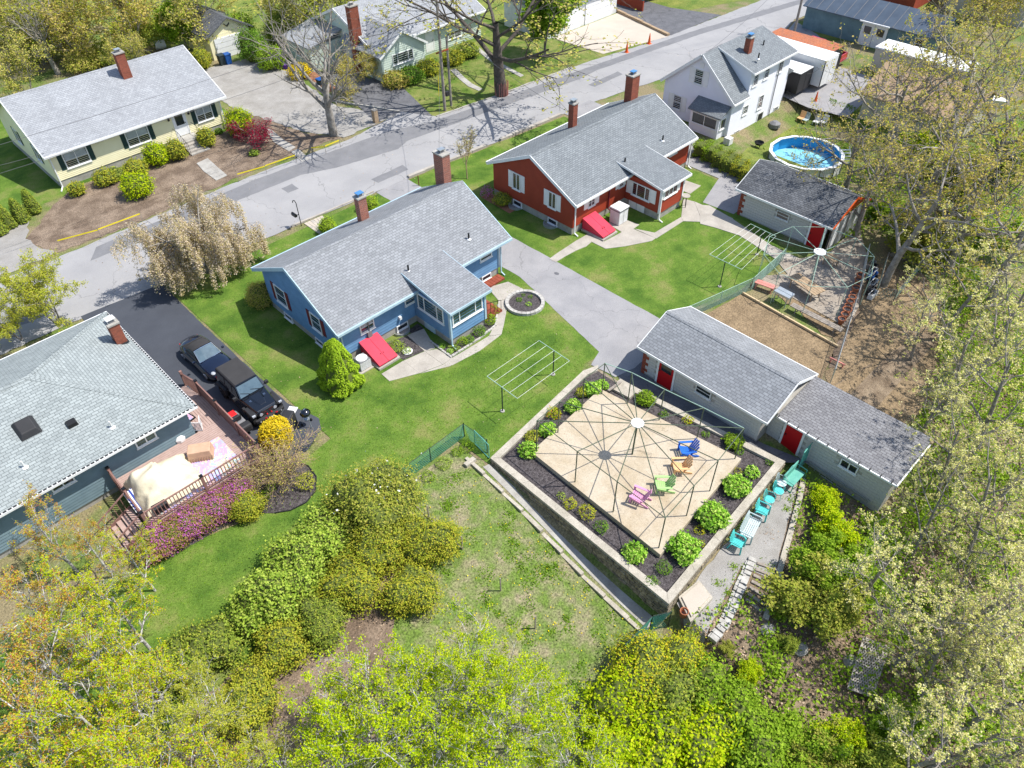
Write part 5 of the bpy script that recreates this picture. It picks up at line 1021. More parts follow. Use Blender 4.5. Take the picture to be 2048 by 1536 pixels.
bench('weathered pale grey slatted bench between two turquoise chairs', 'pale_grey_blue', p[0], p[1], z, R(-78))
z = -.3
for _ in range(5): p = P(1040, 520, z+.4, 'C'); z = zs_(p)
t = thing('glider_bench', 'dark green metal bench with scrolled top rail by the annex corner', 'bench', (0, 0, 0))
one('back', 'green_mesh', lambda b: (b.box(-.62, .26, .35, .62, .29, .85), b.path([(-.66, .3, .85), (-.5, .3, .9), (-.3, .3, .88), (0, .3, 1.0), (.3, .3, .88), (.5, .3, .9), (.66, .3, .85)], .03)), t); one('seat', 'green_mesh', lambda b: b.box(-.62, -.25, .36, .62, .26, .4), t)
for s in (-1, 1): one('side_frame', 'green_mesh', lambda b: (b.path([(s*.66, .3, .9), (s*.66, .28, 0)], .025), b.path([(s*.66, -.28, 0), (s*.66, -.28, .62), (s*.66, .3, .66)], .025), b.path([(s*.66, -.3, .02), (s*.66, .34, .02)], .025)), t)
t.location = (p[0], p[1], z); t.rotation_euler = (0, 0, R(0))
t = thing('green_screen', 'dark green netting panel leaning at the annex wall', 'netting', (27.6, 7.2, -.3))
one('netting', 'green_mesh', lambda b: [b.beam((27.35+i*.13, 7.25, -.3), (27.5+i*.1, 7.3, 1.25), .03, .02) for i in range(7)], t); one('rail', 'green_mesh', lambda b: (b.beam((27.3, 7.25, 1.2), (28.2, 7.3, 1.2), .04, .04), b.beam((27.3, 7.25, .3), (28.2, 7.3, .3), .04, .04)), t)
# ladder on the annex wall
t = thing('ladder', 'aluminium ladder hung sideways on the annex wall', 'ladder', (28.1, 5.5, 0))
for z in (-.25, -.62): one('rail', 'galv', lambda b: b.beam((28.12, 7.1, z+.15), (28.12, 3.7, z-.02), .05, .07), t)
for k in range(11): one('rung', 'galv', lambda b: b.tube((28.12, 7.0-k*.32, -.08-k*.016), (28.12, 7.0-k*.32, -.5-k*.016), .018), t)
t = thing('lumber_rack', 'rough wooden prop frame under the ladder', 'rack', (27.8, 6, -1))
for k in range(6): one('strut', 'wood_grey', lambda b: b.beam((28.0, 6.8-k*.4, -.9), (27.2, 6.4-k*.4, -1.5), .04, .05), t)
# stone edging, steps
t = thing('stone_edging', 'curving row of rough pale stones beside the earth steps', 'stone wall', (18.5, 5.6, -1))
edging(t, [PG(*q)[:2] for q in ((1505, 1118), (1488, 1165), (1470, 1210), (1452, 1250), (1418, 1300))], 18, .34, .22, 'white_stone', 'stone', jit=.35)
edging(t, [PG(*q)[:2] for q in ((1498, 1125), (1476, 1172), (1458, 1216), (1440, 1255), (1412, 1296))], 15, .28, .15, 'white_stone', 'stone', jit=.4)
t = thing('garden_steps', 'earth garden steps with dark timber risers going down to the woods', 'steps', (20, 5, -1))
A, Bq, Cq, D = (1513, 1128), (1555, 1142), (1522, 1225), (1490, 1200)
for k in range(7):
    f = k/6; l = (A[0]+(D[0]-A[0])*f, A[1]+(D[1]-A[1])*f); r = (Bq[0]+(Cq[0]-Bq[0])*f, Bq[1]+(Cq[1]-Bq[1])*f); p, q = PG(*l), PG(*r)
    one('riser', 'wood_grey', lambda b: b.beam((p[0], p[1], p[2]-.03), (q[0], q[1], q[2]-.03), .14, .3), t)
t = thing('retaining_wall', 'long low concrete retaining wall along the woodland edge', 'wall', (24, 5.6, -1))
pts = [PG(*q) for q in ((1606, 960), (1598, 1000), (1582, 1060), (1562, 1130), (1548, 1180), (1530, 1240))]
for a, c_ in zip(pts, pts[1:]): one('wall_section', 'cap', lambda b: b.beam((a[0], a[1], a[2]-.35), (c_[0], c_[1], c_[2]-.35), .26, 1.0), t)
# well cover
p = PG(1385, 1212); t = thing('well_cover', 'white painted hatch on a low base at the foot of the terrace wall', 'hatch', p)
qq = [PG(*q)[:2] for q in ((1362, 1200), (1396, 1172), (1417, 1200), (1380, 1243))]
one('base', 'cap', lambda b: b.prism(inset(qq, -.12), p[2]-.2, p[2]+.25), t); one('lid', 'pale_concrete', lambda b: b.prism(qq, p[2]+.25, p[2]+.32), t)
tag(one('red_pot', 'terracotta', lambda b: b.lathe(PG(1366, 1232), [(.01, .0), (.16, 0), (.2, .38), (.17, .38), (.13, .1)], 14)), 'round red pot at the corner of the white hatch', 'pot')
# lattice lying in the woods
t = thing('lattice_panel', 'white diamond lattice panel lying in the underbrush', 'lattice', PG(1725, 1340))
c4 = [PG(*q) for q in ((1722, 1283), (1772, 1303), (1738, 1402), (1690, 1385))]
def f(b):
    A_, B_, C_, D_ = [Vector(q)+Vector((0, 0, .4)) for q in c4]
    for k in range(1, 20):
        s = k/10
        def at(u, v): return (A_*(1-u)+B_*u)*(1-v)+(D_*(1-u)+C_*u)*v
        for fl in (0, 1):
            u0, v0 = (min(1, s*1.0), max(0, s-1)); u1, v1 = (max(0, s-1), min(1, s))
            if fl: u0, u1 = 1-u0, 1-u1
            b.beam(at(u0, v0), at(u1, v1)+Vector((0, 0, .02*fl)), .04, .012)
    for a, c_ in ((A_, B_), (B_, C_), (C_, D_), (D_, A_)): b.beam(a, c_, .06, .03)
one('lattice', 'concrete', f, t, fixn=False)
for q, lab in (((1752, 1080), 'pale round boulder under the cream trees by the annex'), ((1700, 1325), 'grey stone block beside the fallen lattice'), ((1535, 1262), 'loose pale rock at the foot of the earth steps'), ((1600, 1300), 'flat rock in the leaf litter below the wall')):
    p = PG(*q); b = MB(); s = .45 if q[0] == 1752 else .3
    b.lathe(p, [(.01, -.1), (s, 0), (s*1.05, s*.4), (s*.6, s*.8), (.01, s*.85)], 9, sx=1.2); b.build('boulder', 'cement', None, lab, 'rock')

# ================================================================== DECK OF THE GREY-GREEN HOUSE
dz = .85
t = thing('wooden_deck', 'reddish brown plank deck with slatted railing and lattice screen', 'deck', (5, 28.5, 0))
y = 26.75; k = 0
while y < 30.62: one('deck_plank', 'deck_wood', lambda b: b.box(1.95, y, dz-.035-rnd.random()*.003, 8.0, y+.124, dz-rnd.random()*.004), t, fixn=False); y += .14
x = 6.5
while x < 7.96: one('deck_plank', 'deck_wood', lambda b: b.box(x, 30.66, dz-.035, min(x+.124, 8.0), 33.1, dz-rnd.random()*.004), t, fixn=False); x += .14
one('skirt', 'rail_brown', lambda b: (b.box(1.95, 26.72, 0, 8.02, 26.75, dz-.04), b.box(8.0, 26.75, 0, 8.03, 33.1, dz-.04), b.box(1.92, 26.72, 0, 1.95, 30.6, dz-.04)), t)
one('skirt_lattice', 'wood_tan', lambda b: [b.beam((5.8+i*.14, 26.7, .05), (6.5+i*.14, 26.7, .8), .015, .03) for i in range(12)]+[b.beam((6.5+i*.14, 26.69, .05), (5.8+i*.14, 26.69, .8), .015, .03) for i in range(12)], t)
P4 = [(1.95, 26.78), (4.95, 26.78), (7.95, 26.78)]
for x, y in P4+[(1.97, 28.7), (1.97, 30.5), (7.97, 28.9), (7.97, 31.0), (7.97, 33.1)]:
    p_ = one('post', 'rail_brown', lambda b: b.box(x-.07, y-.07, 0, x+.07, y+.07, dz+1.08), t); one('post_cap', 'black_metal', lambda b: b.box(x-.085, y-.085, dz+1.08, x+.085, y+.085, dz+1.13), p_)
for a, c_ in ((P4[0], P4[1]), (P4[1], P4[2]), ((1.97, 26.78), (1.97, 28.7)), ((1.97, 28.7), (1.97, 30.5))):
    for z in (dz+.12, dz+.97): one('rail', 'rail_brown', lambda b: b.beam((*a, z), (*c_, z), .07, .05), t)
    n = int(math.dist(a, c_)/.16)
    for k in range(1, n): xx, yy = a[0]+(c_[0]-a[0])*k/n, a[1]+(c_[1]-a[1])*k/n; one('baluster', 'rail_brown', lambda b: b.box(xx-.02, yy-.02, dz+.12, xx+.02, yy+.02, dz+.95), t, fixn=False)
for a, c_ in (((7.97, 26.78), (7.97, 28.9)), ((7.97, 28.9), (7.97, 31.0)), ((7.97, 31.0), (7.97, 33.1))):
    for z in (dz+.1, dz+1.0): one('rail', 'rail_brown', lambda b: b.beam((*a, z), (*c_, z), .07, .05), t)
    one('screen_board', 'rail_brown', lambda b: [b.box(7.955, a[1]+.08+k*.105, dz+.12, 7.985, a[1]+.08+k*.105+.085, dz+.98) for k in range(19)], t)
for k in range(8): one('stair_tread', 'deck_wood', lambda b: b.box(6.62, 33.2+k*.27, dz-.1-k*.1, 7.9, 33.44+k*.27, dz-.06-k*.1), t)
for k in range(14): one('ramp_slat', 'deck_wood', lambda b: b.box(6.55, 31.5+k*.0, dz, 6.56, 31.6, dz+.001), t) if False else None
one('stair_rail', 'rail_brown', lambda b: (b.beam((7.97, 33.1, dz+1.0), (7.97, 35.3, .95), .09, .05), b.beam((6.6, 33.3, dz+.95), (6.6, 35.3, .9), .07, .05), b.box(7.9, 35.3, 0, 8.04, 35.44, 1.15), b.box(6.53, 35.3, 0, 6.67, 35.44, 1.1), [b.box(7.955, 33.2+i*.14, .3, 7.985, 33.24+i*.14, 1.75-.045*i) for i in range(15)]), t)
t2 = thing('wooden_stairs', 'brown wooden stair frame at the west end of the deck', 'stairs', (1.2, 27.5, 0))
for k in range(5): one('tread', 'deck_wood', lambda b: b.box(1.55-k*.3, 26.9, dz-.2-k*.16, 1.82-k*.3, 28.6, dz-.16-k*.16), t2)
for y in (26.9, 28.6): one('stair_rail', 'rail_brown', lambda b: (b.beam((1.85, y, dz+.9), (.25, y, .9), .07, .05), b.beam((1.85, y, dz-.1), (.25, y, .05), .05, .2), b.box(.18, y-.05, 0, .28, y+.05, .98), [b.box(.5+i*.22, y-.015, .1+i*.1, .53+i*.22, y+.015, .98+i*.115) for i in range(6)]), t2)
# rug
rg = PL('P3', dz, (500, 1125), (520, 1060), (830, 930), (640, 710), (780, 655), (1030, 870), (940, 960)); rg = PL('P3', dz, (505, 1140), (640, 690), (800, 660), (1025, 870))
tag(one('rug', 'rug', lambda b: b.prism([(2.6, 26.95), (7.1, 26.95), (7.1, 29.6), (2.6, 29.6)], dz+.002, dz+.012)), 'large pastel tie-dye pattern rug spread on the wooden deck', 'rug')
# tarp over furniture
def tarp():
    n, m_ = 46, 34; V = []; x0, x1, y0, y1 = 2.1, 5.2, 27.15, 29.9
    r2 = np.random.default_rng(5); ph = r2.uniform(0, 6, 8)
    for i in range(n):
        for j in range(m_):
            u, v = i/(n-1), j/(m_-1); x = x0+(x1-x0)*u; y = y0+(y1-y0)*v
            e = min(u, 1-u)*(x1-x0); g = min(v, 1-v)*(y1-y0); d = min(e, g)
            pk = max(0, 1-math.hypot((u-.45)*1.3, (v-.6)*1.1)*1.5); h = (.62+.55*pk)*min(1, (d/.5))**.6+.06*math.sin(3*x+ph[0]+2*y)+.05*math.sin(7*y+ph[1]-3*x)*min(1, d*3)
            if u > .55: h *= .72
            if u < .5 and v > .4: h += .14*min(1, d*3)
            h += .10*abs(math.sin(7*u+5*v+ph[2]))*min(1, d*3)-.10*abs(math.sin(6*v-4*u+ph[6]))*min(1, d*3)
            s = 1+.06*math.sin(14*v+ph[3])*(1 if d < .2 else 0)
            V.append((x+.06*math.sin(9*v+ph[4]), y+.07*math.sin(8*u+ph[5]), dz+.015+max(0, h)*s))
    F_ = [(i*m_+j, (i+1)*m_+j, (i+1)*m_+j+1, i*m_+j+1) for i in range(n-1) for j in range(m_-1)]
    return fastmesh('tarp', V, F_, 'tarp', smooth=True)
link('furniture_cover', tarp(), label='crumpled cream canvas cover draped over deck furniture', cat='cover', loc=(0, 0, 0))
c = P(845, 700, dz+.35, 'P3')
t = thing('fire_table', 'boxy tan covered fire table standing on the deck rug', 'table', (c[0], c[1], dz+.012))
b = MB(); b.hexa([(c[0]-.62, c[1]-.38, dz+.012), (c[0]+.62, c[1]-.38, dz+.012), (c[0]+.62, c[1]+.38, dz+.012), (c[0]-.62, c[1]+.38, dz+.012)], [(c[0]-.55, c[1]-.33, dz+.62), (c[0]+.55, c[1]-.33, dz+.62), (c[0]+.55, c[1]+.33, dz+.62), (c[0]-.55, c[1]+.33, dz+.62)]); b.build('cover', 'cardboard', t, bevel=.03)
one('hem', 'wood_tan', lambda b: [b.beam((c[0]-.6+i*.13, c[1]-.4, dz+.03), (c[0]-.57+i*.13, c[1]-.36, dz+.3), .05, .02) for i in range(10)], t); t.rotation_euler = (0, 0, R(-32))
# folded loungers
for k, lab in enumerate(('navy and white striped folded lounger nearest the cream cover', 'navy and white striped folded lounger at the deck edge')):
    c = P(400-k*45, 1030+k*35, dz+.3, 'P3'); t = thing('folded_lounger', lab, 'lounger', (c[0], c[1], dz)); x, y = c
    for q in range(6): one('stripe', 'cushion_navy' if q % 2 == 0 else 'white', lambda b: b.hexa([(x-.3+q*.1, y-.55, dz+.05), (x-.2+q*.1, y-.55, dz+.05), (x-.2+q*.1, y-.5, dz+.05), (x-.3+q*.1, y-.5, dz+.05)], [(x-.3+q*.1, y+.45, dz+.55), (x-.2+q*.1, y+.45, dz+.55), (x-.2+q*.1, y+.5, dz+.55), (x-.3+q*.1, y+.5, dz+.55)]), t)
    one('frame', 'white', lambda b: (b.path([(x-.33, y-.55, dz), (x-.33, y+.5, dz+.55)], .02), b.path([(x+.33, y-.55, dz), (x+.33, y+.5, dz+.55)], .02), b.path([(x-.3, y+.4, dz), (x-.3, y, dz+.3)], .02)), t)
c = P(550, 1150, dz, 'P3'); tag(one('storage_bin', 'plastic_dark', lambda b: b.box(c[0]-.35, c[1]-.2, dz, c[0]+.35, c[1]+.2, dz+.45), bevel=.05), 'low black bin against the deck railing', 'bin')
# dog gate, framed print, bag
t = thing('pet_gate', 'white folding pet gate standing zigzag on the deck', 'gate', (6.1, 30.1, dz))
pp = [P(735, 580, dz, 'P3'), P(770, 520, dz, 'P3'), P(800, 545, dz, 'P3'), P(865, 545, dz, 'P3'), P(860, 490, dz, 'P3')]
for a, c_ in zip(pp, pp[1:]): one('gate_panel', 'white', lambda b: (b.beam((*a, dz+.05), (*c_, dz+.05), .03, .04), b.beam((*a, dz+.62), (*c_, dz+.62), .03, .04), [b.tube((a[0]+(c_[0]-a[0])*i/7, a[1]+(c_[1]-a[1])*i/7, dz), (a[0]+(c_[0]-a[0])*i/7, a[1]+(c_[1]-a[1])*i/7, dz+.66), .012, n=5) for i in range(8)]), t)
c = P(735, 440, dz+.1, 'P3'); t = thing('framed_picture', 'black-framed flower print lying on the deck by the house corner', 'picture', (c[0], c[1], dz))
one('frame', 'black_metal', lambda b: b.box(c[0]-.32, c[1]-.42, dz+.05, c[0]+.32, c[1]+.42, dz+.09), t); one('print', 'rug', lambda b: b.box(c[0]-.25, c[1]-.35, dz+.09, c[0]+.25, c[1]+.35, dz+.094), t); t.rotation_euler = (0, 0, R(12))
c = P(690, 600, dz+.2, 'P3'); b = MB(); b.lathe((c[0], c[1], dz), [(.01, 0), (.2, .02), (.22, .2), (.12, .36), (.01, .4)], 7, sx=1.3); tag(b.build('plastic_bag', 'white', None), 'crumpled white bag against the house wall on the deck', 'bag')
for k, ((px, py), m) in enumerate((((1110, 420), 'plastic_grey'), ((1140, 440), 'red_plastic'))): pass
# covered mower under the screen
c = P(1125, 470, .4, 'P3'); t = thing('lawn_mower', 'grey riding mower with red hood behind the deck screen', 'mower', (c[0], c[1], 0)); x, y = c
one('body', 'plastic_grey', lambda b: b.hexa([(x-.4, y-.75, .2), (x+.4, y-.75, .2), (x+.4, y+.7, .2), (x-.4, y+.7, .2)], [(x-.3, y-.6, .75), (x+.3, y-.6, .75), (x+.3, y+.5, .7), (x-.3, y+.5, .7)]), t, bevel=.08); one('hood', 'red_plastic', lambda b: b.box(x-.2, y+.0, .7, x+.2, y+.5, .82), t, bevel=.05)
one('seat', 'plastic_dark', lambda b: (b.box(x-.2, y-.35, .75, x+.2, y, .85), b.box(x-.2, y-.45, .8, x+.2, y-.35, 1.1)), t, bevel=.03); one('bag', 'plastic_dark', lambda b: b.box(x-.4, y-1.15, .3, x+.4, y-.65, .8), t, bevel=.12)
for sx in (-1, 1):
    for sy in (-.5, .5): one('wheel', 'tyre', lambda b: b.tube((x+sx*.38, y+sy, .2), (x+sx*.52, y+sy, .2), .2, n=14), t)
# kettle grill
c = P(1680, 500, 0, 'P3'); t = thing('kettle_grill', 'black round kettle grill on thin legs at the end of the tar driveway', 'grill', (c[0], c[1], .04)); x, y = c
one('bowl', 'paint_black', lambda b: b.lathe((x, y, .95), [(.01, -.26), (.17, -.2), (.27, -.08), (.29, 0)], 20), t, smooth=True); one('lid', 'paint_black', lambda b: b.lathe((x, y, .95), [(.295, .0), (.28, .09), (.18, .2), (.01, .25)], 20), t, smooth=True)
one('handle', 'chrome', lambda b: b.path([(x-.07, y, 1.19), (x-.07, y, 1.25), (x+.07, y, 1.25), (x+.07, y, 1.19)], .012), t)
for a in (.5, 2.6, 4.7): one('leg', 'galv', lambda b: b.tube((x+.2*math.cos(a), y+.2*math.sin(a), .75), (x+.36*math.cos(a), y+.36*math.sin(a), .06), .014), t)
for a in (.5, 2.6): one('wheel', 'tyre', lambda b: b.tube((x+.34*math.cos(a)-.03, y+.34*math.sin(a), .12), (x+.34*math.cos(a)+.03, y+.34*math.sin(a), .12), .08, n=12), t)
one('ash_catcher', 'galv', lambda b: b.lathe((x, y, .5), [(.01, 0), (.16, .0), (.18, .06)], 14), t)
c = P(1545, 530, 0, 'P3'); t = thing('gas_grill', 'gas grill with pale grey side shelf behind the yellow shrub', 'grill', (c[0], c[1], .04)); x, y = c
one('cabinet', 'plastic_dark', lambda b: b.box(x-.35, y-.28, .1, x+.35, y+.28, .85), t); one('lid', 'plastic_dark', lambda b: b.box(x-.38, y-.3, .86, x+.38, y+.3, 1.15), t, bevel=.08); one('side_shelf', 'white_matte', lambda b: b.box(x+.4, y-.25, .84, x+.85, y+.25, .9), t, bevel=.02); t.rotation_euler = (0, 0, R(35))

# ================================================================== VEHICLES (front along +x)
def wheel(t, x, y, r, w_, rim='rim_silver'):
    s = 1 if y > 0 else -1
    wv = one('wheel', 'tyre', lambda b: b.tube((x, y-s*w_, r), (x, y, r), r, n=22), t, bevel=.03)
    one('rim', rim, lambda b: (b.tube((x, y-s*.02, r), (x, y+s*.012, r), r*.6, r*.55, n=16)), wv)
    one('spokes', rim, lambda b: [b.beam((x, y+s*.016, r), (x+math.cos(a)*r*.6, y+s*.016, r+math.sin(a)*r*.6), .02, .06, up=(0, 1, 0)) for a in np.arange(0, 6.28, 1.257)], wv)
def suv():
    t = thing('parked_suv', 'black boxy off-road SUV with fabric roof parked nose out', 'car', (0, 0, 0)); pb = 'paint_black'
    sec = lambda x, w0, w1, z0, z1, z2: [(x, -w0, z0), (x, -w0, z1), (x, -w1, z2), (x, w1, z2), (x, w0, z1), (x, w0, z0)]
    one('body', pb, lambda b: b.loft([sec(-2.15, .76, .74, .5, 1.0, 1.12), sec(-2.05, .79, .77, .48, 1.02, 1.16), sec(.45, .79, .77, .48, 1.02, 1.16)]), t, bevel=.02)
    h = one('hood', pb, lambda b: b.loft([sec(.46, .77, .70, .5, 1.06, 1.16), sec(1.2, .70, .63, .5, 1.04, 1.13), sec(1.88, .62, .55, .5, .98, 1.07), sec(1.95, .6, .5, .55, .92, .98)]), t, bevel=.02)
    one('hood_bulge', pb, lambda b: b.loft([sec(.6, .36, .28, 1.1, 1.17, 1.2), sec(1.25, .30, .22, 1.08, 1.14, 1.17), sec(1.6, .2, .14, 1.03, 1.09, 1.10)]), h, bevel=.01)
    for s in (-1, 1):
        one('hood_vent', 'chrome', lambda b: [b.box(.95+i*.07, s*.42-.06, 1.135-.012*i, .985+i*.07, s*.42+.06, 1.15-.012*i) for i in range(4)], h)
        one('front_fender', 'plastic_dark', lambda b: (b.hexa([(1.05, s*.66, .84), (1.95, s*.62, .84), (1.95, s*.95, .80), (1.05, s*.95, .80)] if s > 0 else [(1.05, s*.95, .80), (1.95, s*.95, .80), (1.95, s*.62, .84), (1.05, s*.66, .84)], [(1.1, s*.66, .99), (1.9, s*.62, .96), (1.9, s*.93, .93), (1.1, s*.93, .96)] if s > 0 else [(1.1, s*.93, .96), (1.9, s*.93, .93), (1.9, s*.62, .96), (1.1, s*.66, .99)]), b.box(.86, s*.8 if s > 0 else -.95, .5, 1.06, .95 if s > 0 else -.8, .9)), t, bevel=.02)
        one('rear_fender', 'plastic_dark', lambda b: (b.box(-1.95, min(s*.78, s*.95), .84, -1.1, max(s*.78, s*.95), .96), b.box(-1.12, min(s*.78, s*.95), .5, -.98, max(s*.78, s*.95), .94)), t, bevel=.03)
        hl = one('headlight', 'chrome', lambda b: b.tube((1.93, s*.42, .82), (1.99, s*.42, .82), .115, n=16), t); one('lens', 'lamp', lambda b: b.tube((1.99, s*.42, .82), (2.0, s*.42, .82), .095, n=16), hl)
        one('side_lamp', 'lamp', lambda b: b.box(1.86, min(s*.72, s*.9), .86, 1.965, max(s*.72, s*.9), .95), t)
        mr = one('mirror', 'plastic_dark', lambda b: b.box(.28, min(s*.86, s*1.08), 1.12, .42, max(s*.86, s*1.08), 1.34), t, bevel=.03); one('mirror_arm', 'plastic_dark', lambda b: b.beam((.36, s*.76, 1.16), (.36, s*.9, 1.2), .04, .05), mr)
        one('door_seam', 'tyre', lambda b: [b.box(x, s*.792-.004, .5, x+.015, s*.792+.004, 1.05) for x in (-.95, -.28, .4)], t)
        one('door_handle', 'plastic_dark', lambda b: [b.box(x, s*.80-.012, .93, x+.13, s*.80+.012, .97) for x in (-.9, -.2)], t)
        one('rock_rail', 'plastic_dark', lambda b: b.box(-1.0, min(s*.78, s*.86), .38, .9, max(s*.78, s*.86), .48), t)
    top = one('soft_top', 'soft_top', lambda b: b.loft([[(-2.12, -.76, 1.12), (-2.06, -.67, 1.74), (-2.0, -.60, 1.80), (-2.0, .60, 1.80), (-2.06, .67, 1.74), (-2.12, .76, 1.12)], [(.05, -.76, 1.12), (.05, -.67, 1.76), (.05, -.60, 1.83), (.05, .60, 1.83), (.05, .67, 1.76), (.05, .76, 1.12)]]), t, bevel=.015)
    for s in (-1, 1):
        for a, c_ in ((-2.0, -1.15), (-1.05, -.35), (-.27, .3)):
            one('side_window', 'glass', lambda b: b.hexa([(a, s*.755, 1.17), (c_, s*.755, 1.17), (c_, s*.765, 1.17), (a, s*.765, 1.17)], [(a+.02, s*.69, 1.62), (min(c_, .1), s*.69, 1.62), (min(c_, .1), s*.70, 1.62), (a+.02, s*.70, 1.62)]), t)
    ws = one('windshield_frame', pb, lambda b: (b.beam((.5, -.72, 1.14), (.12, -.64, 1.80), .06, .05), b.beam((.5, .72, 1.14), (.12, .64, 1.80), .06, .05), b.beam((.12, -.64, 1.79), (.12, .64, 1.79), .07, .06), b.beam((.5, -.72, 1.15), (.5, .72, 1.15), .06, .05)), t)
    one('windshield', 'screen_glass', lambda b: b.hexa([(.5, -.69, 1.17), (.5, .69, 1.17), (.48, .69, 1.17), (.48, -.69, 1.17)], [(.14, -.61, 1.77), (.14, .61, 1.77), (.12, .61, 1.77), (.12, -.61, 1.77)]), ws)
    one('wiper', 'tyre', lambda b: (b.beam((.53, -.1, 1.17), (.37, -.6, 1.4), .02, .02), b.beam((.53, .5, 1.17), (.40, 0, 1.36), .02, .02)), ws)
    g = one('grille', 'plastic_dark', lambda b: b.box(1.94, -.32, .64, 1.975, .32, .98), t)
    for k in range(7): one('grille_slot', 'chrome', lambda b: (b.box(1.975, -.29+k*.088, .67, 1.985, -.277+k*.088, .95), b.box(1.975, -.24+k*.088, .67, 1.985, -.227+k*.088, .95)), g)
    bp = one('front_bumper', 'plastic_dark', lambda b: b.loft([[(2.0, -.86, .46), (2.1, -.86, .46), (2.1, -.86, .64), (2.0, -.86, .66)], [(2.0, -.5, .42), (2.24, -.5, .42), (2.24, -.5, .66), (2.0, -.5, .68)], [(2.0, .5, .42), (2.24, .5, .42), (2.24, .5, .66), (2.0, .5, .68)], [(2.0, .86, .46), (2.1, .86, .46), (2.1, .86, .64), (2.0, .86, .66)]]), t, bevel=.02)
    one('number_plate', 'white', lambda b: b.box(2.245, -.16, .46, 2.255, .16, .6), bp)
    for s in (-1, 1): one('tow_hook', 'red_plastic', lambda b: b.path([(2.2, s*.32-.04, .68), (2.3, s*.32-.04, .72), (2.3, s*.32+.04, .72), (2.2, s*.32+.04, .68)], .018), bp); one('fog_lamp', 'lamp', lambda b: b.tube((2.16, s*.62, .56), (2.2, s*.62, .56), .05, n=12), bp); one('badge_lamp', 'red_plastic', lambda b: b.tube((2.05, s*.13, .74), (2.1, s*.13, .74), .04, n=10), bp)
    one('rear_bumper', 'plastic_dark', lambda b: b.box(-2.34, -.78, .45, -2.16, .78, .65), t, bevel=.03); one('spare_wheel', 'tyre', lambda b: b.tube((-2.2, .05, .95), (-2.44, .05, .95), .39, n=22), t, bevel=.03)
    for s in (-1, 1): one('tail_lamp', 'red_plastic', lambda b: b.box(-2.2, min(s*.6, s*.76), .85, -2.16, max(s*.6, s*.76), 1.1), t)
    for x in (-1.52, 1.48):
        for y in (-.93, .93): wheel(t, x, y, .41, .26, 'rim_dark')
    one('chassis', 'tyre', lambda b: b.box(-2.0, -.6, .3, 1.9, .6, .55), t); return t
s = suv(); s.location = (9.95, 31.35, .04); s.rotation_euler = (0, 0, R(-90))
def sports():
    t = thing('parked_roadster', 'glossy navy two-seat convertible with black fabric top behind the SUV', 'car', (0, 0, 0)); pb = 'paint_navy'
    st = [(-2.02, .48, .40, .55, .74), (-1.95, .68, .30, .62, .84), (-1.6, .82, .22, .68, .93), (-1.1, .88, .2, .70, .94), (-.5, .86, .2, .70, .86), (.2, .85, .2, .69, .84), (.75, .87, .2, .68, .86), (1.25, .88, .2, .66, .82), (1.7, .80, .22, .60, .73), (1.95, .66, .28, .52, .62), (2.05, .45, .34, .46, .52)]
    rings = []
    for x, w_, z0, zm, zt_ in st:
        r = []
        for a, k in ((-1, 0), (-1.0, .35), (-.99, .7), (-.93, 1.0), (-.8, 1.25), (-.55, 1.42), (-.2, 1.5), (.2, 1.5), (.55, 1.42), (.8, 1.25), (.93, 1.0), (.99, .7), (1.0, .35), (1, 0)):
            z = z0+(zm-z0)*min(1, k) if k <= 1 else zm+(zt_-zm)*((k-1)/.5)
            r.append((x, a*w_, z))
        rings.append(r)
    one('body', pb, lambda b: b.loft(rings), t, smooth=True)
    def cab(x0, x1, w0, w1, z0, z1): return None
    tp = [[(-1.42, y*.62, .90) for y in (-1, -.6, 0, .6, 1)], [(-1.05, -.62, .92), (-1.0, -.5, 1.08), (-1.0, 0, 1.13), (-1.0, .5, 1.08), (-1.05, .62, .92)], [(-.6, -.70, .88), (-.6, -.55, 1.19), (-.6, 0, 1.24), (-.6, .55, 1.19), (-.6, .70, .88)], [(-.15, -.68, .95), (-.12, -.54, 1.22), (-.1, 0, 1.26), (-.12, .54, 1.22), (-.15, .68, .95)]]
    top = one('soft_top', 'soft_top', lambda b: b.loft(tp, cap=False, closed=False), t, smooth=True, fixn=False)
    one('windshield', 'screen_glass', lambda b: b.loft([[(.62, -.66, .84), (.68, -.3, .86), (.68, .3, .86), (.62, .66, .84)], [(-.02, -.54, 1.20), (.0, -.2, 1.245), (.0, .2, 1.245), (-.02, .54, 1.20)]], cap=False, closed=False), t)
    one('windshield_frame', 'chrome', lambda b: (b.path([(.64, -.68, .84), (-.04, -.56, 1.21), (-.02, -.2, 1.255), (-.02, .2, 1.255), (-.04, .56, 1.21), (.64, .68, .84), (.70, .3, .865), (.70, -.3, .865), (.64, -.68, .84)], .018)), t)
    for s in (-1, 1):
        one('side_window', 'glass', lambda b: b.face([(.5, s*.75, .86), (-.9, s*.74, .9), (-.6, s*.6, 1.16), (-.05, s*.585, 1.18)]), t)
        one('mirror', pb, lambda b: b.box(.4, min(s*.86, s*1.02), .86, .52, max(s*.86, s*1.02), .98), t, bevel=.03)
        one('headlight', 'lamp', lambda b: b.lathe((1.8, s*.56, .66), [(.01, .06), (.09, .045), (.13, 0)], 12, sx=1.2), t); one('tail_lamp', 'red_plastic', lambda b: b.box(-2.0, min(s*.4, s*.6), .60, -1.94, max(s*.4, s*.6), .68), t)
    one('roll_seam', 'tyre', lambda b: b.path([(-1.0, -.5, 1.09), (-1.0, 0, 1.14), (-1.0, .5, 1.09)], .01), top)
    for x in (-1.25, 1.3):
        for y in (-.86, .86): wheel(t, x, y, .31, .2)
    return t
s = sports(); p = P(425, 712); s.location = (9.85, 36.2, .04); s.rotation_euler = (0, 0, R(-88))
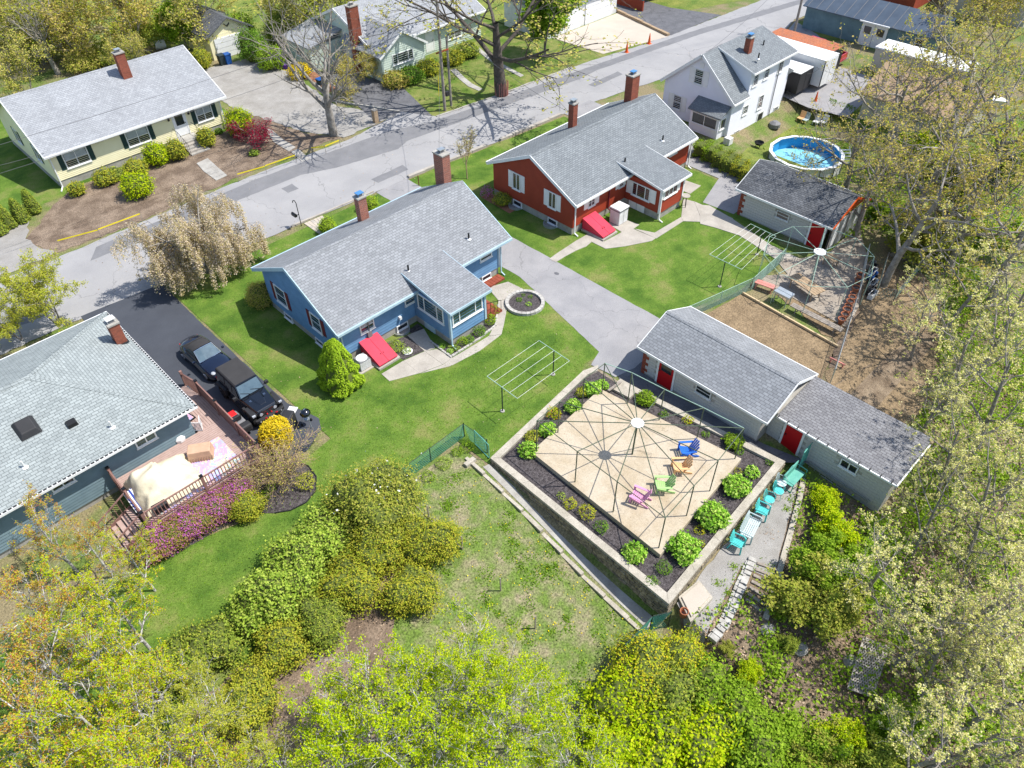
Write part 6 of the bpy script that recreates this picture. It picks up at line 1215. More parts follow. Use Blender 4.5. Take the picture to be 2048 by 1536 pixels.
# trailers, pickup
def trailer(label, x0, y0, x1, y1, z0, h, mroof, mside, mend, zr=0):
    t = thing('box_trailer', label, 'trailer', ((x0+x1)/2, (y0+y1)/2, zr)); 
    one('body', mside, lambda b: b.box(x0, y0, zr+z0, x1, y1, zr+h), t, bevel=.05); one('roof', mroof, lambda b: b.box(x0-.02, y0-.02, zr+h, x1+.02, y1+.02, zr+h+.06), t)
    one('end_door', mend, lambda b: (b.box(x0+.06, y0-.03, zr+z0+.05, (x0+x1)/2-.02, y0-.002, zr+h-.08), b.box((x0+x1)/2+.02, y0-.03, zr+z0+.05, x1-.06, y0-.002, zr+h-.08)), t)
    one('trim', 'plastic_dark', lambda b: [b.box(x-.03, y-.03, zr+z0, x+.03, y+.03, zr+h) for x in (x0, x1) for y in (y0, y1)], t)
    for x in (x0+.05, x1-.25): 
        for y in ((y0+y1)/2-.4, (y0+y1)/2+.4): one('wheel', 'tyre', lambda b: b.tube((x, y, zr+.33), (x+.2, y, zr+.33), .33, n=14), t)
    return t
zt0 = 0
trailer('black cargo trailer with white roof beside the lilac house', 66.6, 30.4, 68.9, 35.5, .45, 2.3, 'white_matte', 'black_metal', 'plastic_dark')
trailer('large white box trailer between black trailer and rusty container', 69.4, 29.6, 71.9, 36.8, .5, 2.9, 'white_matte', 'white', 'white_matte')
trailer('shipping container with rusty brown roof next to the white trailer', 72.4, 30.6, 74.9, 37.5, .35, 2.6, 'rust', 'plastic_dark', 'plastic_dark')
t = thing('pickup_truck', 'red pickup truck with open bed parked behind the container', 'truck', (76.6, 33.6, 0))
one('bed', 'truck_red', lambda b: (b.box(75.7, 31.2, .6, 75.8, 33.6, 1.15), b.box(77.5, 31.2, .6, 77.6, 33.6, 1.15), b.box(75.7, 31.1, .6, 77.6, 31.2, 1.15), b.box(75.7, 31.2, .55, 77.6, 33.6, .65)), t); one('bed_liner', 'plastic_dark', lambda b: b.box(75.81, 31.21, .65, 77.49, 33.5, .72), t)
one('cab', 'truck_red', lambda b: b.ext('x', [(33.6, .5), (33.6, 1.75), (35.2, 1.78), (35.9, 1.15), (37.3, 1.05), (37.4, .5)], 75.7, 77.6), t, bevel=.06); one('window', 'glass', lambda b: (b.box(75.9, 33.57, 1.25, 77.4, 33.6, 1.65), b.box(75.66, 33.8, 1.2, 75.7, 35.2, 1.65)), t)
one('bumper', 'chrome', lambda b: b.box(75.7, 30.95, .45, 77.6, 31.08, .62), t)
for x in (75.75, 77.4):
    for y in (32.1, 36.2): one('wheel', 'tyre', lambda b: b.tube((x, y, .38), (x+.2, y, .38), .38, n=14), t)
t = thing('white_camper', 'long white camper trailer roof showing behind the tan garage', 'trailer', (79.5, 21.5, 0))
one('body', 'tan_wall', lambda b: b.box(76.8, 19.5, .3, 79.4, 28.3, 2.5), t, bevel=.1); one('roof', 'white', lambda b: b.box(76.75, 19.45, 2.5, 79.45, 28.35, 2.62), t); one('wheel', 'tyre', lambda b: (b.tube((76.7, 23, .35), (76.95, 23, .35), .35), b.tube((76.7, 24, .35), (76.95, 24, .35), .35)), t)
t = thing('white_boat', 'white motor boat with blue cover beside the camper', 'boat', (74.9, 19, 0)); 
one('hull', 'white', lambda b: b.loft([[(76.2, 15.2, 1.3), (76.3, 15.2, .5), (76.4, 15.2, 1.3)], [(75.2, 17.2, 1.3), (76.3, 17.2, .4), (77.2, 17.2, 1.3)], [(75.1, 20.2, 1.25), (76.3, 20.2, .4), (77.3, 20.2, 1.25)]]), t); one('cover', 'bin_blue', lambda b: b.hexa([(75.4, 17.4, 1.3), (77, 17.4, 1.3), (77, 19.5, 1.3), (75.4, 19.5, 1.3)], [(75.7, 17.9, 1.7), (76.7, 17.9, 1.7), (76.7, 19.2, 1.7), (75.7, 19.2, 1.7)]), t)
def cone(label, px, py, zoom='T', s=1.0):
    p = PG(px, py, zoom); t = thing('traffic_cone', label, 'cone', p)
    one('base', 'orange', lambda b: b.box(p[0]-.2*s, p[1]-.2*s, p[2], p[0]+.2*s, p[1]+.2*s, p[2]+.06), t); one('body', 'orange', lambda b: b.lathe(p, [(.15*s, .05), (.035, 1.0*s), (.01, 1.02*s)], 12), t)
cone('orange traffic cone on the drive between trailers and tan garage', 1630, 205); cone('slim orange marker cone at the pale driveway edge nearest the tree', 1253, 105, s=1.1); cone('slim orange marker cone at the pale driveway near its far kerb', 1298, 88, s=1.1)
# ================================================================== POOL
cx, cy, rx_, ry_ = 56.5, 23.4, 2.3, 2.75; c = P(1617, 292, .9); cx, cy = c; n = 14
q = [P(x, y, .75) for x, y in ((1548, 288), (1688, 310), (1600, 255), (1640, 322))]
zb_ = hg(cx, cy); t = thing('above_ground_pool', 'round above-ground pool with white rim and blue liner', 'swimming pool', (cx, cy, zb_)); rr = 2.95; zt2 = .3
ring = [(cx+rr*math.cos(2*math.pi*k/n), cy+rr*math.sin(2*math.pi*k/n)) for k in range(n)]
for k in range(n):
    a, c_ = ring[k], ring[(k+1) % n]; L = lambda p, f: (cx+(p[0]-cx)*f, cy+(p[1]-cy)*f)
    one('wall_panel', 'white_matte', lambda b: b.hexa([(*a, zb_), (*c_, zb_), (*L(c_, .985), zb_), (*L(a, .985), zb_)], [(*a, zt2), (*c_, zt2), (*L(c_, .985), zt2), (*L(a, .985), zt2)]), t)
    one('rim', 'white', lambda b: b.hexa([(*L(a, 1.03), zt2), (*L(c_, 1.03), zt2), (*L(c_, .94), zt2), (*L(a, .94), zt2)], [(*L(a, 1.03), zt2+.06), (*L(c_, 1.03), zt2+.06), (*L(c_, .94), zt2+.06), (*L(a, .94), zt2+.06)]), t)
    one('upright', 'plastic_grey', lambda b: b.beam((*L(a, 1.005), zb_), (*L(a, 1.005), zt2), .1, .06), t)
one('liner', 'pool_blue', lambda b: b.loft([[(cx+(p[0]-cx)*.975, cy+(p[1]-cy)*.975, zb_+.05) for p in ring], [(cx+(p[0]-cx)*.975, cy+(p[1]-cy)*.975, zt2) for p in ring]], cap=False), t, fixn=False)
one('floor', 'pool_floor', lambda b: b.prism([(cx+(p[0]-cx)*.975, cy+(p[1]-cy)*.975) for p in ring], zb_+.02, zb_+.1), t)
t = thing('pool_ladder', 'white ladder leaning on the right side of the pool', 'ladder', (cx+2.2, cy-2.2, zb_))
one('rail', 'white', lambda b: [b.path([(cx+2.5+d, cy-2.6-d, zb_), (cx+2.1+d, cy-2.1-d, zt2+.5)], .05) for d in (-.3, .3)], t); one('step', 'white', lambda b: [b.beam((cx+2.5-.3-.1*k, cy-2.6+.3+.1*k, zb_+.2+.28*k), (cx+2.5+.3-.1*k, cy-2.6-.3+.1*k, zb_+.2+.28*k), .12, .04) for k in range(5)], t)
# chairs behind the pool
for k, (px, py, m, lab) in enumerate(((375, 620, 'chair_peach', 'beige folding chair behind the pool'), (460, 650, 'pale_grey_blue', 'pale folding chair next to the beige one behind the pool'), (675, 690, 'white', 'white plastic chair facing the pool fence'), (810, 700, 'white', 'white plastic chair nearest the pool rim end'))):
    p = PG(px, py, 'L'); t = thing('pool_chair', lab, 'chair', p, 'chairs on the grass behind the pool'); x, y, z = p
    one('seat', m, lambda b: b.box(x-.25, y-.25, z+.4, x+.25, y+.25, z+.45), t); one('back', m, lambda b: b.beam((x+.25, y, z+.42), (x+.4, y, z+.95), .5, .04, up=(1, 0, 0)), t); one('leg', m, lambda b: [b.beam((x+i*.22, y+j*.22, z), (x+i*.22, y+j*.22, z+.4), .04, .04) for i in (-1, 1) for j in (-1, 1)], t)
wire_fence('thin black wire fence between the pool and the trailers', [P(1565, 222, -1), P(1590, 235, -1), P(1660, 262, -1)], 0, 1.1, m='black_metal', pm='black_metal', r=.008, cell=.2)
p = PG(1455, 288); tag(one('white_box', 'white_matte', lambda b: b.box(p[0]-.3, p[1]-.3, p[2], p[0]+.3, p[1]+.3, p[2]+.6), bevel=.04), 'small white utility box against the lilac house wall', 'box')
p = PG(1516, 296); t = thing('fire_bowl', 'black fire bowl on the patchy ground behind the lilac house', 'fire bowl', p); one('bowl', 'black_metal', lambda b: b.lathe(p, [(.01, .3), (.3, .35), (.42, .55), (.4, .56)], 14), t); one('leg', 'black_metal', lambda b: [b.tube((p[0]+.3*math.cos(a), p[1]+.3*math.sin(a), p[2]), (p[0]+.2*math.cos(a), p[1]+.2*math.sin(a), p[2]+.35), .02) for a in (0, 2, 4)], t)
p = PG(1548, 255); b = MB(); b.lathe(p, [(.01, 0), (.5, .05), (.5, .4), (.2, .6), (.01, .62)], 10); b.build('covered_grill', 'plastic_grey', None, 'grey covered grill at the back corner of the lilac house', 'grill')
# ================================================================== RED HOUSE PATIO
def Q(x, y, z=0): return P(x, y, z, 'Z8')
t = thing('second_canopy', 'thin pale green pipe canopy frame with white hub over the patio', 'canopy frame', (44, 16, 0))
hub2 = Q(758, 645, 2.6); bs = [Q(x, y) for x, y in ((480, 660), (590, 605), (740, 720), (860, 700), (1000, 760), (710, 820), (590, 985), (780, 1060), (930, 905), (445, 770))]
one('hub', 'white', lambda b: b.lathe((*hub2, 2.57), [(.01, 0), (.4, 0), (.4, .07), (.01, .07)], 8), t); one('hub_post', 'line_pipe', lambda b: b.tube((*hub2, 0), (*hub2, 2.6), .03), t)
R2 = 3.4; rg2 = [(hub2[0]+R2*math.cos(a)*1.05, hub2[1]+R2*math.sin(a)) for a in np.arange(.4, 6.6, 6.2832/10)]
for k, p in enumerate(rg2):
    one('post', 'line_pipe', lambda b: b.tube((*p, 0), (*p, 2.35), .022), t); one('spoke', 'line_pipe', lambda b: b.tube((*p, 2.35), (*hub2, 2.6), .018), t); q = rg2[(k+1) % 10]; one('edge_rail', 'line_pipe', lambda b: b.tube((*p, 2.35), (*q, 2.35), .015), t)
def lumber(name, label, cat, a, c_, w_, z, m, n=3, th=.05):
    t = thing(name, label, cat, (*a, 0)); d = Vector((c_[0]-a[0], c_[1]-a[1])).normalized(); s = Vector((-d.y, d.x))
    for k in range(n): o = s*((k-(n-1)/2)*w_/n); one('plank', m, lambda b: b.beam((a[0]+o.x, a[1]+o.y, z), (c_[0]+o.x, c_[1]+o.y, z), w_/n*.9, th), t)
    for f in (.12, .88): x, y = a[0]+(c_[0]-a[0])*f, a[1]+(c_[1]-a[1])*f; one('leg', m, lambda b: (b.beam((x+s.x*w_*.4, y+s.y*w_*.4, 0), (x+s.x*w_*.4, y+s.y*w_*.4, z), .06, .06), b.beam((x-s.x*w_*.4, y-s.y*w_*.4, 0), (x-s.x*w_*.4, y-s.y*w_*.4, z), .06, .06)), t)
    return t
lumber('picnic_table', 'long tan wooden table with rusty edge in the middle of the patio', 'table', Q(590, 790, .75), Q(760, 905, .75), 1.0, .75, 'wood_tan', 5)
lumber('red_bench', 'faded red bench plank at the corner of the vegetable bed', 'bench', Q(350, 825, .45), Q(475, 870, .45), .5, .45, 'salmon', 2)
lumber('grill_table', 'grey work table with steel grill top beside the red bench', 'grill', Q(485, 880, .8), Q(580, 930, .8), .7, .8, 'galv', 2, .15)
lumber('plank_bench', 'long grey plank bench along the edge of the vegetable bed', 'bench', Q(580, 975, .45), Q(900, 1140, .45), .45, .45, 'wood_grey', 3)
lumber('bed_board', 'low pale board edging the top of the vegetable bed', 'board', Q(270, 905, .1), Q(875, 1245, .1), .12, .12, 'wood_new', 1, .14)
lumber('red_pole', 'faded red pole lying across the dirt path', 'pole', Q(820, 1310, .3), Q(920, 1360, .3), .08, .3, 'salmon', 1, .06)
lumber('small_table', 'small dark wooden table by the garage end', 'table', Q(800, 660, .7), Q(870, 700, .7), .7, .7, 'wood_tan', 3)
t0 = None
for k in range(11):
    x, y = 500-k*24+rnd.uniform(-12, 12), 520+k*56; p = P(x, y, 0, 'S')
    if t0 is None:
        t0 = thing('terracotta_pot', 'weathered terracotta pot in the row by the dirt path', 'pot', (*p, .06), 'terracotta pots in a row along the patio edge')
        one('body', 'terracotta', lambda b: b.lathe((*p, .06), [(.01, 0), (.15, 0), (.24, .38), (.27, .38), (.27, .46), (.22, .46), (.18, .2), (.01, .2)], 14), t0); one('soil', 'mulch', lambda b: b.lathe((*p, .44), [(.01, .0), (.21, 0)], 12), t0)
    else: dup(t0, (*p, .06), 0, scale=rnd.uniform(.8, 1.1))
for k in range(9):
    p = P(650+rnd.uniform(-20, 20), 350+k*48, .0, 'S'); tag(one('crate' if k % 3 else 'planter_box', ('wood_grey', 'bin_blue' if k == 3 else 'plastic_dark', 'white_matte')[k % 3] if k != 3 else 'bin_blue', lambda b: (b.box(p[0]-.4, p[1]-.16, .05, p[0]+.4, p[1]-.13, .4), b.box(p[0]-.4, p[1]+.13, .05, p[0]+.4, p[1]+.16, .4), b.box(p[0]-.4, p[1]-.13, .05, p[0]-.37, p[1]+.13, .4), b.box(p[0]+.37, p[1]-.13, .05, p[0]+.4, p[1]+.13, .4), b.box(p[0]-.37, p[1]-.13, .05, p[0]+.37, p[1]+.13, .12))),
        ('blue plastic crate in the stack beside the pots' if k == 3 else 'old open crate stacked along the patio edge'), 'crate', group=None if k == 3 else 'old crates beside the terracotta pots')
t = thing('stone_wall', 'low grey stone wall by the woods right of the patio', 'wall', (50, 14, 0)); a, c_ = P(920, 190, 0, 'S'), P(1310, 300, 0, 'S'); 
for k in range(8): f0, f1 = k/8, (k+.94)/8; one('stone', 'stone', lambda b: b.beam((a[0]+(c_[0]-a[0])*f0, a[1]+(c_[1]-a[1])*f0, hg(*a)+.2), (a[0]+(c_[0]-a[0])*f1, a[1]+(c_[1]-a[1])*f1, hg(*c_)+.2), .35, .6+.06*(k % 3)), t)

# ================================================================== STREET FURNITURE
def upole(label, x, y, h, r=.14, arms=True):
    t = thing('utility_pole', label, 'utility pole', (x, y, 0)); one('pole', 'wood_grey', lambda b: b.tube((x, y, 0), (x, y, h), r, r*.7, 12), t); return t
p = P(890, 222); u1 = upole('tall wooden utility pole with wires on the corner lawn', p[0], p[1], 10.5); p = P(1588, 65); u2 = upole('grey utility pole at the bend of the street', p[0], p[1], 10)
x, y = P(893, 218); 
one('crossarm', 'barn_red', lambda b: b.beam((x-.7, y, 5.2), (x+.7, y, 5.2), .1, .1), u1); one('service_box', 'plastic_dark', lambda b: b.box(x-.15, y-.35, 1.3, x+.2, y-.1, 1.7), u1); one('guy_guard', 'yellow_tape', lambda b: b.tube((x-.45, y+.4, 1.2), (x-.35, y+.35, 3.6), .03), u1)
p = P(893, 215); t = thing('stub_pole', 'shorter second pole standing beside the utility pole', 'pole', (p[0]+.45, p[1]-.1, 0)); one('pole', 'bark', lambda b: b.tube((p[0]+.5, p[1]-.1, 0), (p[0]+.5, p[1]-.1, 6.3), .12, .1, 10), t)
def wire(label, a, c_, sag=.8, r=.013):
    pts = [(a[0]+(c_[0]-a[0])*f, a[1]+(c_[1]-a[1])*f, a[2]+(c_[2]-a[2])*f-sag*4*f*(1-f)) for f in np.linspace(0, 1, 14)]
    tag(one('overhead_wire', 'wire_grey', lambda b: b.path(pts, r, 5)), label, 'wire')
A1 = (42.4, 52.2, 9.5); A2 = (81.8, 39.4, 9.3)
wire('overhead wire along the street between the poles, uppermost', A1, A2); wire('overhead wire along the street between the poles, lower one', (42.4, 52.2, 7.8), (81.8, 39.4, 7.8)); wire('overhead wire running west across the yellow house', A1, (-30, 57, 9.3), 1.2); wire('lower overhead wire running west over the yellow house roof', (42.4, 52.2, 7.6), (-30, 57, 7.4), 1.0)
wire('service wire dropping from the pole to the red house', (42.4, 52.2, 8), (42.2, 36.4, 4.6), .5, .014); wire('service wire dropping from the pole to the blue house chimney side', (42.4, 52.2, 7.5), (29.3, 37.4, 3.8), .5, .012); wire('service wire from the bend pole to the lilac house gable', (81.8, 39.4, 8), (55.9, 35, 5.2), .7, .014); wire('service wire reaching the yellow house eave', (2, 55, 7.8), (12.0, 63.6, 3.0), .3, .014)
p = P(603, 452); t = thing('mailbox_post', 'black mailbox on a curved iron post at the street edge', 'mailbox', (*p, 0)); x, y = p
one('post', 'black_metal', lambda b: b.path([(x, y, 0), (x, y, 1.9), (x-.08, y, 2.15), (x-.2, y, 2.2), (x-.25, y, 2.05)], .03), t); one('box', 'black_metal', lambda b: b.loft([[(x-.45, y-.25, 1.0), (x-.45, y-.25, 1.18), (x-.35, y-.25, 1.26), (x-.25, y-.25, 1.18), (x-.25, y-.25, 1.0)], [(x-.45, y+.25, 1.0), (x-.45, y+.25, 1.18), (x-.35, y+.25, 1.26), (x-.25, y+.25, 1.18), (x-.25, y+.25, 1.0)]]), t); one('bracket', 'black_metal', lambda b: b.beam((x-.35, y, .98), (x, y, .98), .04, .04), t)
for q, lab in (((838, 372), 'thin red marker post beside the street behind the blue house'), ((336, 560), 'short red marker post under the weeping cherry')):
    p = P(*q); tag(one('marker_post', 'maroon', lambda b: b.tube((*p, 0), (*p, .9), .035)), lab, 'post')
p = P(752, 245); t = thing('gate_pillar', 'short square stone pillar at the end of the cracked kerb', 'pillar', (*p, 0)); one('pillar', 'wood_tan', lambda b: b.box(p[0]-.2, p[1]-.2, 0, p[0]+.2, p[1]+.2, 1.15), t); one('cap', 'concrete', lambda b: b.box(p[0]-.22, p[1]-.22, 1.15, p[0]+.22, p[1]+.22, 1.22), t)
for q, m, lab, cov in (((458, 128), 'bin_blue', 'tall blue recycling bin beside the small garage', 'bin_blue'), ((446, 130), 'bin_dark', 'dark wheelie bin next to the tall blue bin', 'bin_dark'), ((642, 170), 'bin_dark', 'low dark tub with blue lid on the far side of the gravel drive', 'bin_blue')):
    p = P(*q); s = .6 if q[0] > 600 else 1; t = thing('rubbish_bin', lab, 'bin', (*p, 0)); x, y = p
    one('body', m, lambda b: b.hexa([(x-.25, y-.25, 0), (x+.25, y-.25, 0), (x+.25, y+.25, 0), (x-.25, y+.25, 0)], [(x-.32, y-.34, 1.0*s), (x+.32, y-.34, 1.0*s), (x+.32, y+.34, 1.0*s), (x-.32, y+.34, 1.0*s)]), t); one('lid', cov, lambda b: b.box(x-.35, y-.38, 1.0*s, x+.35, y+.38, 1.08*s), t, bevel=.03)
for k, pts in enumerate([[(350, 865, 'Y'), (600, 795, 'Y'), (860, 695, 'Y')], [(1385, 1020, 'Z1'), (1550, 970, 'Z1'), (1725, 905, 'Z1')], [(1820, 865, 'Z1'), (1900, 855, 'Z1'), (1985, 818, 'Z1')]]):
    pp = [P(a, b_, .7, z) for a, b_, z in pts]; t = thing('caution_tape', ('yellow tape strung along the bare soil left of the walk', 'yellow tape strung along the bare soil right of the yellow house walk', 'short yellow tape by the big bare tree')[k], 'tape', (*pp[0], 0))
    for a, c_ in zip(pp, pp[1:]): one('tape', 'yellow_tape', lambda b: b.beam((*a, .7), (*c_, .66), .012, .09), t)
    for a in pp: one('stake', 'wood_grey', lambda b: b.beam((*a, 0), (*a, .85), .03, .03), t)
p = P(1252, 1, 0)
for q in ((540, 93), (548, 96)):
    pass
tag(one('propane_tank', 'white_matte', lambda b: b.tube((*P(310, 92, .4), .45), (*P(330, 88, .4), .45), .45, n=14)), 'pale horizontal tank on the grass behind the yellow house', 'tank')

# ================================================================== TREES AND SHRUBS
def rot_about(v, k, a): return v*math.cos(a)+k.cross(v)*math.sin(a)+k*k.dot(v)*(1-math.cos(a))
def skeleton(rg, H, spec):
    "limbs of a tree of height H; returns segments and leaf anchor points"
    segs, anch = [], []
    levels = spec['levels']
    def grow(p, d, L, r, lv):
        n = 5 if lv == 0 else 4 if lv < 3 else 3; q = p.copy(); pts = [(q.copy(), d.copy(), r)]; dd = d.copy()
        for i in range(n):
            w_ = spec['wob'][min(lv, len(spec['wob'])-1)]
            dd = (dd+Vector((rg.gauss(0, w_), rg.gauss(0, w_), rg.gauss(0, w_)+spec['up'][min(lv, len(spec['up'])-1)]))).normalized()
            q2 = q+dd*L/n; r0 = r*(1-.62*i/n); r1 = r*(1-.62*(i+1)/n); segs.append((q.copy(), q2.copy(), r0, r1, lv)); q = q2; pts.append((q.copy(), dd.copy(), r1))
            if lv >= levels-spec.get('leaf_levels', 1): anch.append((q.copy(), lv)); anch.append(((segs[-1][0]+q2)/2, lv))
        if lv < levels:
            k = spec['kids'][lv]
            for c in range(k):
                f = spec['start'][lv]+(1-spec['start'][lv])*(c+rg.random()*.8)/k; f = min(.999, f); ii = f*n; i0 = int(ii); pp = pts[i0][0].lerp(pts[i0+1][0], ii-i0); bd = pts[i0+1][1]; br = pts[i0][2]
                az = c*2.4+rg.random()*1.2; s = bd.orthogonal().normalized(); s = rot_about(s, bd, az); ang = R(spec['ang'][lv]+rg.uniform(-12, 12)); nd_ = (bd*math.cos(ang)+s*math.sin(ang)).normalized()
                grow(pp, nd_, L*spec['len'][lv]*rg.uniform(.7, 1.15)*(1.05-.35*f if lv == 0 else 1), br*spec.get('rr', .62), lv+1)
    lean = spec.get('lean', .05)
    nst = spec.get('stems', 1)
    for s in range(nst):
        d = Vector((rg.gauss(0, lean), rg.gauss(0, lean), 1)).normalized() if nst == 1 else Vector((math.cos(s*6.28/nst+.4)*.38, math.sin(s*6.28/nst+.4)*.38, 1)).normalized()
        grow(Vector((0.08*s, 0, -.3)), d, H*spec['trunk'], spec['rad']*(1 if nst == 1 else .75), 0)
    return segs, anch
def limb_mesh(name, segs, m, minr=.006):
    V, Fc = [], []
    for p, q, r0, r1, lv in segs:
        n = 8 if lv == 0 else 5 if lv < 2 else 3; mr_ = minr*(1 if lv < 3 else .6); d = (q-p).normalized(); u = Vector((0, 0, 1)) if abs(d.z) < .9 else Vector((1, 0, 0)); x = d.cross(u).normalized(); y = d.cross(x); b0 = len(V); r0 = max(r0, mr_); r1 = max(r1, mr_)
        for c, r in ((p, r0), (q+d*r1*.3, r1)):
            for k in range(n): a = k*2*math.pi/n; v = c+(x*math.cos(a)+y*math.sin(a))*r; V.append((v.x, v.y, v.z))
        for k in range(n): j = (k+1) % n; Fc.append((b0+k, b0+j, b0+n+j, b0+n+k))
    return fastmesh(name, V, Fc, m, smooth=True)
def leaf_quads(rg, C, size, flat=.5, droop=0, up=None):
    "one folded-free leaf per centre: a rhombus with its own tilt"
    n = len(C); a = rg.normal(size=(n, 3)); a[:, 2] *= flat; a /= np.linalg.norm(a, axis=1)[:, None]
    nn = rg.normal(size=(n, 3)); nn[:, 2] = np.abs(nn[:, 2])+.55
    if up is not None: nn = nn*.55+up*1.2
    b = np.cross(nn, a); b /= np.linalg.norm(b, axis=1)[:, None]+1e-9
    s = size*rg.uniform(.65, 1.25, n)[:, None]
    V = np.stack([C-a*s*.5, C-b*s*.34-a*s*.02, C+a*s*.5, C+b*s*.34+a*s*.02], 1).reshape(-1, 3)
    F_ = np.arange(4*n).reshape(-1, 4); return V, F_
def tree_proto(kind, seed):
    sp = KINDS[kind]; rg = random.Random(seed*77+len(kind)); ng = np.random.default_rng(seed*31+len(kind)); H = sp['H']
    segs, an = skeleton(rg, H, sp); tm = limb_mesh('trunk', segs, sp['bark'], sp.get('minr', .008))
    A_ = np.array([tuple(a[0]) for a in an]); 
    if sp.get('keep', 1) < 1: A_ = A_[ng.random(len(A_)) < sp['keep']]
    k = sp['n']; C = np.repeat(A_, k, 0)+ng.normal(size=(len(A_)*k, 3))*sp['puff']
    if sp.get('hang'):
        m_ = ng.random(len(C))*np.repeat(ng.uniform(.4, 1.2, len(A_)), k); C[:, 2] = np.maximum(.5, C[:, 2]-m_*sp['hang']); C[:, 0] += .12*m_*np.repeat(ng.normal(size=len(A_)), k)
    V, F_ = leaf_quads(ng, C, sp['size']); cm = fastmesh('crown', V, F_, sp['leaf'])
    hz = np.percentile(C[:, 2], 99); return tm, cm, hz
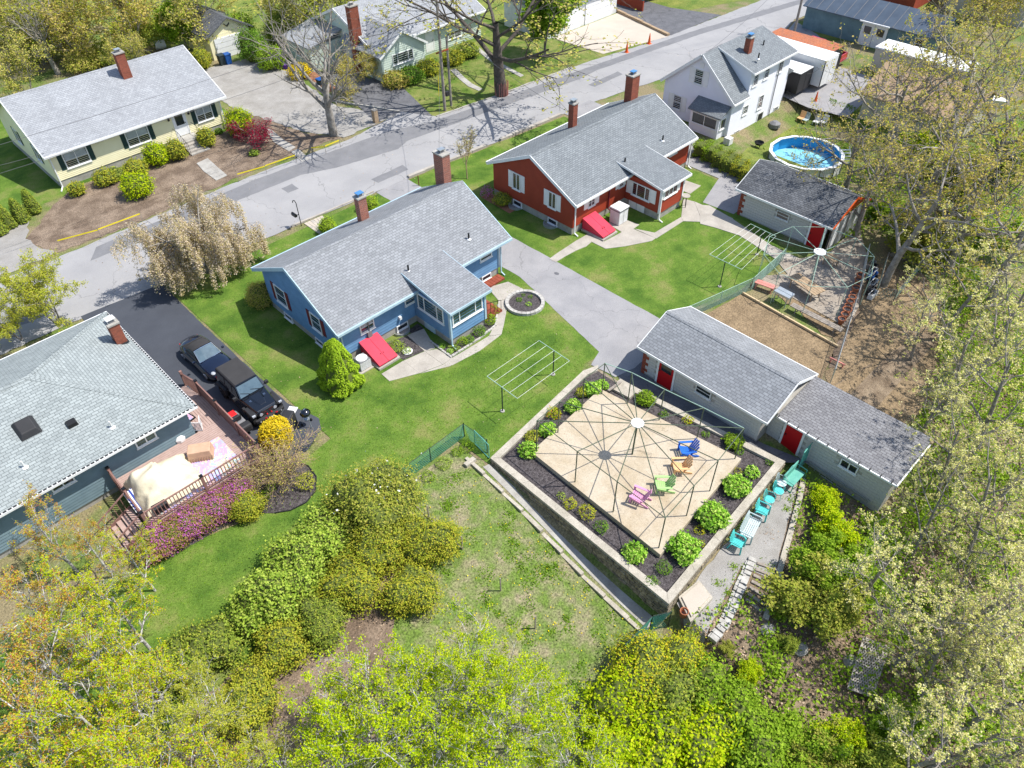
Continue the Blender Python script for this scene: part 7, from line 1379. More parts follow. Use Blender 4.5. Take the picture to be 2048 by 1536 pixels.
KINDS = {
 'cream': dict(H=10, levels=4, kids=[7, 5, 4, 3], trunk=.8, start=[.25, .25, .2, .2], ang=[52, 45, 42, 42], len=[.62, .55, .5, .5], wob=[.06, .12, .16, .2], up=[.02, .04, .04, .05], rad=.17, rr=.6, bark='bark', leaf='l_cream', n=9, puff=.075, size=.13, leaf_levels=0, keep=.13, minr=.011),
 'lime': dict(H=10, levels=4, kids=[6, 5, 4, 3], trunk=.8, start=[.25, .25, .2, .2], ang=[42, 42, 42, 42], len=[.62, .56, .5, .5], wob=[.05, .10, .15, .2], up=[.02, .05, .06, .05], rad=.17, rr=.68, bark='bark_pale', leaf='l_lime', n=24, puff=.16, size=.14, leaf_levels=0, keep=.088, minr=.011),
 'orange': dict(H=9, levels=4, kids=[8, 5, 4, 3], trunk=.92, start=[.2, .2, .2, .2], ang=[40, 38, 40, 40], len=[.52, .52, .5, .5], wob=[.05, .10, .15, .2], up=[.02, .08, .08, .06], rad=.16, rr=.64, bark='bark_pale', leaf='l_orange', n=13, puff=.11, size=.125, leaf_levels=0, keep=.14, minr=.009),
 'oak': dict(H=11, levels=4, kids=[6, 5, 4, 4], trunk=.7, start=[.3, .25, .2, .2], ang=[58, 50, 46, 45], len=[.75, .6, .55, .5], wob=[.05, .16, .2, .24], up=[.02, .03, .03, .03], rad=.30, rr=.6, bark='bark', leaf='l_tan', n=5, puff=.10, size=.16, leaf_levels=0, keep=.20, minr=.016),
 'bare': dict(H=12, levels=4, kids=[7, 5, 4, 3], trunk=.5, start=[.36, .25, .2, .2], ang=[44, 38, 42, 42], len=[1.25, .62, .55, .5], wob=[.03, .08, .13, .16], up=[.01, .08, .05, .03], rad=.40, rr=.62, bark='bark', leaf='l_ochre', n=1, puff=.08, size=.10, leaf_levels=1, keep=.12, minr=.012),
 'street': dict(H=12, levels=4, kids=[7, 5, 4, 4], trunk=.55, start=[.45, .25, .2, .2], ang=[58, 42, 42, 42], len=[1.35, .6, .55, .5], wob=[.03, .10, .14, .18], up=[.01, .04, .04, .03], rad=.46, rr=.55, bark='bark_dark', leaf='l_ochre', n=4, puff=.14, size=.20, leaf_levels=0, keep=.3, minr=.018),
 'scrub': dict(H=7, levels=3, kids=[7, 5, 5], stems=3, trunk=.8, start=[.2, .2, .2], ang=[40, 42, 42], len=[.55, .55, .5], wob=[.08, .14, .2], up=[.02, .05, .04], rad=.09, rr=.6, bark='bark', leaf='l_ochre', n=6, puff=.22, size=.2, leaf_levels=0, keep=.32, minr=.02),
 'yellow': dict(H=6, levels=4, kids=[6, 5, 4, 3], stems=3, trunk=.7, start=[.3, .2, .2, .2], ang=[42, 42, 42, 42], len=[.62, .56, .5, .5], wob=[.08, .12, .15, .2], up=[0, .02, .02, .02], rad=.10, rr=.6, bark='bark', leaf='l_yellow', n=4, puff=.10, size=.11, leaf_levels=0, keep=.7, minr=.009),
 'weeping': dict(H=5.2, levels=4, kids=[9, 6, 5, 4], trunk=.55, start=[.45, .25, .2, .2], ang=[62, 48, 45, 45], len=[1.2, .6, .5, .5], wob=[.05, .12, .14, .14], up=[.02, .0, -.20, -.42], rad=.17, rr=.6, bark='bark', leaf='l_cherry', n=26, puff=.055, size=.075, hang=1.1, leaf_levels=1, keep=.42, minr=.008),
 'green': dict(H=6, levels=3, kids=[8, 6, 5], trunk=.75, start=[.3, .2, .2], ang=[50, 44, 42], len=[.5, .55, .5], wob=[.04, .1, .15], up=[.02, .05, .05], rad=.11, rr=.6, bark='bark', leaf='l_fresh', n=14, puff=.2, size=.19, leaf_levels=1, minr=.01),
 'twiggy': dict(H=3.6, levels=4, kids=[6, 4, 3, 3], trunk=.55, start=[.5, .3, .2, .2], ang=[28, 26, 28, 28], len=[.75, .6, .55, .5], wob=[.03, .06, .1, .12], up=[.02, .1, .1, .1], rad=.045, rr=.6, bark='wood_tan', leaf='l_tan', n=1, puff=.05, size=.06, leaf_levels=1, keep=.5, minr=.011),
 'shrubtwig': dict(H=2.4, levels=3, kids=[6, 5, 4], stems=5, trunk=.75, start=[.15, .2, .2], ang=[42, 40, 40], len=[.55, .55, .55], wob=[.1, .14, .16], up=[0, .02, .03], rad=.035, rr=.6, bark='wood_tan', leaf='l_tan', n=1, puff=.05, size=.05, leaf_levels=0, keep=.3, minr=.006),
 'redleaf': dict(H=2.2, levels=3, kids=[6, 5, 4], stems=3, trunk=.7, start=[.3, .2, .2], ang=[42, 42, 42], len=[.5, .5, .5], wob=[.1, .14, .16], up=[0, .02, .03], rad=.04, rr=.6, bark='bark', leaf='l_red', n=2, puff=.10, size=.07, keep=.6, leaf_levels=1, minr=.008),
 'young': dict(H=3.2, levels=3, kids=[7, 5, 4], stems=3, trunk=.8, start=[.15, .2, .2], ang=[40, 42, 42], len=[.5, .5, .5], wob=[.06, .12, .16], up=[.02, .05, .03], rad=.04, rr=.6, bark='bark', leaf='l_fresh', n=5, puff=.14, size=.14, leaf_levels=1, keep=.7, minr=.008),
}
PROTO = {}
def tree(kind, var, pos, h, label, cat='tree', name=None, group=None, rot=None, leaf=None, squash=1.0, z=None):
    key = (kind, var)
    if key not in PROTO: PROTO[key] = tree_proto(kind, var+1)
    tm, cm, hz = PROTO[key]; x, y = pos[0], pos[1]; z = hg(x, y) if z is None else z
    o = thing(name or (cat.replace(' ', '_')), label, cat, (x, y, z), group, rnd.uniform(0, 6.28) if rot is None else rot)
    s = h/hz; o.scale = (s*squash, s*squash, s)
    a = link('trunk', tm, o); b = link('crown', cm, o)
    if leaf:
        a_ = b.data = (LEAFV.get((key, leaf)) or LEAFV.setdefault((key, leaf), cm.copy())); a_.materials[0] = M[leaf]
    return o
LEAFV = {}
def tree_at(kind, var, px, py, h, label, frac=.72, **k):
    "crown middle seen at a photo pixel: the trunk stands straight below it"
    z = h*frac
    for _ in range(6): p = P(px, py, z); z = hg(*p)+h*frac
    return tree(kind, var, p, h, label, **k)
def tree_base(kind, var, px, py, h, label, **k): p = PG(px, py); return tree(kind, var, p, h, label, **k)

BV = {}
def bush_mesh(shape, rx, ry, rz, leaf, size, dens, seed, lump=.12, core=True):
    key = (shape, round(rx, 2), round(ry, 2), round(rz, 2), leaf, size, dens, seed)
    if key in BV: return BV[key]
    ng = np.random.default_rng(seed+5); ph = ng.uniform(0, 6.28, 12)
    def surf(u):  # unit directions -> radius factor
        l = 1+lump*(np.sin(u[:, 0]*3+ph[0])*np.sin(u[:, 1]*3.5+ph[1])*1.2+.6*np.sin(u[:, 2]*7+ph[2]+u[:, 0]*6)+.6*np.sin(u[:, 1]*11+ph[3])*np.sin(u[:, 2]*9+ph[4]+u[:, 0]*10)+.4*np.sin(u[:, 0]*17+ph[5])*np.sin(u[:, 1]*15+ph[6]))
        return l
    area = 4*math.pi*((rx*ry)**1.6/3+(rx*rz)**1.6/3+(ry*rz)**1.6/3)**(1/1.6); n = int(area*dens*.75)
    u = ng.normal(size=(n, 3)); u /= np.linalg.norm(u, axis=1)[:, None]; u = u[u[:, 2] > -.55]; n = len(u)
    r = surf(u)*(1-np.abs(ng.normal(0, .07, n)))+ng.random(n)**5*(.30 if lump > .1 else .12)
    if shape == 'cone':
        t_ = (u[:, 2]+1)/2; t_ = ng.random(n)**1.35; az = np.arctan2(u[:, 1], u[:, 0]); prof = (1-t_)**.5*np.minimum(1, (t_+.03)*8)**.4; rr = prof*surf(np.stack([np.cos(az), np.sin(az), t_*3], 1))*(1-np.abs(ng.normal(0, .06, n)))
        C = np.stack([np.cos(az)*rr*rx, np.sin(az)*rr*ry, t_*rz*2], 1); up = np.stack([np.cos(az), np.sin(az), np.full(n, .6)], 1)
    elif shape == 'box':
        q = np.sign(u)*np.abs(u)**.45; q /= np.abs(q).max(1)[:, None]**.75; C = np.stack([q[:, 0]*rx*r, q[:, 1]*ry*r, (q[:, 2]*r)*rz+rz], 1); up = u.copy(); 
    else:
        C = np.stack([u[:, 0]*rx*r, u[:, 1]*ry*r, u[:, 2]*rz*r+rz*.85], 1); up = u.copy()
    C[:, 2] = np.maximum(C[:, 2], .02)
    V, F_ = leaf_quads(ng, C, size, 1, up=up); mi = np.zeros(len(F_), int)
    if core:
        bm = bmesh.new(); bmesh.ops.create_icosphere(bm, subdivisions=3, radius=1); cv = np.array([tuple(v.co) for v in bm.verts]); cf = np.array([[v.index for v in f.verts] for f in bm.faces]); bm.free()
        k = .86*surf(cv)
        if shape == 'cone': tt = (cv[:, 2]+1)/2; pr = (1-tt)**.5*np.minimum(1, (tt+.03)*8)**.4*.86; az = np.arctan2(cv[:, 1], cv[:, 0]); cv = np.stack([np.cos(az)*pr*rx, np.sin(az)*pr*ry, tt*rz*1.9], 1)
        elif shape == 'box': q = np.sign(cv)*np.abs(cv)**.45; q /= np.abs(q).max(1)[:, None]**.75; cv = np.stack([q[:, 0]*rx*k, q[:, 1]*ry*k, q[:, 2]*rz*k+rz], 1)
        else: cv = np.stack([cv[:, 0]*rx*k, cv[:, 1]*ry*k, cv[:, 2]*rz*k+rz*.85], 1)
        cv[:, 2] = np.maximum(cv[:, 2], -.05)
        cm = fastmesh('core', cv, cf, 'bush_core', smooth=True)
    else: cm = None
    BV[key] = (fastmesh('foliage', V, F_, leaf), cm); return BV[key]
def bush(shape, pos, r, h, leaf, label, cat='shrub', name=None, size=.10, dens=420, seed=0, group=None, rot=None, lump=.12, z=None, core=True):
    rx, ry = (r, r) if not isinstance(r, tuple) else r
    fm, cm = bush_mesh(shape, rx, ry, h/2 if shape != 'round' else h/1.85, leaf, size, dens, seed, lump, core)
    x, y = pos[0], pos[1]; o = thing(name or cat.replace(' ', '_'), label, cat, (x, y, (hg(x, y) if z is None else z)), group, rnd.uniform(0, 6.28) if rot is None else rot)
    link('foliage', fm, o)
    if cm: link('filler_core', cm, o)  # solid dark blob added inside the leaf shell to block the gaps, not stems
    return o
def bush_at(shape, px, py, r, h, leaf, label, zoom='T', **k):
    z = h*.5; zz = k.get('z')
    for _ in range(6): p = P(px, py, z, zoom); z = (hg(*p) if zz is None else zz)+h*.5
    return bush(shape, p, r, h, leaf, label, **k)

# -- around the blue house
bush_at('cone', 675, 727, 1.3, 3.5, 'l_arbor', 'plump cone-shaped lime arborvitae at the back corner of the blue house', cat='arborvitae', name='arborvitae', size=.10, dens=900, lump=.13)
bush_at('round', 522, 588, (.95, .95), 1.5, 'l_tan', 'brown twiggy round bush at the gable end of the blue house', size=.07, dens=900, seed=2)
bush_at('round', 738, 407, .62, 1.25, 'l_arbor', 'round bright green bush just behind the small brick chimney', size=.08, dens=600, seed=1); bush_at('round', 655, 452, .62, 1.15, 'l_arbor', 'round bright green bush beside the tan paver walk', size=.08, dens=600, seed=3)
for k, (px, py, r, l, lab) in enumerate(((1065, 1270, .45, 'l_rhodo', 'spiky pale green iris clump by the red cellar doors'), (1140, 1300, .25, 'l_rhodo', 'small green plant beside the white garden ornament'), (1380, 1270, .2, 'l_hosta', 'small green clump at the point of the sun room bed'), (1432, 1305, .2, 'l_hosta', 'second small clump near the point of the sun room bed'), (1480, 1285, .2, 'l_fresh', 'low clump under the sun room corner board'), (1520, 1235, .32, 'l_fresh', 'leafy perennial in the bed below the sun room window'), (1565, 1225, .3, 'l_green', 'dark leafy perennial in the middle of the sun room bed'), (1635, 1165, .38, 'l_green', 'bushy perennial beside the concrete walk bend'), (1700, 1085, .42, 'l_fresh', 'bushy bright perennial near the brick back steps'), (1730, 1025, .35, 'l_fresh', 'leafy clump right below the black iron railing'),
     (1905, 955, .2, 'l_green', 'green tuft at the left of the round planter'), (1935, 925, .14, 'l_green', 'small tuft at the top of the round planter'), (1980, 935, .17, 'l_green', 'green tuft at the right of the round planter'), (1970, 985, .2, 'l_hosta', 'green tuft at the bottom of the round planter'))):
    bush_at('round', px, py, r, r*1.3, l, lab, 'Z6', cat='plant', name='garden_plant', size=.07, dens=700, seed=k, core=False)
c = P(1143, 1303, .1, 'Z6'); tag(one('garden_ornament', 'white', lambda b: (b.lathe((*c, .03), [(.01, 0), (.3, 0), (.32, .06), (.22, .08), (.01, .06)], 16), b.lathe((*c, .06), [(.08, 0), (.05, .12), (.09, .16), (.01, .2)], 8))), 'round white garden ornament on the dark mulch', 'ornament')
tree_base('twiggy', 0, 935, 358, 4.2, 'small bare round-headed tree on the lawn between blue and red houses')
tree_base('weeping', 0, 418, 545, 5.0, 'wide weeping cherry with pale pink brown tassels by the street', rot=1.0)
tree_base('yellow', 0, 120, 650, 4.6, 'yellow-green open tree at the street corner of the hip-roofed house', rot=.6)
tree_base('yellow', 1, 45, 680, 3.4, 'smaller yellow-green tree at the left edge by the street', rot=2)
# -- terrace beds
for k, (px, py, r, l, lab, sz) in enumerate(((690, 285, .48, 'l_hosta', 'broad green hosta near the entry step of the terrace', .14), (740, 262, .36, 'l_hosta', 'green leafy plant against the canopy post by the entry', .13), (625, 305, .34, 'l_box', 'reddish green low plant at the top west bed', .10), (575, 385, .45, 'l_hosta', 'rounded leafy plant midway along the upper left bed', .14), (460, 425, .38, 'l_orange', 'brown budding shrub in the upper left bed', .09), (425, 525, .44, 'l_hosta', 'rounded hosta beside the left slab edge', .14), (335, 560, .36, 'l_yellow', 'loose yellow-green plant near the left terrace corner', .1), (312, 640, .46, 'l_hosta', 'large hosta at the left corner of the slab', .14),
      (998, 340, .5, 'l_fresh', 'dense round green bush at the top edge by the garage walk', .11), (1103, 432, .24, 'l_green', 'small round green tuft along the garage side bed', .08), (1245, 465, .3, 'l_orange', 'brown and red budding plant in the garage side bed', .08), (1350, 548, .2, 'l_green', 'tiny green tuft left of the big yellow-green bush', .08), (1515, 590, .48, 'l_fresh', 'yellow-green bush by the corner post of the canopy', .11), (1548, 650, .22, 'l_green', 'small green tuft under the corner bush', .08), (1720, 712, .2, 'l_green', 'small tuft at the far east corner of the bed', .08), (1622, 770, .34, 'l_hosta', 'medium hosta near the east corner of the terrace', .13),
      (1530, 850, .62, 'l_hosta', 'large round hosta, uppermost of the three big ones', .15), (1390, 1025, .72, 'l_hosta', 'largest spreading hosta in the lower right bed', .15), (1225, 1210, .68, 'l_hosta', 'big round hosta near the south slab corner', .15), (935, 1240, .5, 'l_hosta', 'hosta beside the south tip of the slab', .14), (1107, 1330, .34, 'l_green', 'feathery green clump near the south wall corner', .08), (738, 1090, .32, 'l_green', 'feathery green clump in the lower left bed', .08), (505, 910, .2, 'l_rhodo', 'small grey-green tuft in the lower left bed', .07), (555, 955, .32, 'l_forsythia', 'yellow flowering low plant in the lower left bed', .07), (655, 1005, .4, 'l_forsythia', 'long yellow flowering plant in the lower left bed', .07), (1035, 1410, .3, 'l_green', 'thin green tuft close to the south corner', .07), (1315, 1110, .26, 'l_forsythia', 'yellow flowering tuft between the two big hostas', .07), (1320, 1190, .2, 'l_forsythia', 'little yellow flowers beside the big round hosta', .07), (1540, 765, .2, 'l_forsythia', 'tiny yellow flowers above the uppermost big hosta', .06))):
    big = r > .42 and l == 'l_hosta'
    bush_at('round', px, py, r*1.0, r*(1.15 if r > .3 else .8), l, lab, 'P1', cat='plant', name='bed_plant', size=sz, dens=430 if big else 520, seed=k, z=.17, core=r > .42)
# -- BL house corner
bush_at('round', 552, 868, .82, 2.0, 'l_gold', 'bright golden yellow rounded shrub at the deck corner', size=.09, dens=900, seed=4, lump=.07)
tree_base('shrubtwig', 0, 570, 965, 2.4, 'bare twiggy tan shrub in the island bed', cat='shrub', squash=1.35); tree_base('shrubtwig', 1, 555, 950, 2.3, 'second twiggy tan shrub against the deck corner', cat='shrub', squash=1.3)
bush_at('round', 1655, 930, .45, .7, 'l_yellow', 'small yellow-green mound in the island bed', 'P3', size=.08, seed=5, core=False); bush_at('round', 1330, 1040, .3, .4, 'l_fresh', 'low green sprout at the base of the twiggy shrub', 'P3', size=.08, seed=6, core=False); bush_at('round', 1390, 980, .25, .4, 'l_rhodo', 'pale low plant in the island bed by the trunk', 'P3', size=.07, seed=7, core=False)
az = [(470, 1390, 'l_azalea'), (560, 1310, 'l_azalea2'), (660, 1270, 'l_azalea'), (760, 1200, 'l_azalea2'), (850, 1150, 'l_azalea'), (950, 1090, 'l_azalea2'), (1040, 1050, 'l_azalea'), (1130, 1000, 'l_azalea2'), (1200, 1070, 'l_box')]
for k, (px, py, l) in enumerate(az): bush_at('round', px, py+45, (.85, .85), 1.2, l, ('azalea hedge section at the stair end below the deck', 'bright magenta azalea nearest the stair end', 'dull purple azalea between two brighter ones below the deck', 'bright magenta azalea under the middle deck post', 'brownish azalea just right of the middle deck post', 'magenta azalea in the right half of the deck hedge', 'brownish azalea in the right half of the deck hedge', 'last magenta azalea before the twiggy shrub', 'olive bush closing the azalea hedge at the island bed')[k], 'P3', cat='azalea', name='azalea', size=.075, dens=900, seed=k, group='azaleas below the deck')
bush_at('round', 330, 340+1020-1000, .01, .01, 'l_green', 'x', 'P3') if False else None
# -- central bushes
B = [(745, 1000, (2.0, 1.8), 2.9, 'l_olive', 'tall rounded yellow-green bush with white blossoms by the yard fence', 1, .11), (850, 1080, (1.6, 1.2), 1.8, 'l_box', 'dense olive boxwood mass beside the yard fence', 2, .09), (760, 1090, (1.5, 1.2), 1.8, 'l_box', 'olive boxwood left of the tallest boxwood mass', 3, .09), (700, 1165, (1.3, 1.2), 1.6, 'l_box', 'lower olive boxwood in the dirt bed', 4, .09), (820, 1180, (1.2, 1.1), 1.5, 'l_box', 'olive boxwood close to the thin post', 5, .09),
     (640, 1075, (1.35, 1.2), 2.0, 'l_rhodo', 'big rhododendron with pale green leaves, nearest the island bed', 6, .13), (590, 1130, (1.4, 1.25), 2.1, 'l_rhodo', 'second rhododendron in the row by the lawn', 7, .13), (535, 1195, (1.35, 1.2), 2.1, 'l_rhodo', 'third rhododendron overhanging the lawn edge', 8, .13), (500, 1225, (1.0, .9), 1.5, 'l_rhodo', 'lowest rhododendron at the corner of the dirt bed', 9, .13),
     (560, 1290, (1.2, 1.1), 1.5, 'l_box', 'brownish boxwood below the rhododendrons', 10, .09), (640, 1240, (1.2, 1.0), 1.4, 'l_hedge', 'mixed green boxwood behind the rhododendrons', 11, .09), (420, 1290, (1.2, 1.0), 1.6, 'l_hedge', 'yellow-green shrub at the end of the lower lawn', 12, .1), (350, 1330, (1.2, 1.1), 1.5, 'l_hedge', 'shrub under the orange-tinged trees at the lawn end', 13, .1), (490, 1400, (1.3, 1.2), 1.7, 'l_box', 'olive shrub beside the orange lawn chair', 14, .09)]
for px, py, r, h, l, lab, sd, sz in B: bush_at('round', px, py, r, h, l, lab, size=sz, dens=620 if sz < .1 else 420, seed=sd, lump=.2)
# white blossoms on the tall bush
p = P(745, 960, 2.6)
ng = np.random.default_rng(3); C = np.stack([p[0]+ng.normal(0, .8, 60), p[1]+ng.normal(0, .7, 60), 2.9+ng.normal(0, .25, 60)-.5], 1); V, F_ = leaf_quads(ng, C, .14); 
link('blossoms', fastmesh('blossoms', V, F_, 'l_white'), kind='stuff', label='white blossoms on the tallest bush', cat='blossoms')
for k, (x, y) in enumerate(((12.6, 20.3), (13.5, 20.2), (14.6, 20.3), (15.6, 20.4), (12.4, 19.6), (16.2, 20.3))): bush('round', (x, y), .28+.05*(k % 3), .35, ('l_rhodo', 'l_fresh')[k % 2], ('silvery herb clump at the fence corner nearest the tall bush', 'green herb clump second along the wire fence', 'silvery herb clump midway along the wire fence', 'green herb clump near the fence apex', 'low silvery clump inside the dandelion yard', 'green clump against the fence apex post')[k], cat='plant', name='herb_plant', size=.06, dens=700, seed=20+k, core=False)
# -- yellow house shrubs
Y_ = [(478, 245, 1.15, 2.2, 'l_lime', 'big round lime bush at the right corner of the yellow house', 'round'), (411, 275, .75, 1.6, 'l_box', 'oval olive evergreen right of the front steps', 'round'), (352, 300, .75, 1.7, 'l_box', 'oval olive evergreen left of the front steps', 'round'), (312, 308, 1.0, 1.7, 'l_lime', 'round lime bush left of the front steps', 'round'), (270, 335, .95, 1.1, 'l_box', 'flat olive yew under the middle windows', 'round'), (208, 355, .85, 1.2, 'l_box', 'olive yew near the left windows', 'round'), (232, 348, .7, .9, 'l_hedge', 'small yellow-green yew beside the olive one', 'round'), (152, 377, .62, 1.1, 'l_box', 'clipped olive yew at the left corner of the yellow house', 'round'), (272, 370, 1.1, 1.8, 'l_lime', 'drooping lime shrub on the bare soil', 'round'), (508, 305, .4, .5, 'l_rhodo', 'low green plant under the red-leaved tree', 'round'), (403, 118, .9, 1.9, 'l_box', 'dark evergreen at the corner of the small garage', 'round'), (437, 262, .35, .5, 'l_green', 'small green plant against the yellow wall', 'round')]
for k, (px, py, r, h, l, lab, s) in enumerate(Y_): bush_at(s, px, py, r, h, l, lab, size=.13, dens=260, seed=k+30)
tree_base('redleaf', 0, 512, 290, 2.4, 'small tree with dark red leaves in front of the yellow house', squash=1.2)
for k, (px, py) in enumerate(((58, 402), (33, 420), (8, 432), (-12, 445))): bush_at('cone', px, py, .62, 2.0, 'l_hedge', ('cone evergreen nearest the yellow house', 'second cone evergreen in the row at the left edge', 'third cone evergreen in the row at the left edge', 'cone evergreen cut by the left edge of the picture')[k], cat='evergreen', name='cone_evergreen', size=.11, dens=380, seed=40+k, group='cone evergreens at the left edge')
tree_base('bare', 0, 668, 270, 13, 'great bare tree with thick grey limbs beside the gravel driveway', rot=.4)
tree_base('street', 0, 1003, 190, 15, 'huge street tree with dark trunk and sparse ochre leaves', rot=.2, squash=1.35)
p = P(1003, 190); t = thing('tree_guard', 'red slatted mesh wrapped round the base of the street tree', 'tree guard', (*p, 0))
for k in range(24): a = k/24*6.283; one('slat', 'salmon', lambda b: b.beam((p[0]+.62*math.cos(a), p[1]+.62*math.sin(a), 0), (p[0]+.66*math.cos(a), p[1]+.66*math.sin(a), 1.25+.1*(k % 2)), .06, .02), t, fixn=False)
tree_base('green', 0, 1090, 112, 7.5, 'leafy round green tree near the pale driveway', rot=1)
for k, (px, py, l, lab) in enumerate(((548, 165, 'l_hedge', 'x'),)): pass
G_ = [(820, 150, 1.2, 1.4, 'l_green', 'round dark green bush under the pale green gable'), (792, 158, 1.3, 1.3, 'l_tan', 'brownish bush at the left of the pale green gable'), (855, 135, 1.2, 1.2, 'l_box', 'olive bush right of the front gable'), (905, 115, 1.1, 1.2, 'l_box', 'olive bush by the white front door'), (935, 100, 1.2, 1.3, 'l_hedge', 'yellow-green bush at the right corner of the pale green house'), (598, 142, 1.1, 1.2, 'l_gold', 'bright yellow flowering shrub across the gravel driveway'), (540, 115, 1.3, 2.2, 'l_fresh', 'leafy green shrub behind the blue bins'), (505, 92, 1.4, 3.0, 'l_green', 'tall green shrub beside the small garage'), (560, 60, 1.6, 3.6, 'l_hedge', 'tall vine-like evergreen at the grass edge'), (475, 62, 1.8, 3.2, 'l_fresh', 'loose green shrub behind the small garage')]
for k, (px, py, r, h, l, lab) in enumerate(G_): bush_at('round', px, py, r, h, l, lab, size=.16, dens=200, seed=50+k)
for q in ((563, 133), (571, 138)): p = P(*q); tag(one('flower_pot', 'purple', lambda b: b.lathe((*p, 0), [(.2, 0), (.25, .3), (.3, .45), (.01, .6)], 10)), 'purple flower pot at the kerb, ' + ('farther one' if q[0] < 570 else 'nearer one'), 'flower pot')
sheet('red_bed', 'red_mulch', [P(590, 150), P(612, 135), P(640, 150), P(700, 165), P(660, 185), P(630, 165)], .045)
tree_base('scrub', 0, 705, 190, 3.6, 'bare brown bush in front of the tall brick chimney', leaf='l_tan'); tree_base('scrub', 1, 750, 160, 3.0, 'twiggy brown bush left of the front gable', leaf='l_tan')
# hedge at the red house driveway
for k in range(6):
    px, py = 1405+k*19, 297+k*10; bush_at('box', px, py, (.75, .65), 1.15, ('l_fresh', 'l_hedge', 'l_box')[min(2, k//2)], ('greenest end of the hedge by the red house driveway', 'second section of the hedge by the red house driveway', 'third section of the driveway hedge', 'fourth section of the driveway hedge', 'fifth, browner section of the driveway hedge', 'brownest end of the hedge next to the garage')[k], cat='hedge', name='hedge', size=.10, dens=380, seed=60+k, rot=.3, group='hedge beside the red house driveway')
p = P(1000, 383); bush('round', (34.6, 36.6), .7, .9, 'l_box', 'dark shrub in the red mulch at the corner of the red house', size=.08, seed=70); bush('round', (34.5, 38.2), .45, .9, 'l_azalea2', 'pink flowering shrub at the front corner of the red house', size=.08, seed=71, core=False)
sheet('red_mulch_bed', 'red_mulch', [(34.0, 35.2), (35.05, 35.2), (35.05, 38.6), (34.1, 38.4)], .045)
# -- woods, top left
TL = [('scrub', 0, 50, 40, 6), ('scrub', 1, 120, 30, 7), ('scrub', 0, 250, 95, 4), ('scrub', 2, 20, 110, 6), ('scrub', 0, 380, -20, 8), ('scrub', 1, 230, -20, 9), ('scrub', 2, 90, -30, 9), ('scrub', 0, -40, 20, 8), ('scrub', 2, 560, -30, 8), ('scrub', 0, 640, -50, 9), ('green', 1, 355, 30, 5)]
wl = ['at the far left edge', 'left of the tall grey trunk', 'nearest the pale tank', 'low by the grass at the left edge', 'along the top edge left of centre', 'along the top edge over the yellow house', 'in the top left corner', 'leaning in from the left edge', 'beyond the green lawn at the top', 'farthest along the top edge', 'green and round among the ochre scrub']
for (k_, v, px, py, h), q in zip(TL, wl): tree_at(k_, v, px, py, h, 'ochre budding scrub tree '+q if k_ == 'scrub' else 'fresh '+q, leaf=rnd.choice(['l_ochre', 'l_ochre', 'l_tan', 'l_yellow']) if k_ == 'scrub' else None)
tree_base('bare', 1, 118, 148, 10, 'tall grey tree trunk with ochre buds behind the yellow house', leaf='l_ochre')
for k, (px, py, r) in enumerate(((170, 120, 1.5), (220, 105, 1.6), (60, 95, 1.8), (0, 90, 1.8), (300, 70, 1.7), (260, 60, 1.8), (130, 80, 1.8), (340, 50, 1.5))): bush_at('round', px, py, (r*1.3, r), r*1.3, ('l_ochre', 'l_hedge', 'l_yellow')[k % 3], 'low wild bush in the scrub behind the yellow house, '+('below the grey trunk', 'left of the pale tank', 'by the lawn at the left', 'cut by the left edge', 'behind the tank', 'deep in the scrub', 'under the ochre trees', 'near the small path')[k], size=.17, dens=170, seed=80+k, core=False)
# -- top right: dense big trees
TR = [('oak', 0, 1740, 240, 9, 'l_tan'), ('oak', 1, 1830, 160, 12, 'l_tan'), ('oak', 2, 1900, 250, 12, 'l_tan'), ('oak', 0, 1960, 120, 13, 'l_ochre'), ('oak', 1, 2030, 220, 13, 'l_tan'), ('oak', 2, 1990, 340, 11, 'l_tan'), ('oak', 0, 1850, 370, 10.5, 'l_tan'), ('oak', 1, 1760, 330, 8, 'l_tan'), ('cream', 0, 1900, 60, 11, 'l_tan'), ('cream', 1, 2010, 30, 12, 'l_tan'), ('cream', 2, 1960, 520, 8.5, None), ('cream', 0, 2040, 600, 9, None), ('cream', 1, 1880, 600, 6.5, None), ('cream', 2, 1960, 680, 8, None), ('cream', 0, 2050, 760, 9, None), ('cream', 1, 1900, 760, 6.5, None), ('oak', 2, 2080, 420, 11, 'l_tan'), ('scrub', 0, 1990, -10, 8, 'l_tan')]
wr3 = ['with bare limbs above the pool', 'reaching over the teal outbuilding', 'with grey limbs right of the tan garage', 'high in the top right corner', 'at the right edge below the corner', 'at the right edge beside the deep shade', 'with the thickest trunk near the garden', 'low over the red-doored garage end', 'behind the white camper', 'in the very corner at the top right', 'above the tilled garden', 'at the right edge level with the garden', 'overhanging the tilled garden corner', 'right of the tilled garden', 'at the right edge below the garden', 'between garden and annex roof', 'cut by the right edge', 'far behind at the top right']
for (k_, v, px, py, h, l), q in zip(TR, wr3): tree_at(k_, v, px, py, h, ('grey twisting tree with tan buds ' if l else 'tree covered in cream buds ')+q, leaf=l, frac=.7)
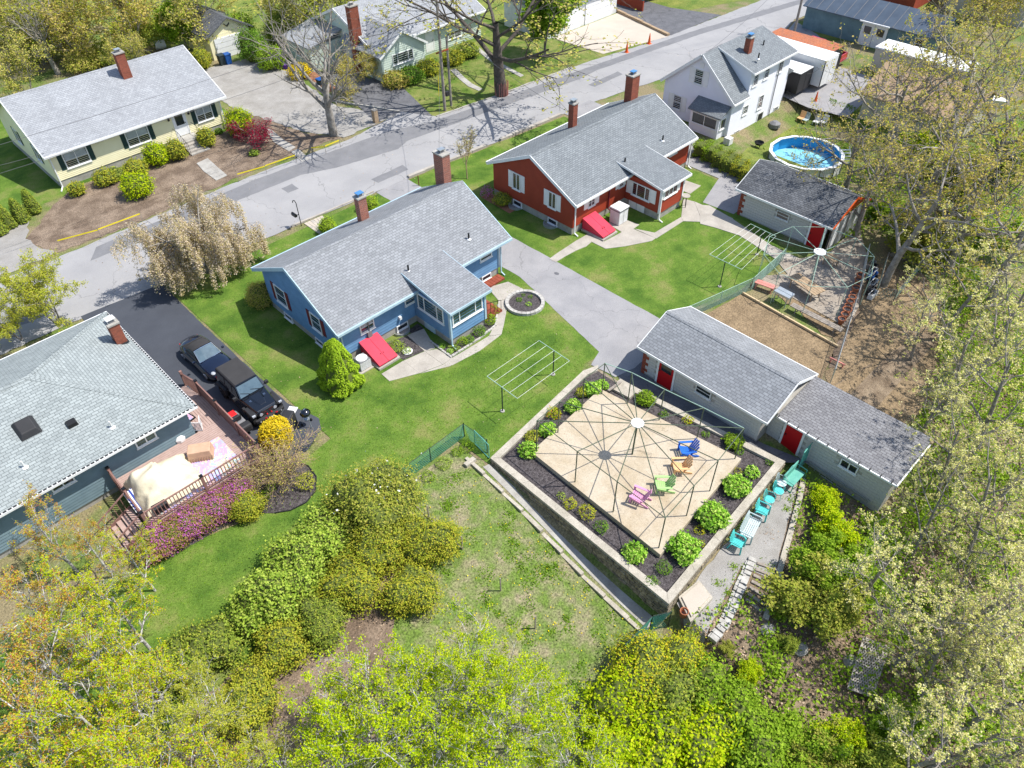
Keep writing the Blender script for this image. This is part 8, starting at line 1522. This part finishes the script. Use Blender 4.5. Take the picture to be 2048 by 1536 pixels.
# -- right side: cream blossom trees over the slope
CR = [(1955, 870), (1990, 860), (2060, 900), (1895, 1000), (1965, 960), (2030, 990), (1800, 1080), (1985, 1090), (2060, 1110), (1880, 1200), (1950, 1200), (2030, 1210), (1930, 1300), (2000, 1330), (2060, 1330), (1960, 1430), (2050, 1450), (1900, 1450)]
pl = ['beside the mauve annex roof', 'right of the annex roof end', 'cut by the right edge level with the annex', 'just below the annex corner', 'below and right of the annex', 'near the right edge below the annex', 'over the pale boulder', 'in the middle of the blossoming slope', 'at the right edge of the slope', 'left of centre on the slope', 'right of centre on the slope', 'at the right edge halfway down', 'above the fallen lattice', 'right of the fallen lattice', 'at the right edge near the bottom', 'low on the right side', 'in the bottom right corner', 'below the fallen lattice']
for k, ((px, py), q) in enumerate(zip(CR, pl)): tree_at('cream', k % 3, px, py, rnd.uniform(5.6, 7.6), 'grey-limbed tree dotted with cream blossoms '+q, frac=.78, squash=.95)
# -- bottom centre: lime maples
LM = [(690, 1350, 7), (790, 1320, 7.5), (920, 1310, 6.5), (1020, 1330, 5.5), (620, 1440, 7.5), (730, 1430, 8), (850, 1400, 8), (960, 1380, 7.5), (1080, 1410, 6), (780, 1530, 8), (900, 1510, 8), (1020, 1480, 7.5), (1130, 1450, 7), (660, 1560, 8), (1160, 1540, 7)]
lm = ['with white limbs over the dirt bed', 'in front of the boxwood mass', 'over the lower end of the dandelion yard', 'at the edge of the dandelion yard', 'left of the white-limbed group', 'with forked pale trunks at bottom centre', 'in the heart of the bottom grove', 'spreading over the yard end', 'next to the sagging green fence', 'at the bottom edge, centre left', 'at the bottom edge, centre', 'at the bottom edge right of centre', 'beside the forsythia', 'cut by the bottom edge, left', 'cut by the bottom edge by the green fence']
for k, ((px, py, h), q) in enumerate(zip(LM, lm)): tree_at('lime', k % 3, px, py, h*.9, 'pale-barked maple with fresh lime leaves '+q, frac=.8, squash=.9)
# -- bottom left: orange tipped
OL = [(75, 1040, 5.5), (160, 1060, 5), (250, 1090, 5), (30, 1180, 6.5), (130, 1180, 7), (220, 1190, 6.5), (60, 1290, 7), (160, 1300, 7.5), (250, 1310, 7), (40, 1400, 7.5), (140, 1410, 8), (240, 1410, 7.5), (340, 1440, 7), (60, 1510, 8), (180, 1520, 8), (300, 1530, 7.5), (430, 1520, 7), (400, 1380, 5.5), (520, 1500, 6)]
ol = ['nearest the grey-green wall', 'in front of the deck stairs', 'beside the azalea hedge end', 'at the left edge below the house', 'with the pale trunk left of the lawn', 'overhanging the lower lawn', 'at the left edge, middle', 'with the mottled trunk', 'at the lawn edge, middle', 'at the left edge, lower', 'in the thick of the grove', 'right side of the grove', 'beside the orange lawn chair', 'in the bottom left corner', 'at the bottom edge, left', 'at the bottom edge by the chair', 'at the bottom edge under the boxwood', 'low by the lawn end', 'joining the lime maples']
for k, ((px, py, h), q) in enumerate(zip(OL, ol)): tree_at('orange', k % 3, px, py, h*.92, label='budding tree with yellow-green and orange leaves '+q, squash=.9, frac=.8, leaf='l_yellow' if k in (12, 17, 18) else 'l_copper' if k in (0, 1, 3, 6, 9) else None)
# -- forsythia and young growth, bottom right
for k, (px, py, r, h, l, sz) in enumerate([(1290, 1340, 1.5, 1.9, 'l_forsythia', .1), (1360, 1320, 1.3, 1.7, 'l_forsythia', .1), (1250, 1400, 1.4, 1.8, 'l_lime', .12), (1340, 1400, 1.4, 1.9, 'l_hedge', .12), (1420, 1390, 1.3, 1.8, 'l_fresh', .14), (1480, 1440, 1.4, 1.9, 'l_fresh', .14), (1400, 1470, 1.4, 1.9, 'l_lime', .14), (1310, 1490, 1.4, 1.9, 'l_lime', .14), (1520, 1500, 1.3, 1.7, 'l_fresh', .14), (1230, 1500, 1.3, 1.8, 'l_lime', .14)]):
    bush_at('round', px, py, r, h, l, ('yellow forsythia at the foot of the terrace corner', 'orange-yellow forsythia nearest the white hatch', 'yellow-green bush beside the sagging green fence', 'green bush below the forsythia', 'bright green bush right of the forsythia', 'bright green bush at the bottom right of the clearing', 'lime bush at the bottom, right of centre', 'lime bush at the bottom beside the forsythia', 'green bush at the bottom edge by the clearing', 'lime bush at the bottom edge along the green fence')[k], size=sz, dens=330, seed=90+k, lump=.2)
YG = [(1640, 1130, 3.2), (1670, 1070, 2.8), (1625, 1200, 3.4), (1670, 1210, 3.2), (1700, 1150, 3), (1650, 1000, 1.8), (1455, 1300, .8), (1580, 1290, 1.2), (1600, 1500, 2.6), (1690, 1480, 2.6), (1640, 1530, 2.8), (1760, 1530, 2.8), (1790, 1450, 2.4), (1500, 1345, 1.4), (1860, 480, 3), (1930, 420, 3), (1980, 470, 3), (1840, 300, 3), (1900, 340, 3.2), (2020, 330, 3), (1780, 420, 2.6)]
yg = ['along the retaining wall top', 'between retaining wall and annex', 'over the edge of the earth steps', 'right of the earth steps', 'under the cream trees', 'at the annex corner', 'on the gravel strip', 'below the stone edging', 'at the bottom of the clearing', 'at the bottom right under cream trees', 'at the bottom edge of the clearing', 'at the bottom edge, right', 'left of the fallen lattice', 'at the foot of the stone edging', 'in the shade by the stone wall', 'deep in the right woods', 'at the right in the woods', 'behind the pool', 'right of the tan garage in the woods', 'at the right edge in the woods', 'beside the patio stone wall']
for k, ((px, py, h), q) in enumerate(zip(YG, yg)): tree_at('young', k % 2, px, py, h*(.62 if px < 1800 else 1), 'fresh green sapling '+q, cat='sapling', frac=.5, squash=1.1+.3*((k*7) % 3)/2, leaf=(None, 'l_lime', 'l_olive', 'l_hedge')[(k*5) % 4])

# -- ground cover (nobody could count it)
def inside(poly, X, Y):
    r = np.zeros(len(X), bool); j = len(poly)-1
    for i in range(len(poly)):
        xi, yi = poly[i]; xj, yj = poly[j]
        m_ = ((yi > Y) != (yj > Y)) & (X < (xj-xi)*(Y-yi)/((yj-yi) or 1e-9)+xi); r ^= m_; j = i
    return r
def cover(name, poly, dens, leaf, size, hmin, hmax, label, clump=.0, seed=1, z0=0.03, excl=()):
    ng = np.random.default_rng(seed); a = np.array(poly); lo, hi = a.min(0), a.max(0); n = int((hi-lo).prod()*dens)
    if clump:
        nc = max(4, n//70); cx_ = ng.uniform(lo[0], hi[0], nc); cy_ = ng.uniform(lo[1], hi[1], nc); i = ng.integers(0, nc, n); rad = clump*ng.uniform(.4, 1.3, nc)[i]; X = cx_[i]+ng.normal(size=n)*rad; Y = cy_[i]+ng.normal(size=n)*rad
    else: X = ng.uniform(lo[0], hi[0], n); Y = ng.uniform(lo[1], hi[1], n)
    k = inside(poly, X, Y)
    for e in excl: k &= ~inside(e, X, Y)
    X, Y = X[k], Y[k]; Zt = np.array([hg(x, y) for x, y in zip(X, Y)])+z0+ng.uniform(hmin, hmax, len(X))**1.0
    V, F_ = leaf_quads(ng, np.stack([X, Y, Zt], 1), size, .6); link(name, fastmesh(name, V, F_, leaf), kind='stuff', label=label)
wood = [(16.9, 6.5), (21, 4), (27.3, 7.2), (28.2, 2.9), (31.6, 2.9), (33.4, 4.8), (38, 4.4), (48.8, 9), (50.5, 13), (52, 8), (48, 0), (36, -8), (20, -12), (8, -6), (9, 2.5), (14.5, 5)]
cover('dead_leaves', wood, 38, 'l_litter', .13, 0, .06, 'dry brown leaf litter under the trees on the slope', seed=2)
cover('undergrowth', wood, 70, 'l_fresh', .17, .05, .6, 'patchy bright green undergrowth on the wooded slope', clump=.55, seed=3)
cover('thicket', [(24, 5), (28, 2.5), (33, 4), (50, 8), (52, 8), (50, -2), (36, -10), (18, -12), (14, -8), (20, -3)], 75, 'l_fresh', .15, .1, 1.3, 'bright green thicket under the cream blossoming trees', clump=.8, seed=14)
cover('undergrowth', [(50.5, 13), (47, 17), (51.3, 21), (53, 20), (62, 20), (68, 15), (80, 14), (90, 20), (100, 10), (70, -8), (50, 6)], 26, 'l_fresh', .24, .05, .9, 'green undergrowth below the big trees by the pool', clump=.9, seed=4)
yard = [(12.1, 20.3), (15.4, 19.2), (15.2, 7.2), (13.5, 5.2), (8.4, 5.9), (9.3, 16.9), (11.9, 20)]
cover('weeds', yard, 60, 'l_grass', .10, 0, .05, 'short weedy grass tufts in the dandelion yard', clump=.22, seed=5)
cover('dandelions', yard, 4.5, 'l_dandelion', .075, .04, .09, 'tiny yellow dandelion flowers dotted over the yard', seed=6)
cover('lawn_clippings', [(-12, 26), (-14, 19), (5, 17.8), (12, 19.6), (13, 21), (16.2, 21.1), (16.5, 18.9), (24.7, 19.9), (25.7, 20.2), (28.8, 29), (28.8, 30), (12, 30), (11.9, 26)], 30, 'l_grass', .07, 0, .03, 'fine grass blades over the lower lawn', seed=7, excl=(outer, [(15.4, 26), (25, 26), (26.5, 31), (15.4, 31)]))
cover('strip_weeds', [(17.2, 7), (26.5, 7.5), (27, 6.8), (21, 4.8), (17.5, 5.3)], 40, 'l_fresh', .08, 0, .10, 'weeds growing in the gravel strip', clump=.18, seed=8)
cover('strip_leaves', [(17.2, 7), (26.5, 7.5), (27, 6.8), (21, 4.8), (17.5, 5.3)], 22, 'l_litter', .08, 0, .03, 'dead leaves on the gravel strip', clump=.25, seed=9)
cover('bed_litter', [(11.8, 21.2), (9.2, 17.3), (4, 11.8), (-6, 14), (-6, 17), (1, 18), (5.5, 17.9), (8, 20.5)], 30, 'l_litter', .10, 0, .04, 'dry litter over the dirt shrub bed', seed=10)
cover('mulch_chips', inset(outer, .5), 60, 'l_white', .045, .14, .16, 'pale wood chips in the dark terrace mulch', seed=11, z0=.0, excl=(sq,))
cover('scrub_growth', [(-30, 84), (10, 86), (28, 86), (33, 90), (60, 80), (60, 150), (0, 150), (-40, 120)], 2.2, 'l_ochre', .4, .1, 1.2, 'tangled ochre scrub growth at the top left', clump=1.5, seed=12)
cover('wild_patch', [(56, 28), (69, 28), (68.5, 22), (63, 20), (60.5, 22), (60, 27)], 25, 'l_grass', .14, 0, .12, 'rough grass behind the pool', clump=.5, seed=13)
cover('lawn_leaves', [(11.8, 44), (11.8, 20.2), (16, 20.5), (17, 19), (24.8, 20), (31.8, 28), (31.8, 44)], 1.1, 'l_litter', .07, .0, .03, 'stray dead leaves scattered over the blue house lawn', seed=21, excl=([(14.8, 26), (29.2, 26), (29.2, 40), (14.8, 40)],))
cover('road_litter', [(8, 54.4), (8, 45.5), (40, 44), (72, 41), (72, 48.5), (40, 52)], .5, 'l_litter', .09, .0, .02, 'small debris scattered over the street', seed=22, z0=.045)
cover('slab_litter', sq, 2.2, 'l_litter', .05, 0, .01, 'tiny dry leaves blown over the tan slab', seed=23, z0=.465)
# orange lawn chair among the trees
p = PG(285, 1405); t = thing('lawn_chair', 'tan wooden lounge chair half hidden under the orange-tinged trees', 'chair', p); x, y, z = p
one('seat_slat', 'chair_peach', lambda b: b.beam((x-.3, y-.3, z+.4), (x-.3, y+.3, z+.4), .5, .03), t)
for s in (-1, 1): one('arm', 'chair_peach', lambda b: b.beam((x-.6, y+s*.35, z+.6), (x+.4, y+s*.35, z+.6), .12, .03), t)
for k in range(4): one('back_slat', 'chair_peach', lambda b: b.beam((x, y-.24+k*.16, z+.35), (x+.5, y-.24+k*.16, z+1.0), .12, .02), t)
